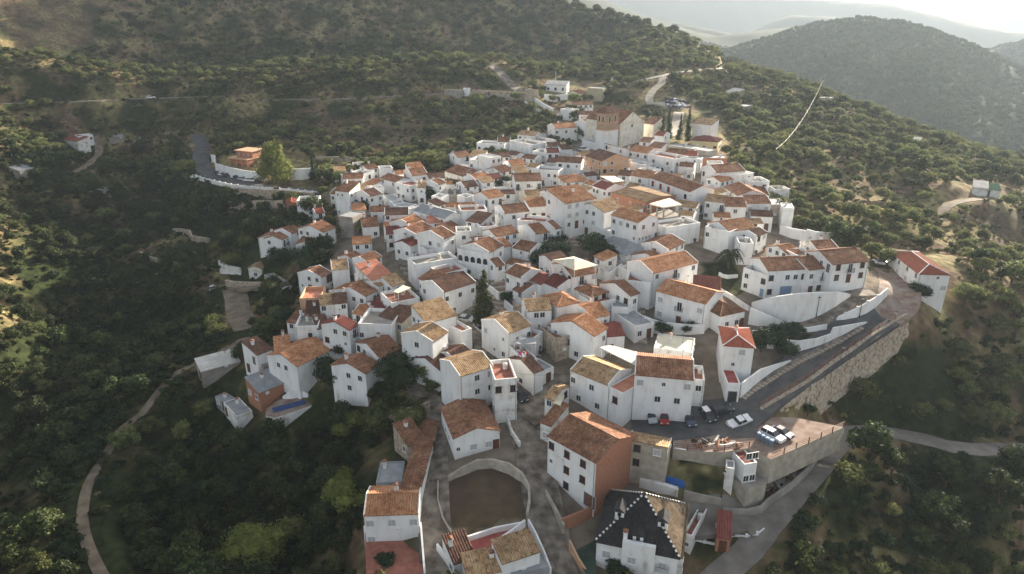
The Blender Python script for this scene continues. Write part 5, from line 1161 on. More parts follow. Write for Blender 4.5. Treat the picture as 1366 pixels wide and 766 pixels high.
for ch_, y in (('w', 4), ('w', 8)): put_window(vl, ch_, Wv, y, 3.5, math.pi / 2); put_window(vl, ch_, 0, y, 3.5, -math.pi / 2)
house('D6', 776, 656, 868, 676, 10, 4.6, 's', 'tiles_umber', 'whitewash_worn', 'tan-roofed wing on the right side of the black-roofed villa', f='..', name='villa_wing', cat='house', chim=0)
# orange brick villa under construction at the left road
a, b, z = frame_from('D8', 390, 408, 494, 418, 3.4)
bv = empty('unfinished_villa', (a.x, a.y, z - 3.4), math.atan2(b.y - a.y, b.x - a.x)); tag(bv, 'unfinished orange brick villa with two concrete slabs at the left road', 'villa'); w_ = (b - a).length
mb = MB(); mb.box(0, 1.2, -3, w_, 10, 3.1); mb.box(1.5, 3, 3.4, w_ + .5, 10, 6.2); mb.build('wall', M['brick'], bv)
mb = MB(); mb.box(-1, -.6, 3.1, w_ + .6, 10.6, 3.4); mb.box(.8, 2.2, 6.2, w_ + 1.2, 10.6, 6.5); mb.build('slab', M['tan'], bv)
mb = MB(); mb.box(-.1, 0, -3, .3, .4, 3.1); mb = mb.mesh('column', M['brick'])
for i in range(4): c_ = link('column', mb, bv); c_.location = (i * (w_ - .2) / 3, 0, 0)
for i in range(3): put_window(bv, 'n', 2.8 + i * 2.6, 3, 4.3, 0)
# swimming pool and decks
zP = gz_at('D1', 380, 510) + .9
platform('D1', [(245, 520), (330, 465), (470, 438), (500, 450), (522, 500), (300, 575), (245, 560)], zP, 6, 'paving', 'pool_deck', side='whitewash_worn')
P = [at_z(*cr('D1', x, y), zP) for x, y in ((282, 515), (292, 545), (494, 490), (485, 463))]
mb = MB(); mb.prism([(p[0], p[1]) for p in P], zP - .3, zP + .03); mat('pool_water', [(.015, .045, .16), (.02, .06, .20)], .8, .35, 3, spec=.25)
tag(mb.build('swimming_pool', M['pool_water']), 'long dark blue swimming pool on a raised deck', 'swimming pool')
W('D1', [(350, 448, 475), (400, 415, 468), (445, 405, 450), (500, 432, 452)], .4, 'whitewash', 'white wall with curved top behind the swimming pool', 'pool_wall')
zQ = gz_at('D5', 300, 560) + .5
platform('D5', [(150, 538), (455, 530), (480, 790), (160, 790)], zQ, 5, 'terracotta_floor', 'paved_terrace', side='whitewash')
W('D5', [(148, 500, 545), (155, 600, 640), (170, 700, 745), (176, 780, 830)], .3, 'whitewash', 'white side wall of the brown paved terrace on the left', 'terrace_wall')
W('D5', [(455, 480, 530), (462, 560, 610), (470, 660, 710), (478, 760, 810)], .3, 'whitewash', 'white side wall of the brown paved terrace on the street', 'terrace_wall')
# long street wing with a falling tiled roof behind the orange-roofed house
sw = house('D5', 372, 300, 452, 312, 22, 4.5, 'l', 'tiles_orange', 'whitewash', 'long narrow street wing with orange roof behind the paved terrace house', f='.', name='white_house', chim=0) if False else house('D5', 350, 305, 450, 308, 21, 4.8, 'x', 'tiles_brown', 'whitewash', 'long narrow street wing with brown roof behind the paved terrace house', f='.', chim=0, pitch=.2)
# bottom terrace house
zR = gz_at('D5', 800, 640) + 2.0
platform('D5', [(660, 590), (1010, 510), (1065, 575), (870, 640), (880, 690), (790, 695), (740, 640), (700, 650)], zR, 5, 'red_floor', 'roof_terrace', 'red-floored terrace of the house at the bottom centre', 'terrace', side='whitewash')
W('D5', [(545, 600, 640), (610, 680, 730), (665, 745, 800)], .3, 'whitewash', 'white street wall left of the red-floored terrace', 'terrace_wall')
W('D5', [(595, 545, 600), (640, 600, 655), (700, 660, 715)], .3, 'whitewash', 'inner white wall left of the red-floored terrace', 'terrace_wall')
W('D5', [(1045, 465, 500), (1085, 540, 600), (1130, 640, 700), (1165, 735, 800)], .3, 'whitewash', 'white wall along the street right of the red-floored terrace', 'terrace_wall')
def parapet_z(c, P, z, h, label, m='whitewash'):
    Q = [Vector(at_z(*cr(c, x, y), z)) for x, y in P]; root = empty('parapet_wall', Q[0]); tag(root, label, 'wall'); o = Q[0]; mb = MB()
    for a, b in zip(Q, Q[1:]):
        t = (b - a).normalized(); n = Vector((-t.y, t.x, 0)) * .15; A, B = a - o, b - o; u = Vector((0, 0, h)); mb.hexa([A - n, B - n, B + n, A + n], [A - n + u, B - n + u, B + n + u, A + n + u])
    mb.build('parapet', M[m], root)
parapet_z('D5', [(700, 590), (740, 578), (870, 535), (1010, 508)], zR, 1.0, 'thin white parapet at the back of the red-floored terrace')
parapet_z('D5', [(900, 600), (960, 560), (1030, 505)], zR, 1.4, 'slanting white parapet across the red-floored terrace')
zg = gz_at('D6', 330, 640) + .25
platform('D6', [(245, 570), (392, 500), (392, 790), (350, 800), (300, 690)], zg, 3, 'court', 'court', side='concrete') if 'court' in M else None

bh = HOBJ['big white house with ribbed brown roof and small red-brown balconies']; Wb, Db, Hb = bh['_d']; mb = MB()
mb.face([(Wb + .03, 0.05, -4), (Wb + .03, Db, -4), (Wb + .03, Db, Hb - .1), (Wb + .03, Db / 2, Hb + Db / 2 * .34 - .1), (Wb + .03, .05, Hb - .1)]); mb.face([(Wb + .01, .05, -4), (Wb + .03, .05, -4), (Wb + .03, .05, Hb - .1), (Wb + .01, .05, Hb - .1)][::-1])
mb.build('brick_gable', M['brick'], bh)
# low houses and sheds squeezed into the gaps of the village
SEGS = [np.array(P) for hw, P in ROADL.values()] + [np.array(smooth_line([gp(*cr(c, *q)) for q in P], 2.0)) for nm, hw, m, P, c in STREETS]
SEGW = [hw for hw, P in ROADL.values()] + [t[1] for t in STREETS]
CORE2 = [(450, 235), (600, 240), (700, 190), (790, 190), (940, 215), (1020, 300), (1000, 330), (930, 400), (860, 480), (760, 480), (700, 500), (600, 500), (560, 440), (480, 470), (420, 430), (430, 360), (480, 330)]
KEEP = [[(545, 212), (600, 212), (610, 232), (540, 232)], [(900, 345), (990, 345), (1000, 400), (900, 380)], [(600, 380), (665, 370), (690, 440), (610, 420)], [(690, 300), (880, 300), (900, 365), (690, 360)], [(770, 170), (860, 170), (850, 225), (770, 215)]]
def free(cx, cy, r_):
    for x, y, a, W_, D_ in BUILT:
        ca, sa = math.cos(a), math.sin(a); u = (cx - x) * ca + (cy - y) * sa; v = -(cx - x) * sa + (cy - y) * ca
        if math.hypot(max(0, -u, u - W_), max(0, -v, v - D_)) < r_: return False
    for A, hw in zip(SEGS, SEGW):
        if np.hypot(A[:, 0] - cx, A[:, 1] - cy).min() < hw + r_ - .4: return False
    return True
qi = random.Random(5); cand = []
for gx in np.arange(-90, 110, 1.5):
    for gy in np.arange(120, 300, 1.5):
        px, py, d = to_px(gx, gy, float(ground(gx, gy)))
        if in_poly(px, py, CORE2) and not any(in_poly(px, py, k) for k in KEEP): cand.append((gx, gy, px, py))
qi.shuffle(cand); done = []
SH = {'tiles_brown': 'brown-roofed', 'tiles_tan': 'tan-roofed', 'tiles_orange': 'orange-roofed', 'tiles_dark': 'dark-roofed'}
for gx, gy, px, py in cand:
    if len(done) >= 75: break
    r_ = qi.choice((3.2, 2.8, 2.4))
    if not free(gx, gy, r_): continue
    near = min(((h_, to_px(h_.location.x, h_.location.y, h_.location.z)) for h_ in HOBJ.values()), key=lambda t: (t[1][0] - px) ** 2 + (t[1][1] - py) ** 2)[0]
    t_ = qi.choice(list(SH)); W_ = r_ * 2 - .4; D_ = r_ * 1.7; H2 = qi.choice((3.6, 4.4, 5.0)); a = near.rotation_euler.z; zz = float(ground(gx, gy)) + H2
    ca, sa = math.cos(a), math.sin(a); A = (gx - W_ / 2 * ca + D_ / 2 * sa, gy - W_ / 2 * sa - D_ / 2 * ca); B = (A[0] + W_ * ca, A[1] + W_ * sa)
    pa = to_px(*A, zz); pb = to_px(*B, zz); rf = qi.choice('ggsst'); done.append(1)
    lab = 'small low ' + (SH[t_] if rf != 't' else 'flat-roofed') + ' house by the ' + ' '.join(near['label'].split()[:9])
    if any(w_ in lab.split()[-1:] for w_ in ('the', 'a', 'of', 'with', 'and', 'to', 'its')): lab = ' '.join(lab.split()[:-1])
    house('P', pa[0], pa[1], pb[0], pb[1], D_, H2, rf, t_, qi.choice(('whitewash', 'whitewash', 'whitewash_worn')), lab, zE=zz, name='white_house', chim=0)
print('infill', len(done))
# kerb strip of pale and dark pavers along the inner side of the climbing road
kr = MB(); kp = [MB(), MB()]
for i_ in range(2): kp[i_].box(-.3, -.75, -.3, .3, .75, .05)
kpm = [kp[0].mesh('paver', M['pale_road']), kp[1].mesh('paver', M['paving'])]
KL = smooth_line([gp(*q) for q in ((991, 531), (1003, 522), (1025, 508), (1060, 486), (1090, 471), (1120, 455), (1150, 437))], .62)
kb = MB(); 
ks = strip('kerb_strip', KL, .75, 'street', lift=.2)
for i_, p in enumerate(KL[:-1]):
    o_ = link('paver', kpm[i_ % 2], ks); t = KL[i_ + 1] - p; o_.location = (p.x, p.y, max(p.z, float(ground(p.x, p.y))) + .21); o_.rotation_euler = (0, 0, math.atan2(t.y, t.x)); o_.scale = (.85, 1, 1)
mat('court_green', [(.035, .06, .045), (.055, .085, .06)], .8, .95, 5)
platform('D6', [(245, 570), (392, 500), (392, 790), (350, 800), (300, 690)], gz_at('D6', 330, 640) + .25, 3, 'court_green', 'court', side='concrete')
for nm, c1 in (('car_white', (.75, .75, .75)), ('car_silver', (.42, .44, .46)), ('car_red', (.35, .03, .03)), ('car_dark', (.03, .032, .04)), ('car_blue', (.05, .06, .10)), ('car_purple', (.045, .02, .07))):
    mat(nm, [c1, tuple(v * 1.1 for v in c1)], 1, .4, 2, spec=.4)
mat('tyre', [(.02, .02, .02), (.03, .03, .03)], 2, .9); mat('lamp_glass', [(.6, .6, .58), (.7, .7, .68)], 2, .2); mat('tail_red', [(.35, .02, .02), (.45, .03, .03)], 2, .3); mat('bin_blue', [(.12, .16, .22), (.17, .21, .28)], 2, .6)
CARM = {}
def car_meshes(kind, paint):
    if (kind, paint) in CARM: return CARM[kind, paint]
    L_, Wd, prof, cab = {'hatch': (3.9, 1.7, [(-1.95, .35), (-1.95, .85), (-1.75, .95), (.85, .98), (1.75, .78), (1.95, .6), (1.95, .35)], [(-1.85, .95), (-1.5, 1.45), (.15, 1.45), (.95, .97)]),
        'suv': (4.5, 1.85, [(-2.2, .4), (-2.25, 1.0), (-2.1, 1.1), (1.0, 1.1), (2.1, .95), (2.25, .7), (2.25, .4)], [(-2.1, 1.1), (-1.85, 1.7), (.3, 1.7), (1.05, 1.09)]),
        'sedan': (4.5, 1.78, [(-2.25, .35), (-2.25, .85), (-2.1, .95), (1.1, .95), (2.05, .8), (2.25, .6), (2.25, .35)], [(-1.6, .95), (-.95, 1.42), (.4, 1.42), (1.15, .94)]),
        'pickup': (5.0, 1.85, [(-2.5, .45), (-2.5, 1.05), (-2.4, 1.08), (1.1, 1.1), (2.35, 1.0), (2.5, .75), (2.5, .45)], [(-.95, 1.08), (-.75, 1.75), (.55, 1.75), (1.2, 1.09)])}[kind]
    b = MB(); hw = Wd / 2
    def loft(mb, P, w0, w1, z0, z1):
        n = len(P)
        def wz(z): t = (z - z0) / (z1 - z0 + 1e-6); return w0 + (w1 - w0) * max(0, min(1, t))
        for i in range(n):
            (xa, za), (xb, zb) = P[i], P[(i + 1) % n]; mb.face([(xa, -wz(za), za), (xa, wz(za), za), (xb, wz(zb), zb), (xb, -wz(zb), zb)])
        mb.face([(x, -wz(z), z) for x, z in P]); mb.face([(x, wz(z), z) for x, z in P][::-1])
    loft(b, prof, hw, hw * .93, .6, 1.1)
    (x0, z0), (x1, z1), (x2, z2), (x3, z3) = cab; g_ = MB(); loft(g_, cab, hw * .9, hw * .7, z0, z1)
    r = MB(); r.hexa([(x1 + .02, -hw * .71, z1 - .01), (x2 - .02, -hw * .71, z2 - .01), (x2 - .02, hw * .71, z2 - .01), (x1 + .02, hw * .71, z1 - .01)], [(x1 + .1, -hw * .66, z1 + .05), (x2 - .1, -hw * .66, z2 + .05), (x2 - .1, hw * .66, z2 + .05), (x1 + .1, hw * .66, z1 + .05)])
    for x_ in (x1 + (x2 - x1) * .5,):                 # door pillars
        for s in (-1, 1): r.hexa([(x_ - .05, s * hw * .905, z0), (x_ + .05, s * hw * .905, z0), (x_ + .05, s * hw * .88, z0), (x_ - .05, s * hw * .88, z0)], [(x_ - .05, s * hw * .72, z1), (x_ + .05, s * hw * .72, z1), (x_ + .05, s * hw * .69, z1), (x_ - .05, s * hw * .69, z1)])
    wh = MB(); wh.cyl((0, -.1, 0), (0, .1, 0), .33, .33, 12); rim = MB(); rim.cyl((0, -.115, 0), (0, .115, 0), .19, .19, 10)
    hl = MB(); hl.box(-.06, -.2, -.08, .04, .2, .08); tl = MB(); tl.box(-.04, -.16, -.12, .06, .16, .12)
    CARM[kind, paint] = (b.mesh('body', M[paint]), g_.mesh('windows', M['dark_glass']), r.mesh('roof', M[paint]), wh.mesh('wheel', M['tyre']), rim.mesh('rim', M['car_silver']), hl.mesh('headlight', M['lamp_glass']), tl.mesh('tail_light', M['tail_red']), L_, hw)
    return CARM[kind, paint]
def car(px, py, deg, kind, paint, label, z=None, group=None, name='parked_car'):
    me = car_meshes(kind, paint)
    p = Vector(gp(px, py)) if z is None else Vector(at_z(px, py, z))
    if z is None: p.z = float(ground(p.x, p.y)) + .17
    root = empty(name, p, R(deg)); tag(root, label, 'car', group); L_, hw = me[7:]
    a = R(deg); e = 1.3
    if z is None:
        ca, sa = math.cos(a), math.sin(a); gz_ = lambda u, v: float(ground(p.x + u * ca - v * sa, p.y + u * sa + v * ca))
        root.rotation_euler = (math.atan2(gz_(0, .8) - gz_(0, -.8), 1.6) , -math.atan2(gz_(e, 0) - gz_(-e, 0), 2 * e), a)
    b = link('body', me[0], root); link('windows', me[1], root); link('roof', me[2], root)
    for x in (-L_ * .31, L_ * .31):
        for y in (-hw + .08, hw - .08): w_ = link('wheel', me[3], root); w_.location = (x, y, .33); link('rim', me[4], w_)
    for y in (-hw * .68, hw * .68):
        h = link('headlight', me[5], root); h.location = (L_ / 2 - .04, y, .68 if kind in ('hatch', 'sedan') else .85); t = link('tail_light', me[6], root); t.location = (-L_ / 2 + .02, y, .8 if kind in ('hatch', 'sedan') else .95)
    return root
car(868.7, 559, -88, 'hatch', 'car_silver', 'silver hatchback, leftmost of the cars in front of the white house', group='cars in the lower car park')
car(886, 561, -98, 'hatch', 'car_red', 'dark red hatchback beside the silver hatchback', group='cars in the lower car park')
car(918.6, 562, -84, 'sedan', 'car_blue', 'dark blue-grey saloon car parked nose out in front of the white house', group='cars in the lower car park')
c = car(943, 557, -72, 'hatch', 'car_dark', 'small black car with a white roof in the lower car park', group='cars in the lower car park')
[k for k in c.children if k.name.startswith('roof')][0].data = car_meshes('hatch', 'car_white')[2]
car(962, 551.5, 18, 'suv', 'car_dark', 'black estate car parked sideways below the garage', group='cars in the lower car park')
car(985, 566.5, 24, 'pickup', 'car_white', 'white pickup parked askew by the edge of the car park', z=ZT + .02 if False else None, group='cars in the lower car park')
car(1030, 585, -52, 'suv', 'car_white', 'white off-road car on the parking terrace beside the bins', z=ZT + .01)
car(1042, 580, -52, 'sedan', 'car_purple', 'dark purple saloon car on the parking terrace', z=ZT + .01)
car(695, 530, -70, 'sedan', 'car_dark', 'black car at the foot of the terraced tower with red-brown balconies')
car(623, 428.5, -28, 'hatch', 'car_silver', 'silver car at the top of the street of parked cars')
car(642, 441, -60, 'sedan', 'car_silver', 'silver-blue car on the street below the tall conifer')
car(425.5, 339.5, 65, 'hatch', 'car_white', 'white car nearest the pediment house', group='two white cars beside the pediment house')
car(433, 340.5, 60, 'hatch', 'car_silver', 'pale silver car right of the white car by the pediment house', group='two white cars beside the pediment house')
car(384.5, 389, 75, 'hatch', 'car_white', 'white car in the fenced strip at the left village edge')
car(285, 388, 110, 'suv', 'car_white', 'white off-road car alone on the track in the left valley')
car(779.5, 202, -40, 'suv', 'car_white', 'white van-like car on the upper square')
car(773, 211, 15, 'hatch', 'car_dark', 'dark car by the tan gable house on the upper square')
car(1174, 353.5, 5, 'sedan', 'car_white', 'white car beside the lone red-roofed house')
car(201.5, 132, 2, 'suv', 'car_white', 'white car driving on the far valley road', name='car')
for i, (x, y, p_, k) in enumerate([(291, 233.5, 'car_dark', 'hatch'), (296.5, 235, 'car_white', 'hatch'), (302.5, 236, 'car_dark', 'sedan'), (316.5, 239, 'car_blue', 'hatch'), (324.5, 241, 'car_silver', 'sedan'), (331, 242.5, 'car_white', 'hatch'), (337, 243, 'car_white', 'suv'), (347.5, 243, 'car_dark', 'suv')]):
    wh = ['leftmost, dark, at the white retaining wall', 'white, second from the left at the retaining wall', 'dark, third from the left at the retaining wall', 'dark blue, fourth from the left at the retaining wall', 'silver, fifth from the left at the retaining wall',
          'small white one right of the silver one', 'taller white one left of the last dark one', 'dark and tall, nearest the big yellow-green tree'][i]
    car(x, y, -35 + 8 * (i % 3), k, p_, 'car parked at the left road, ' + wh, group='cars parked along the left approach road')
q = random.Random(3)
for i in range(14):
    x = 891 + (i % 5) * 4.6 + q.random() * 1.5; y = 134.5 + (i // 5) * 4.6 + (i % 5) * .8
    pt_ = ['car_white', 'car_dark', 'car_silver', 'car_blue'][q.randrange(4)]
    car(x, y, q.choice((-60, -55, 20)), 'hatch', pt_, {'car_white': 'white', 'car_dark': 'black', 'car_silver': 'silver', 'car_blue': 'dark blue'}[pt_] + ' car in the crowded car park behind the cypresses', group='cars in the car park behind the cypresses')
mb = MB(); tag(strip('car_park', smooth_line([gp(886, 136), gp(900, 140), gp(915, 143)], 2), 7, 'pale_road', lift=.08), kind='structure'); strip('lane', smooth_line([gp(906, 150), gp(904, 160), gp(902, 172), gp(900, 182)], 2), 2.4, 'pale_road')
# bins
bm_ = MB(); bm_.hexa([(-.5, -.35, 0), (.5, -.35, 0), (.5, .35, 0), (-.5, .35, 0)], [(-.6, -.45, 1.15), (.6, -.45, 1.15), (.6, .45, 1.15), (-.6, .45, 1.15)]); lm = MB(); lm.hexa([(-.64, -.5, 1.15), (.64, -.5, 1.15), (.64, .5, 1.15), (-.64, .5, 1.15)], [(-.5, -.4, 1.35), (.5, -.4, 1.35), (.5, .4, 1.35), (-.5, .4, 1.35)])
bm_ = bm_.mesh('bin_body', M['bin_blue']); lm = lm.mesh('lid', M['blue_paint'])
for i, (x, y) in enumerate([(1012, 585.5), (1017.5, 588.7), (1023, 592), (1028.5, 595)]):
    r = empty('waste_bin', at_z(x, y, ZT), R(-38)); tag(r, ['blue-grey waste bin, farthest left of the four by the white off-road car', 'blue-grey waste bin, second of four from the left', 'blue-grey waste bin, third of four from the left', 'blue-grey waste bin, nearest the terrace railing'][i], 'waste bin', 'waste bins on the parking terrace'); r.scale = (.62, .85, 1); link('bin_body', bm_, r); link('lid', lm, r)
house('D7', 590, 246, 660, 234, 4.6, 4.6, 'f', '', 'whitewash', 'white kiosk with brown flat roof and four square windows', f='ww/ww', name='white_kiosk', cat='kiosk', zE=ZT - .3, floor='tiles_crimson', chim=0)
house('D7', 488, 262, 536, 270, 2.4, 4.5, 'f', '', 'whitewash_worn', 'narrow whitewashed pillar hut beside the kiosk', f='.', name='pillar_hut', cat='hut', zE=ZT - 1.0, chim=0)
platform('D7', [(500, 300), (560, 350), (600, 378), (705, 352), (716, 322), (640, 290), (540, 270)], ZT - 4.1, 5, 'concrete', 'kiosk_platform', side='render_grey')
# street lamps
def lamp(px, py, h, label, z=None):
    p = gp(px, py) if z is None else at_z(px, py, z); r = empty('street_lamp', p); tag(r, label, 'street lamp'); a = MB(); a.cyl((0, 0, -.5), (0, 0, h), .09, .05, 8); a.cyl((0, 0, -.2), (0, 0, .8), .14, .12, 8); a.build('pole', M['iron'], r)
    b = MB(); b.hexa([(-.16, -.16, h), (.16, -.16, h), (.16, .16, h), (-.16, .16, h)], [(-.26, -.26, h + .5), (.26, -.26, h + .5), (.26, .26, h + .5), (-.26, .26, h + .5)]); b.build('lantern', M['lamp_glass'], r)
    c = MB(); c.hexa([(-.3, -.3, h + .5), (.3, -.3, h + .5), (.3, .3, h + .5), (-.3, .3, h + .5)], [(-.05, -.05, h + .75), (.05, -.05, h + .75), (.05, .05, h + .75), (-.05, .05, h + .75)]); c.build('cap', M['iron'], r)
lamp(1088.5, 424, 4.5, 'black street lamp before the tall curved retaining wall'); lamp(1146, 424, 4.5, 'black street lamp beside the white triangular wall'); lamp(1107, 382, 4.5, 'black street lamp at the middle of the long row of houses')
lamp(1190, 443, 4.5, 'black street lamp on the sunlit viewpoint road'); lamp(1121, 487, 4.0, 'black street lamp on the fence side of the climbing road'); lamp(962, 664, 5, 'black street lamp in the yard below the grass plot')
# power cable from a pole on the ridge
def pole(px, py, h, label):
    p = Vector(gp(px, py)); r = empty('utility_pole', p); tag(r, label, 'pole'); a = MB(); a.cyl((0, 0, -1), (0, 0, h), .16, .11, 8, m=0); a.build('pole', M['bark'], r); b = MB(); b.box(-1.0, -.06, h - .7, 1.0, .06, h - .55); b.build('crossarm', M['bark'], r); return p + Vector((0, 0, h - .5))
p0 = pole(1094, 134, 11, 'tall wooden pole on the ridge holding the long cable'); p1 = pole(1031, 226, 8, 'wooden pole among the olives at the low end of the cable')
mb = MB(); prev = None
for i in range(25):
    t = i / 24; p = p0.lerp(p1, t) - p0 - Vector((0, 0, 4 * 5.0 * t * (1 - t)))
    if prev is not None: mb.cyl(prev, p, .04, .04, 6, cap=False)
    prev = p
mat('cable_white', [(.25, .24, .22), (.3, .29, .27)], 1, .5)
r = empty('overhead_cable', p0); tag(r, 'long pale sagging cable hanging across the right slope', 'cable'); mb.build('cable', M['cable_white'], r)
r = Vector(gp(*cr('C1', 184, 272))); mt = empty('mast', r); tag(mt, 'thin white mast in front of the arched hall', 'mast'); mb = MB()
for k in range(3): a = k * 2.09; mb.cyl((math.cos(a) * .5, math.sin(a) * .5, -1), (math.cos(a) * .12, math.sin(a) * .12, 10), .06, .05, 5)
mb.build('mast_legs', M['white_frame'], mt); mb = MB()
for k in range(9): z_ = k * 1.1; s_ = .5 - .38 * z_ / 10; mb.box(-s_, -.03, z_, s_, .03, z_ + .07)
mb.build('braces', M['white_frame'], mt)
# green umbrella, pink cloth, blue board, red shelter
um = empty('parasol', Vector(at_z(*cr('C6', 688, 625), hz('rough stone house with red roof terrace and green umbrella')))); tag(um, 'dark green parasol on the roof terrace of the stone house', 'parasol'); mb = MB(); n = 8
for k in range(n):
    a, b = 2 * math.pi * k / n, 2 * math.pi * (k + 1) / n; mb.face([(1.9 * math.cos(a), 1.9 * math.sin(a), 1.0), (1.9 * math.cos(b), 1.9 * math.sin(b), 1.0), (0, 0, 1.9)])
mat('green_cloth', [(.02, .10, .05), (.03, .14, .07)], 1, .9); mb.build('parasol_cloth', M['green_cloth'], um); mb = MB(); mb.cyl((0, 0, -.9), (0, 0, 1.95), .04, .04, 6); mb.build('pole', M['white_frame'], um)
mat('pink_cloth', [(.55, .04, .22), (.62, .06, .28)], 1, .9); mat('blue_cloth', [(.02, .10, .35), (.03, .13, .42)], 1, .8)
p = Vector(at_z(*cr('D2', 622, 190), hz('narrow white house with a red roof terrace and pink cloth') + .2)); pc = empty('drying_cloth', p); tag(pc, 'bright pink cloth drying on the red roof terrace', 'cloth'); mb = MB(); mb.box(-.9, -.03, -.6, .9, .03, .5); mb.build('cloth', M['pink_cloth'], pc); mb = MB(); mb.cyl((-1, 0, -1.1), (-1, 0, .55), .03, .03, 5); mb.cyl((1, 0, -1.1), (1, 0, .55), .03, .03, 5); mb.build('rack', M['iron'], pc)
W('D6', [(768, 228, 262), (800, 235, 275), (838, 245, 288), (876, 260, 300)], .15, 'blue_cloth', 'bright blue hoarding at the foot of the unpainted house', 'blue_hoarding', cat='hoarding')
W('D8', [(556, 610, 640), (594, 612, 642)], .3, 'blue_paint', 'small blue hut side below the white parapet', 'blue_hut', cat='hut')
house('D7', 436, 640, 515, 655, 5, 3, 's', 'tiles_crimson', 'brick', 'small shelter with a dark red roof by the lower yard', f='.d.', name='shelter', cat='shelter', chim=0)
house('D7', 255, 622, 302, 640, 8, 3.6, 'T', '', 'whitewash_worn', 'narrow white hut with a rusty roof terrace right of the villa', f='n', name='hut', cat='hut', chim=0)
house('P', 1298, 250, 1318, 252, 6, 3, 's', 'pale_sheet', 'whitewash_worn', 'pale farm shed on the levelled ground of the far right slope', f='..', name='farm_shed', cat='shed', chim=0)
house('P', 1322, 253, 1336, 254, 5, 3, 's', 'green_cloth', 'whitewash_worn', 'farm shed with a green sheet roof on the far right slope', f='..', name='farm_shed', cat='shed', chim=0)
house('E1', 88, 98, 180, 78, 6, 2.4, 's', 'grey_sheet', 'concrete', 'pale greenhouse-like shed in the far left valley', f='..', name='shed', cat='shed', chim=0)
# scrap heap below the parking terrace
q = random.Random(11); mb = MB()
for k in range(150):
    t = q.random(); x = 690 + t * 260 + q.random() * 30; y = 400 - t * 190 - q.random() * 55; p = gp(*cr('D7', x, y)); a = q.random() * 3.14; l = .3 + q.random() * 1.6; w_ = .08 + q.random() * .35; h = .1 + q.random() * .8
    c_, s_ = math.cos(a), math.sin(a); mb.hexa([(p[0] + u * c_ - v * s_, p[1] + u * s_ + v * c_, p[2] - .3) for u, v in ((-l, -w_), (l, -w_), (l, w_), (-l, w_))], [(p[0] + u * c_ - v * s_, p[1] + u * s_ + v * c_, p[2] + h * (.4 + .6 * (u > 0))) for u, v in ((-l, -w_), (l, -w_), (l, w_), (-l, w_))], m=q.randrange(4))
tag(mb.build('scrap_heap', [M['bark'], M['concrete'], M['grey_sheet'], M['brown_wood']]), 'heap of planks and scrap under the parking terrace', 'scrap', kind='stuff')
q = random.Random(12); mb = MB()
for k in range(40):
    x = 290 + q.random() * 290; y = 90 + q.random() * 45; p = on_z('D7', x, y + 20, ZT) if y + 20 < 150 else on_z('D7', x, 140, ZT); a = q.random() * 3.14; l = .3 + q.random() * 1.1; w_ = .06 + q.random() * .1; c_, s_ = math.cos(a), math.sin(a); h = .1 + q.random() * .5
    mb.hexa([(p.x + u * c_ - v * s_, p.y + u * s_ + v * c_, p.z - .1) for u, v in ((-l, -w_), (l, -w_), (l, w_), (-l, w_))], [(p.x + u * c_ - v * s_, p.y + u * s_ + v * c_, p.z + h) for u, v in ((-l, -w_), (l, -w_), (l, w_), (-l, w_))], m=q.randrange(3))
tag(mb.build('building_rubble', [M['whitewash_worn'], M['bark'], M['brick']]), 'boards and rubble lying at the edge of the car park', 'rubble', kind='stuff')
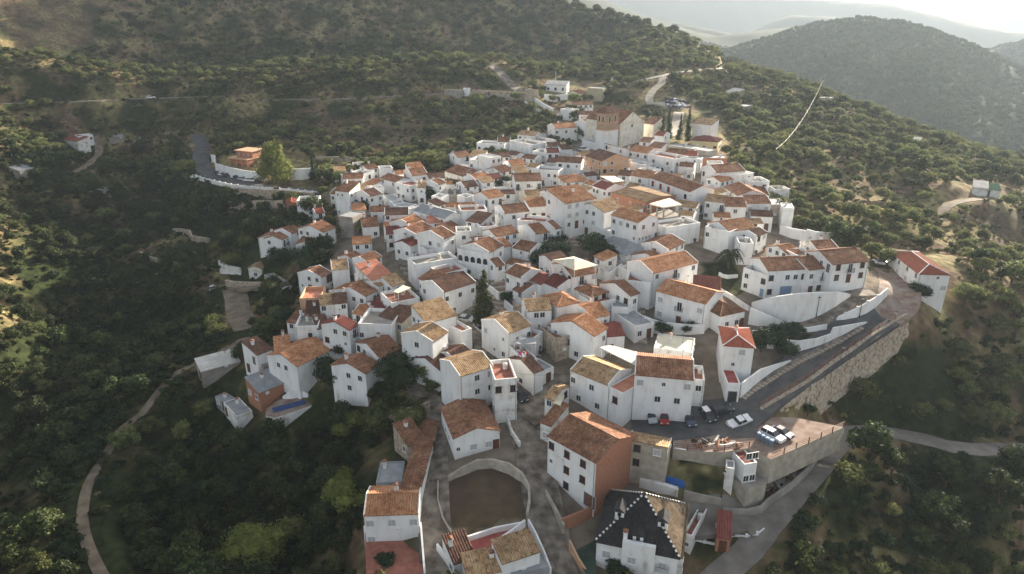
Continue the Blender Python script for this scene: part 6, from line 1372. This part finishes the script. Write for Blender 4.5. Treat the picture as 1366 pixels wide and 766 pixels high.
# ---------------------------------------------------------------- trees and bushes
def crown_mesh(name, m, seed, rx, rz, lobes, ncard, card, flat=.0, core=True, cone=False, z0=0.0, tall=False):
    """leaf-sized faces scattered through overlapping clumps, around small inner masses"""
    r = np.random.RandomState(seed); L = []
    for k in range(lobes):
        if cone:
            t = k / max(1, lobes - 1); a = r.rand() * 6.28; q = rx * (1 - .82 * t ** 1.2) * .45
            L.append((math.cos(a) * q * .6, math.sin(a) * q * .6, z0 + rz * 2 * t * .86 + rz * .15, (rx * (1 - .8 * t ** 1.3)) * .8, rz * 2 / lobes * 1.1))
        else:
            a = r.rand() * 6.28; q = rx * (.25 + .5 * r.rand()) if k else 0; s = rx * (.36 + .28 * r.rand())
            if tall: hh = r.rand(); q *= 1.25 - hh * .9; L.append((math.cos(a) * q, math.sin(a) * q, z0 + rz * (.35 + 1.3 * hh), s * (1.15 - .4 * hh), s * 1.15)); continue
            L.append((math.cos(a) * q, math.sin(a) * q, z0 + rz * (.75 + (.75 * r.rand() if k else .7)), s, s * rz / rx * .85))
    vol = np.array([l[3] ** 2 * l[4] for l in L]) ** .7; pick = r.choice(len(L), ncard, p=vol / vol.sum()); LL = np.array(L)[pick]
    d = r.normal(size=(ncard, 3)); d /= np.linalg.norm(d, axis=1)[:, None]; rad = (.62 + .48 * r.rand(ncard) ** .8)
    c = LL[:, :3] + d * rad[:, None] * LL[:, [3, 3, 4]]
    keep = c[:, 2] > z0 + rz * (.05 if tall or cone else .22); c = c[keep]; d = d[keep]; n = len(c)
    nrm = d * .9 + r.normal(size=(n, 3)) * .55; nrm /= np.linalg.norm(nrm, axis=1)[:, None]
    u = np.cross(nrm, r.normal(size=(n, 3))); u /= np.linalg.norm(u, axis=1)[:, None]; v = np.cross(nrm, u)
    s = card * (.6 + .8 * r.rand(n))[:, None]
    V = np.stack([c - u * s, c + v * s * .6, c + u * s, c - v * s * .6], 1).reshape(-1, 3); F = np.arange(n * 4).reshape(-1, 4).tolist(); V = V.tolist()
    if core:
        for (x, y, z, a, b) in L:
            i = len(V); V += [(x, y, z + b * .75), (x, y, z - b * .7)] + [(x + math.cos(q) * a * .72, y + math.sin(q) * a * .72, z + b * .1 * (-1) ** j) for j, q in enumerate(np.linspace(0, 6.28, 7)[:-1])]
            for j in range(6): F.append((i, i + 2 + j, i + 2 + (j + 1) % 6)); F.append((i + 1, i + 2 + (j + 1) % 6, i + 2 + j))
    me = bpy.data.meshes.new(name); me.from_pydata(V, [], F); me.materials.append(m); return me
def trunk_mesh(h, r0, seed, spread):
    q = random.Random(seed); mb = MB(); mb.cyl((0, 0, -1.2), (.1, 0, h * .45), r0, r0 * .7, 7)
    for k in range(4):
        a = k * 1.57 + q.random(); mb.cyl((.1, 0, h * .4), (math.cos(a) * spread * .5, math.sin(a) * spread * .5, h * (.85 + .2 * q.random())), r0 * .6, r0 * .22, 5)
    return mb.mesh('trunk', M['bark'])
OLIVE = [crown_mesh('crown', M['olive_leaf'], 10 + k, 2.5 + .3 * (k % 3), 1.9 + .25 * (k % 2), 7 + k % 3, 950, .24, z0=.5) for k in range(5)]
OLTR = [trunk_mesh(2.2, .28, k, 2.4) for k in range(3)]
GREEN = [crown_mesh('crown', M['green_leaf'], 30 + k, 2.7, 2.5, 9, 1200, .25, z0=.6) for k in range(3)]
SCRUB = [crown_mesh('bush', M['scrub_leaf'], 50 + k, 1.3, .85, 4, 260, .17, z0=-.35) for k in range(3)]
SCRUBG = [crown_mesh('bush', M['green_leaf'], 60 + k, 1.4, .9, 4, 260, .18, z0=-.35) for k in range(2)]
DRY = [crown_mesh('tuft', mat('dry_grass', [(.20, .16, .075), (.30, .24, .12), (.38, .31, .17)], .9, .9, 3, rand=.3, trans=.3, spec=.1), 70, 1.0, .35, 3, 160, .16, z0=-.2, core=False)]
# where trees keep out: roads and the village
def line_px(name): return ROADL[name][1]
CX, CY = [], []
NOGO = [COREV, [(840, 590), (1000, 600), (1000, 670), (840, 670)], [(790, 120), (885, 120), (965, 150), (975, 205), (780, 205)], [(840, 560), (1120, 560), (1120, 600), (1000, 625), (850, 640)], [(985, 560), (1040, 520), (1230, 415), (1230, 440), (1060, 560)], [(900, 600), (1040, 600), (1110, 590), (1062, 648), (1015, 705), (960, 800), (860, 800)], [(1180, 330), (1275, 340), (1275, 415), (1232, 432), (1190, 420)],
        [(85, 172), (130, 172), (130, 202), (85, 202)], [(262, 480), (322, 470), (322, 500), (262, 510)], [(295, 500), (330, 478), (435, 425), (445, 520), (430, 570), (305, 585)], [(1240, 243), (1350, 243), (1350, 268), (1240, 268)],
        [(340, 320), (410, 320), (410, 372), (300, 375), (320, 350)], [(1000, 555), (1225, 425), (1150, 520), (1060, 545)], [(280, 215), (360, 190), (420, 215), (420, 265), (280, 255)],
        [(712, 105), (805, 105), (810, 130), (735, 130)], [(885, 128), (920, 128), (930, 160), (890, 200)], [(590, 112), (640, 112), (640, 124), (590, 124)], [(478, 600), (570, 590), (570, 766), (478, 800)]]
def blocked(x, y, mg=2.2):
    px, py, d = to_px(x, y, ground(x, y)); b = np.zeros(np.shape(x), bool)
    for pl in NOGO: b |= in_poly(px, py, pl)
    b &= d > 30
    for nm, (hw, P) in ROADL.items():
        A = np.array(P)
        for p in A[::1]: b |= (np.abs(x - p[0]) < hw + mg) & (np.abs(y - p[1]) < hw + mg)
    return b
def jitter(x0, x1, y0, y1, step, seed):
    r = np.random.RandomState(seed); gx, gy = np.meshgrid(np.arange(x0, x1, step), np.arange(y0, y1, step))
    x = gx.ravel() + (r.rand(gx.size) - .5) * step * 1.1; y = gy.ravel() + (r.rand(gx.size) - .5) * step * 1.1
    return x, y, r
def in_frame(x, y, z, mx=120):
    px, py, d = to_px(x, y, z); return (d > 20) & (px > -mx) & (px < 1366 + mx) & (py > -60) & (py < 766 + mx), px, py, d
def zonef(px, py, polys):
    o = np.zeros(px.shape)
    for pl, v in polys: o = np.where(in_poly(px, py, pl), v, o)
    return o
BARE = [([(0, 0), (150, 0), (120, 60), (30, 60), (0, 30)], .75), ([(430, 150), (600, 165), (640, 190), (590, 205), (440, 195)], .6), ([(1290, 275), (1366, 285), (1366, 350), (1330, 330)], .93),
        ([(110, 240), (230, 240), (190, 310), (110, 310)], .7), ([(60, 70), (90, 130), (60, 160), (0, 130), (0, 60)], .55), ([(-20, 290), (45, 300), (60, 400), (50, 545), (-20, 560)], .45), ([(190, 300), (300, 310), (290, 345), (190, 345)], .7),
        ([(1090, 470), (1240, 430), (1270, 520), (1240, 580), (1130, 560)], .82), ([(1120, 230), (1180, 230), (1190, 265), (1110, 262)], .75), ([(600, 60), (700, 70), (720, 120), (640, 120)], .4),
        ([(260, 500), (350, 470), (340, 560), (270, 560)], .7), ([(140, 600), (200, 640), (180, 766), (135, 766)], .6), ([(1180, 300), (1290, 380), (1250, 390), (1180, 340)], .3)]
x, y, r = jitter(-300, 330, 60, 640, 4.9, 1); z = ground(x, y)
ok, px, py, d = in_frame(x, y, z, 200)
dens = 1 - zonef(px, py, BARE)
clump = fbm(x / 28, y / 28, 3, 21)
right = sstep(0, 60, x - (y - 380) * .1)
rs = in_poly(px, py, [(960, 200), (1366, 240), (1366, 590), (1200, 440), (1060, 330)]); ok &= (r.rand(len(x)) < dens * np.where(rs, .64, .92) * (1 + clump)) & ~blocked(x, y)
x, y, z, px, py, d = x[ok], y[ok], z[ok], px[ok], py[ok], d[ok]
sc = .5 + .75 * r.rand(len(x)) ** 1.4 + .35 * (r.rand(len(x)) > .92)
shade_zone = in_poly(px, py, [(-200, 150), (420, 280), (560, 480), (500, 900), (-200, 900)]) | in_poly(px, py, [(1000, 600), (1600, 560), (1600, 1000), (1000, 900)])
sp = np.where(r.rand(len(x)) < np.where(shade_zone, .85, .10), 5 + r.randint(0, 3, len(x)), r.randint(0, 5, len(x)))  # shaded slopes get mostly the darker leaf, shade held in its colour
def visible(x, y, z, px, py):
    if not (-5 < px < 1371 and -5 < py < 770): return False
    q = gp(px, py - 3); return q[1] > y - 9
order = np.argsort(d); single = []
for i in order:
    if len(single) >= 296: break
    if visible(x[i], y[i], z[i], px[i], py[i]): single.append(int(i))
S = set(single)
MARKS = [(1225, 372, 'the lone red-roofed house'), (1310, 258, 'the far right farm sheds'), (1060, 320, 'the stepped white garden wall'), (1000, 230, 'the upper right village edge'), (1100, 150, 'the pole on the ridge'), (960, 110, 'the ridge road'),
 (1120, 470, 'the stone retaining wall'), (1230, 590, 'the lower road at the right'), (1320, 640, 'the lower right edge'), (1100, 690, 'the gully under the parking terrace'), (1340, 430, 'the open slope at the right edge'), (1200, 250, 'the bare patch on the right slope'),
 (850, 95, 'the white hut behind the church'), (700, 90, 'the climbing road above the village'), (620, 115, 'the hillside road huts'), (108, 190, 'the lone farmhouse in the left valley'), (230, 330, 'the pale rubble walls'), (285, 390, 'the white car on the valley track'),
 (130, 700, 'the bottom bend of the dirt path'), (200, 560, 'the middle of the dirt path'), (290, 480, 'the long pale-roofed shed'), (340, 550, 'the swimming pool'), (440, 580, 'the lower garden slope'), (450, 700, 'the brown paved terrace'), (330, 700, 'the large yellow-green tree'), (240, 640, 'the shaded bottom slope'),
 (30, 640, 'the bottom left corner'), (20, 480, 'the sunlit left edge slope'), (60, 330, 'the left edge in mid height'), (150, 420, 'the dark valley floor'), (260, 260, 'the left approach road'), (350, 310, 'the dry-stone terraces'), (400, 400, 'the left edge houses')]
def zname(px, py, y):
    near = min(MARKS, key=lambda m: (m[0] - px) ** 2 + (1.5 * (m[1] - py)) ** 2)[2]
    m_ = min(MARKS, key=lambda m: (m[0] - px) ** 2 + (1.5 * (m[1] - py)) ** 2); dx_, dy_ = px - m_[0], py - m_[1]; far_ = math.hypot(dx_, dy_) > 45
    near = ('well ' if far_ else 'just ') + ('above ' if dy_ < -abs(dx_) * .6 else 'below ' if dy_ > abs(dx_) * .6 else 'right of ' if dx_ > 0 else 'left of ') + near
    if px > 1000 and py > 575: return near, 'trees in the gully below the lower road'
    if px > 1000: return near, 'olive trees on the slope right of the village'
    if px > 900: return near, 'trees beside the village edge'
    if py > 400 and px < 570: return near, 'trees on the lower left slope'
    if px < 480: return near, 'trees in the left valley'
    return near, 'trees on the upper hillside'
def make_tree(name, cm, tm, loc, s, rz, label, cat, group=None, sz=None):
    t = empty(name, loc, rz); t.scale = (s, s, sz or s); tag(t, label, cat, group)
    link('crown', cm, t)
    if tm: link('trunk', tm, t)
    return t
ALLT = OLIVE + GREEN
for i in single:
    wh, gr = zname(px[i], py[i], y[i]); ol = sp[i] < 5
    make_tree('olive_tree' if ol else 'broadleaf_tree', ALLT[sp[i]], OLTR[i % 3], (x[i], y[i], z[i]), sc[i], r.rand() * 6.28,
              ('small ' if sc[i] < .8 else 'large ' if sc[i] > 1.05 else 'medium ') + ('grey-green olive tree ' if ol else 'dark green leafy tree ') + wh, 'tree', gr if ol else 'leafy ' + gr)
def scatter(name, xs, ys, zs, idx, scale, meshes, seed=3, squash=1.0):
    """one object whose points carry copies of a few plant meshes"""
    n = len(xs); q = np.random.RandomState(seed)
    me = bpy.data.meshes.new(name); me.vertices.add(n); me.vertices.foreach_set('co', np.stack([xs, ys, zs], -1).ravel())
    for nm, ty, v in (('idx', 'INT', idx.astype(np.int32)), ('sca', 'FLOAT', scale.astype(np.float32)), ('rot', 'FLOAT', (q.rand(n) * 6.28).astype(np.float32))):
        a = me.attributes.new(nm, ty, 'POINT'); a.data.foreach_set('value', v)
    o = link(name, me); c = bpy.data.collections.new(name + '_kinds')
    for k, m_ in enumerate(meshes):
        q_ = bpy.data.objects.new('kind_%02d' % k, m_); c.objects.link(q_)
    g_ = bpy.data.node_groups.new(name, 'GeometryNodeTree'); g_.interface.new_socket('Geometry', in_out='INPUT', socket_type='NodeSocketGeometry'); g_.interface.new_socket('Geometry', in_out='OUTPUT', socket_type='NodeSocketGeometry')
    N = g_.nodes; L = g_.links; gi = N.new('NodeGroupInput'); go = N.new('NodeGroupOutput'); ip = N.new('GeometryNodeInstanceOnPoints'); ci = N.new('GeometryNodeCollectionInfo')
    ci.inputs['Collection'].default_value = c; ci.inputs['Separate Children'].default_value = True
    def at(nm, ty):
        a = N.new('GeometryNodeInputNamedAttribute'); a.data_type = ty; a.inputs[0].default_value = nm; return a.outputs[0]
    L.new(gi.outputs[0], ip.inputs['Points']); L.new(ci.outputs[0], ip.inputs['Instance']); ip.inputs['Pick Instance'].default_value = True
    L.new(at('idx', 'INT'), ip.inputs['Instance Index']); cx = N.new('ShaderNodeCombineXYZ'); L.new(at('rot', 'FLOAT'), cx.inputs[2]); L.new(cx.outputs[0], ip.inputs['Rotation'])
    cs = N.new('ShaderNodeCombineXYZ'); s_ = at('sca', 'FLOAT')
    for k in range(2): L.new(s_, cs.inputs[k])
    mz = N.new('ShaderNodeMath'); mz.operation = 'MULTIPLY'; mz.inputs[1].default_value = squash; L.new(s_, mz.inputs[0]); L.new(mz.outputs[0], cs.inputs[2])
    L.new(cs.outputs[0], ip.inputs['Scale']); L.new(ip.outputs[0], go.inputs[0])
    md = o.modifiers.new('scatter', 'NODES'); md.node_group = g_
    tag(o, kind='stuff'); return o
rest = np.array([i for i in range(len(x)) if i not in S])
o = scatter('hillside_wood', x[rest], y[rest], z[rest], sp[rest], sc[rest], ALLT)
tag(o, 'grey-green olive and oak wood covering the far slopes', 'trees')
# scrub between the trees
x, y, r = jitter(-280, 300, 60, 470, 2.5, 5); z = ground(x, y); ok, px, py, d = in_frame(x, y, z, 60)
dens = .8 + .6 * fbm(x / 16, y / 16, 3, 31) - .45 * zonef(px, py, BARE); ok &= (r.rand(len(x)) < dens) & ~blocked(x, y, .6)
x, y, z, px, py = x[ok], y[ok], z[ok], px[ok], py[ok]; n = len(x)
lf = in_poly(px, py, [(-200, 100), (420, 200), (560, 480), (500, 900), (-200, 900)]) | in_poly(px, py, [(1000, 600), (1600, 560), (1600, 1000), (1000, 900)]) | in_poly(px, py, [(1060, 540), (1240, 430), (1366, 420), (1366, 600)])
u = r.rand(n); idx = np.where(lf, np.where(u < .55, 3 + r.randint(0, 2, n), np.where(u < .68, r.randint(0, 3, n), np.where(u < .8, 5, 4))), np.where(u < .18, 3 + r.randint(0, 2, n), np.where(u < .62, r.randint(0, 3, n), 5)))
o = scatter('scrub', x, y, z, idx, .45 + .75 * r.rand(n) ** 1.5, SCRUB + SCRUBG + DRY); tag(o, 'low bushes and dry grass between the trees', 'scrub')
# thicket filling the shaded gullies
x, y, r = jitter(-260, 260, 55, 330, 2.9, 15); z = ground(x, y); ok, px, py, d = in_frame(x, y, z, 60)
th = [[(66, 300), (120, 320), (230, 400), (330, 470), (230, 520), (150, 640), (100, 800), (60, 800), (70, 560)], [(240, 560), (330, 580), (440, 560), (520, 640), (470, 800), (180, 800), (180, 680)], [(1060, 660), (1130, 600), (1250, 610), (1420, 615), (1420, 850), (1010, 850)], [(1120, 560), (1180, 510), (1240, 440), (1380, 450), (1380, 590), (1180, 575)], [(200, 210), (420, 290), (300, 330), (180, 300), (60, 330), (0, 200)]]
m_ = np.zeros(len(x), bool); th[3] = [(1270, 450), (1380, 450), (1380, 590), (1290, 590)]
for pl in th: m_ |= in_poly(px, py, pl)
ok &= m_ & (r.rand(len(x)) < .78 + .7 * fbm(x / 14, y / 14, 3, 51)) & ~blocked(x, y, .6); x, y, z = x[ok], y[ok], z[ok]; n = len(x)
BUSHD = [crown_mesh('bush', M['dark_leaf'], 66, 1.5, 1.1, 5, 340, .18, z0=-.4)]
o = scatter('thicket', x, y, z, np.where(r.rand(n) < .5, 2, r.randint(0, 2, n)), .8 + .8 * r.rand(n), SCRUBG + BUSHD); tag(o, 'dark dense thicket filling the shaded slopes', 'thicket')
# far hills: sparse dark bushes
x, y, r = jitter(-300, 1300, 560, 1500, 7.0, 9)
k = (x > -50 + (y - 560) * .1) ; z = ground(x, y); ok, px, py, d = in_frame(x, y, z, 30)
ok &= k & (py < 260) & (r.rand(len(x)) < .8 + .7 * fbm(x / 60, y / 60, 3, 41)); x, y, z = x[ok], y[ok], z[ok]; n = len(x)
o = scatter('far_wood', x, y, z, r.randint(0, 3, n), .8 + .7 * r.rand(n) ** 1.3, GREEN); tag(o, 'hazy wood on the hills beyond the valley', 'trees')
print('trees', len(single), len(rest), 'far', n)
# ---------------------------------------------------------------- single trees one can point to
def one(c, x, y, mesh, label, s=1.0, sz=None, tm=0, name='tree', cat='tree', group=None, z=None):
    p = Vector(gp(*cr(c, x, y))); return make_tree(name, mesh, OLTR[tm] if tm is not None else None, p, s, rnd.random() * 6, label, cat, group, sz)
LIME = crown_mesh('crown', M['lime_leaf'], 80, 6.4, 8.6, 30, 6500, .34, z0=.6, tall=True); LIME2 = crown_mesh('crown', M['lime_leaf'], 81, 3.2, 2.6, 9, 1500, .26, z0=.6)
DARK = [crown_mesh('crown', M['dark_leaf'], 84 + k, 3.4, 2.8, 9, 1600, .26, z0=.4) for k in range(2)]
CYP = [crown_mesh('crown', M['dark_leaf'], 90 + k, 1.9, 6.6, 14, 1500, .22, z0=.2, cone=True) for k in range(3)]
CON = crown_mesh('crown', M['green_leaf'], 95, 3.2, 7.4, 14, 3600, .25, z0=.3, cone=True)
BIGG = crown_mesh('crown', M['lime_leaf'], 97, 5.2, 4.4, 18, 5200, .24, z0=.6)
one('D8', 670, 562, LIME, 'big yellow-green poplar-like tree in front of the white retaining wall', name='poplar_tree')
one('C2', 855, 92, LIME2, 'bright green round tree at the upper left corner of the village', 1.05)
one('D8', 128, 515, LIME2, 'yellow-green tree at the outer bend of the left approach road', 1.3)
one('D8', 545, 265, LIME2, 'pale sunlit tree above the unfinished villa', 1.0)
one('E3', 1180, 740, BIGG, 'large sunlit yellow-green tree at the bottom left', 1.0, .9)
one('E3', 1040, 765, BIGG, 'lower sunlit clump left of the large tree at the bottom left', .55)
one('D5', 60, 420, LIME2, 'sunlit tree beside the orange-roofed house at the bottom', 1.1); one('D5', 10, 340, LIME2, 'sunlit tree left of the bottom orange roof, the upper one', .9)
one('D1', 790, 640, LIME2, 'sunlit bush-like tree in the shaded lower slope', .75); one('D1', 700, 700, LIME2, 'pale tree below the garden with the sunlit tips', .7)
for i, (x, y, h) in enumerate([(775, 545, .62), (796, 556, .68), (826, 566, .82), (860, 572, 1.05), (930, 580, .85), (975, 592, 1.12)]):
    one('C1', x, y, CYP[i % 3], ['short dark cypress nearest the church', 'second dark cypress from the church', 'third dark cypress from the church, in a close group', 'tall dark cypress right of the close group', 'dark cypress left of the tallest one', 'tallest dark cypress, nearest the plain tall house'][i], .8 if h < .7 else .95, h, name='cypress_tree', group='cypresses by the church', tm=None)
one('D8', 896, 545, CYP[0], 'single dark cypress at the left road', 1.1, .75, name='cypress_tree', tm=None)
one('C2', 170, 425, CYP[1], 'slim dark cypress beside the tower-like house', .55, .45, name='cypress_tree', tm=None)
one('C6', 205, 608, CON, 'tall light green conifer on the street of parked cars', .95, .93, name='conifer_tree', tm=None)
for c, x, y, s, l in [('C6', 640, 235, 1.15, 'large dark round tree left of the broad stone stairs'), ('C6', 650, 140, .75, 'small dark tree behind the large dark round tree'), ('C6', 530, 265, .95, 'dark tree below the large dark round tree'), ('C6', 860, 210, 1.35, 'largest dark tree right of the broad stone stairs'),
   ('C6', 950, 230, .9, 'dark tree in the walled courtyard'), ('C3', 517, 610, .72, 'round dark tree in the white garden block'), ('C2', 220, 520, .9, 'round dark tree below the ramp walls'), ('C2', 1040, 375, .9, 'round dark tree between the two orange roofs'), ('C2', 740, 390, .9, 'dark bushy tree in the upper left garden'),
   ('C2', 610, 450, .9, 'dark tree left of the street bend'), ('C5', 1040, 540, .85, 'dark green tree right of the stepped cream row'), ('C5', 470, 135, .8, 'dark tree behind the two parked white cars'), ('C5', 200, 250, 1.1, 'dark tree right of the sagging farmhouse'), ('C5', 360, 250, 1.2, 'wide dark tree below the two parked white cars'),
   ('D8', 930, 540, .9, 'dark tree right of the single cypress'), ('D8', 1000, 560, 1.0, 'dark tree beside the upper left white houses'), ('D4', 520, 180, 1.0, 'dark tree right of the salmon hipped roof'), ('D4', 650, 215, .8, 'green tree at the road below the white tapering wall'), ('C7', 860, 690, .7, 'dark hedge bush along the ramp, left one'), ('C7', 940, 690, .7, 'dark hedge bush along the ramp, right one'),
   ('D1', 1050, 400, 1.5, 'large dark tree beside the left street'), ('D1', 620, 380, 1.2, 'dark tree below the pool house wall'), ('D1', 700, 400, 1.1, 'dark tree in the garden left of the low white house'), ('D1', 1000, 340, 1.0, 'dark tree below the house with grey doors'), ('D6', 495, 775, .6, 'dark shrub before the black-roofed villa'), ('D6', 645, 790, .5, 'small dark shrub before the black-roofed villa'),
   ('D5', 265, 745, .55, 'dark shrub on the brown paved terrace'), ('C7', 1030, 385, .5, 'dark shrub right of the blue garage door'), ('C7', 1120, 378, .45, 'small dark shrub by the middle house of the long row'), ('C8', 1010, 405, .75, 'green shrub at the corner of the lone red-roofed house'),
   ('C5', 1310, 470, .7, 'reddish dark tree left of the tall conifer'), ('C5', 240, 620, 1.0, 'dark tree under the left edge houses'), ('C6', 350, 480, .6, 'dark shrub beside the long stairs'), ('C7', 300, 650, .5, 'dark shrub below the curved terrace wall'), ('C7', 150, 665, .6, 'dark bush at the foot of the curved terrace wall'),
   ('C1', 800, 470, 1.0, 'dark tree behind the church'), ('C1', 730, 450, .9, 'dark tree right behind the church gable'), ('C1', 110, 285, .6, 'dark tree at the stone retaining wall of the arched hall'), ('C4', 690, 590, .7, 'shrub below the far right white cube'), ('C8', 365, 55, .35, 'dark little tree at the garden wall')]:
    one(c, x, y, DARK[len(l) % 2], l, s)
for c, x, y, s, l in [('C1', 60, 290, .9, 'green tree left of the arched hall'), ('C1', 500, 330, 1.0, 'green tree right of the square khaki tower'), ('C1', 560, 370, .9, 'green tree behind the church tower'), ('C1', 620, 365, 1.0, 'green tree on the slope behind the church roof'), ('C5', 240, 440, .6, 'bright green shrub at the left village edge'),
   ('C5', 100, 570, .8, 'yellow-green shrub on the left edge slope'), ('C5', 180, 620, .8, 'green shrub above the lower left corner house'), ('C5', 40, 620, .6, 'pale green shrub on the left edge slope'), ('D1', 100, 240, .7, 'green shrub right of the pale-roofed shed'), ('D1', 1010, 700, .7, 'green shrub in the ruins beside the left street'),
   ('C4', 960, 700, 1.3, 'big green tree behind the garden wall'), ('C4', 1060, 740, 1.4, 'big green tree at the end of the garden wall')]:
    one(c, x, y, GREEN[len(l) % 3], l, s)
# palms
def palm(c, x, y, h, r_, m, label, n=26):
    p = Vector(gp(*cr(c, x, y))); root = empty('palm_tree', p); tag(root, label, 'palm'); t = MB(); t.cyl((0, 0, -.5), (0, 0, h), .32, .24, 8); t.build('trunk', M['bark'], root); q = random.Random(n + int(x)); f = MB()
    for k in range(n):
        a = 2 * math.pi * k / n + q.random() * .3; up = -.2 + 1.1 * q.random(); L_ = r_ * (.8 + .3 * q.random()); pr = None
        for i in range(8):
            s = i / 7; d = L_ * s * (1 - .12 * s); z = h + L_ * (up * s - (.55 + .5 * up) * s * s * 1.2); c_ = Vector((math.cos(a) * d, math.sin(a) * d, z)); sd_ = Vector((-math.sin(a), math.cos(a), 0)) * (.42 * math.sin(math.pi * (.12 + .85 * s)))
            if pr:
                for g_ in (-1, 1):
                    f.face([pr[0], c_, c_ + sd_ * g_ + Vector((0, 0, -.22)), (pr[0] + c_) / 2 + pr[1] * g_ * .95 + Vector((0, 0, -.22))])
            pr = (c_, sd_)
    f.build('fronds', M[m], root)
palm('C7', 548, 262, 4.6, 4.2, 'green_leaf', 'large feathery palm in the garden left of the long row', 34)
palm('C2', 178, 635, 3.2, 3.0, 'lime_leaf', 'yellow-green palm beside the brown-roofed house on the left'); palm('C5', 640, 12, 3.0, 2.2, 'green_leaf', 'small palm above the striped orange roof')

# potted plants along the house fronts of the lower village
pm_ = MB(); pm_.cyl((0, 0, -.1), (0, 0, .45), .22, .3, 8); pm_ = pm_.mesh('pot', M['terracotta_floor']); lm_ = [crown_mesh('leaves', M['green_leaf'], 200 + k, .5, .5, 3, 90, .13, z0=.3, core=False) for k in range(2)]
qp = random.Random(21); nP = 0
for h_ in list(HOBJ.values()):
    px, py, d = to_px(*h_.location)
    if d > 210 or nP > 60 or qp.random() < .35 or py > 760: continue
    W_ = h_['_d'][0]; a = h_.rotation_euler.z
    for k in range(qp.choice((1, 2, 2))):
        u = W_ * qp.random(); v = -.5; x = h_.location.x + u * math.cos(a) - v * math.sin(a); y = h_.location.y + u * math.sin(a) + v * math.cos(a)
        r = empty('potted_plant', (x, y, float(ground(x, y)) + .16)); tag(r, 'green plant in a clay pot against a white house wall', 'potted plant', 'potted plants along the house fronts'); link('pot', pm_, r); link('leaves', lm_[k % 2], r); nP += 1
# overhead wires between houses
def wire(a, b, sag, label):
    a = Vector(a); b = Vector(b); mb = MB(); pv_ = None
    for i in range(11):
        t = i / 10; p = (b - a) * t - Vector((0, 0, 4 * sag * t * (1 - t)))
        if pv_ is not None: mb.cyl(pv_, p, .025, .025, 4, cap=False)
        pv_ = p
    r = empty('street_wire', a); tag(r, label, 'wire'); mb.build('wire', M['iron'], r)
def top(lab, u=.5):
    h_ = HOBJ[lab]; W_, D_, H_2 = h_['_d']; a = h_.rotation_euler.z; return (h_.location.x + W_ * u * math.cos(a), h_.location.y + W_ * u * math.sin(a), h_.location.z + H_2 - .4)
wire(top('big white house with ribbed brown roof and small red-brown balconies', .05), top('low white hall with a wide red-brown gable roof between the two streets', .95), .8, 'thin dark wire crossing the street below the white hall')
wire(top('white house with tan roof left of the pink-red flat roof', .1), top('big white block with few small windows at the fork of the streets', .9), .8, 'thin dark wire crossing the fork of the streets')
wire(top('tall white house with a light brown roof above the left street', .1), top('white house with brown roof and grey doors on the left street', .9), .6, 'thin dark wire crossing the left street')
# ---------------------------------------------------------------- haze
mb = MB(); mb.box(-7600, -1700, -700, 9600, 15600, 330)
hz = bpy.data.materials.new('haze_air'); hz.use_nodes = True; N = hz.node_tree.nodes
N.remove(N["Principled BSDF"]); pv = N.new("ShaderNodeVolumePrincipled"); pv.inputs["Color"].default_value = (.72, .85, 1, 1)
pv.inputs["Density"].default_value = HAZE; pv.inputs["Anisotropy"].default_value = .35
hz.node_tree.links.new(pv.outputs[0], N["Material Output"].inputs["Volume"])
tag(mb.build('haze', hz), kind='stuff')
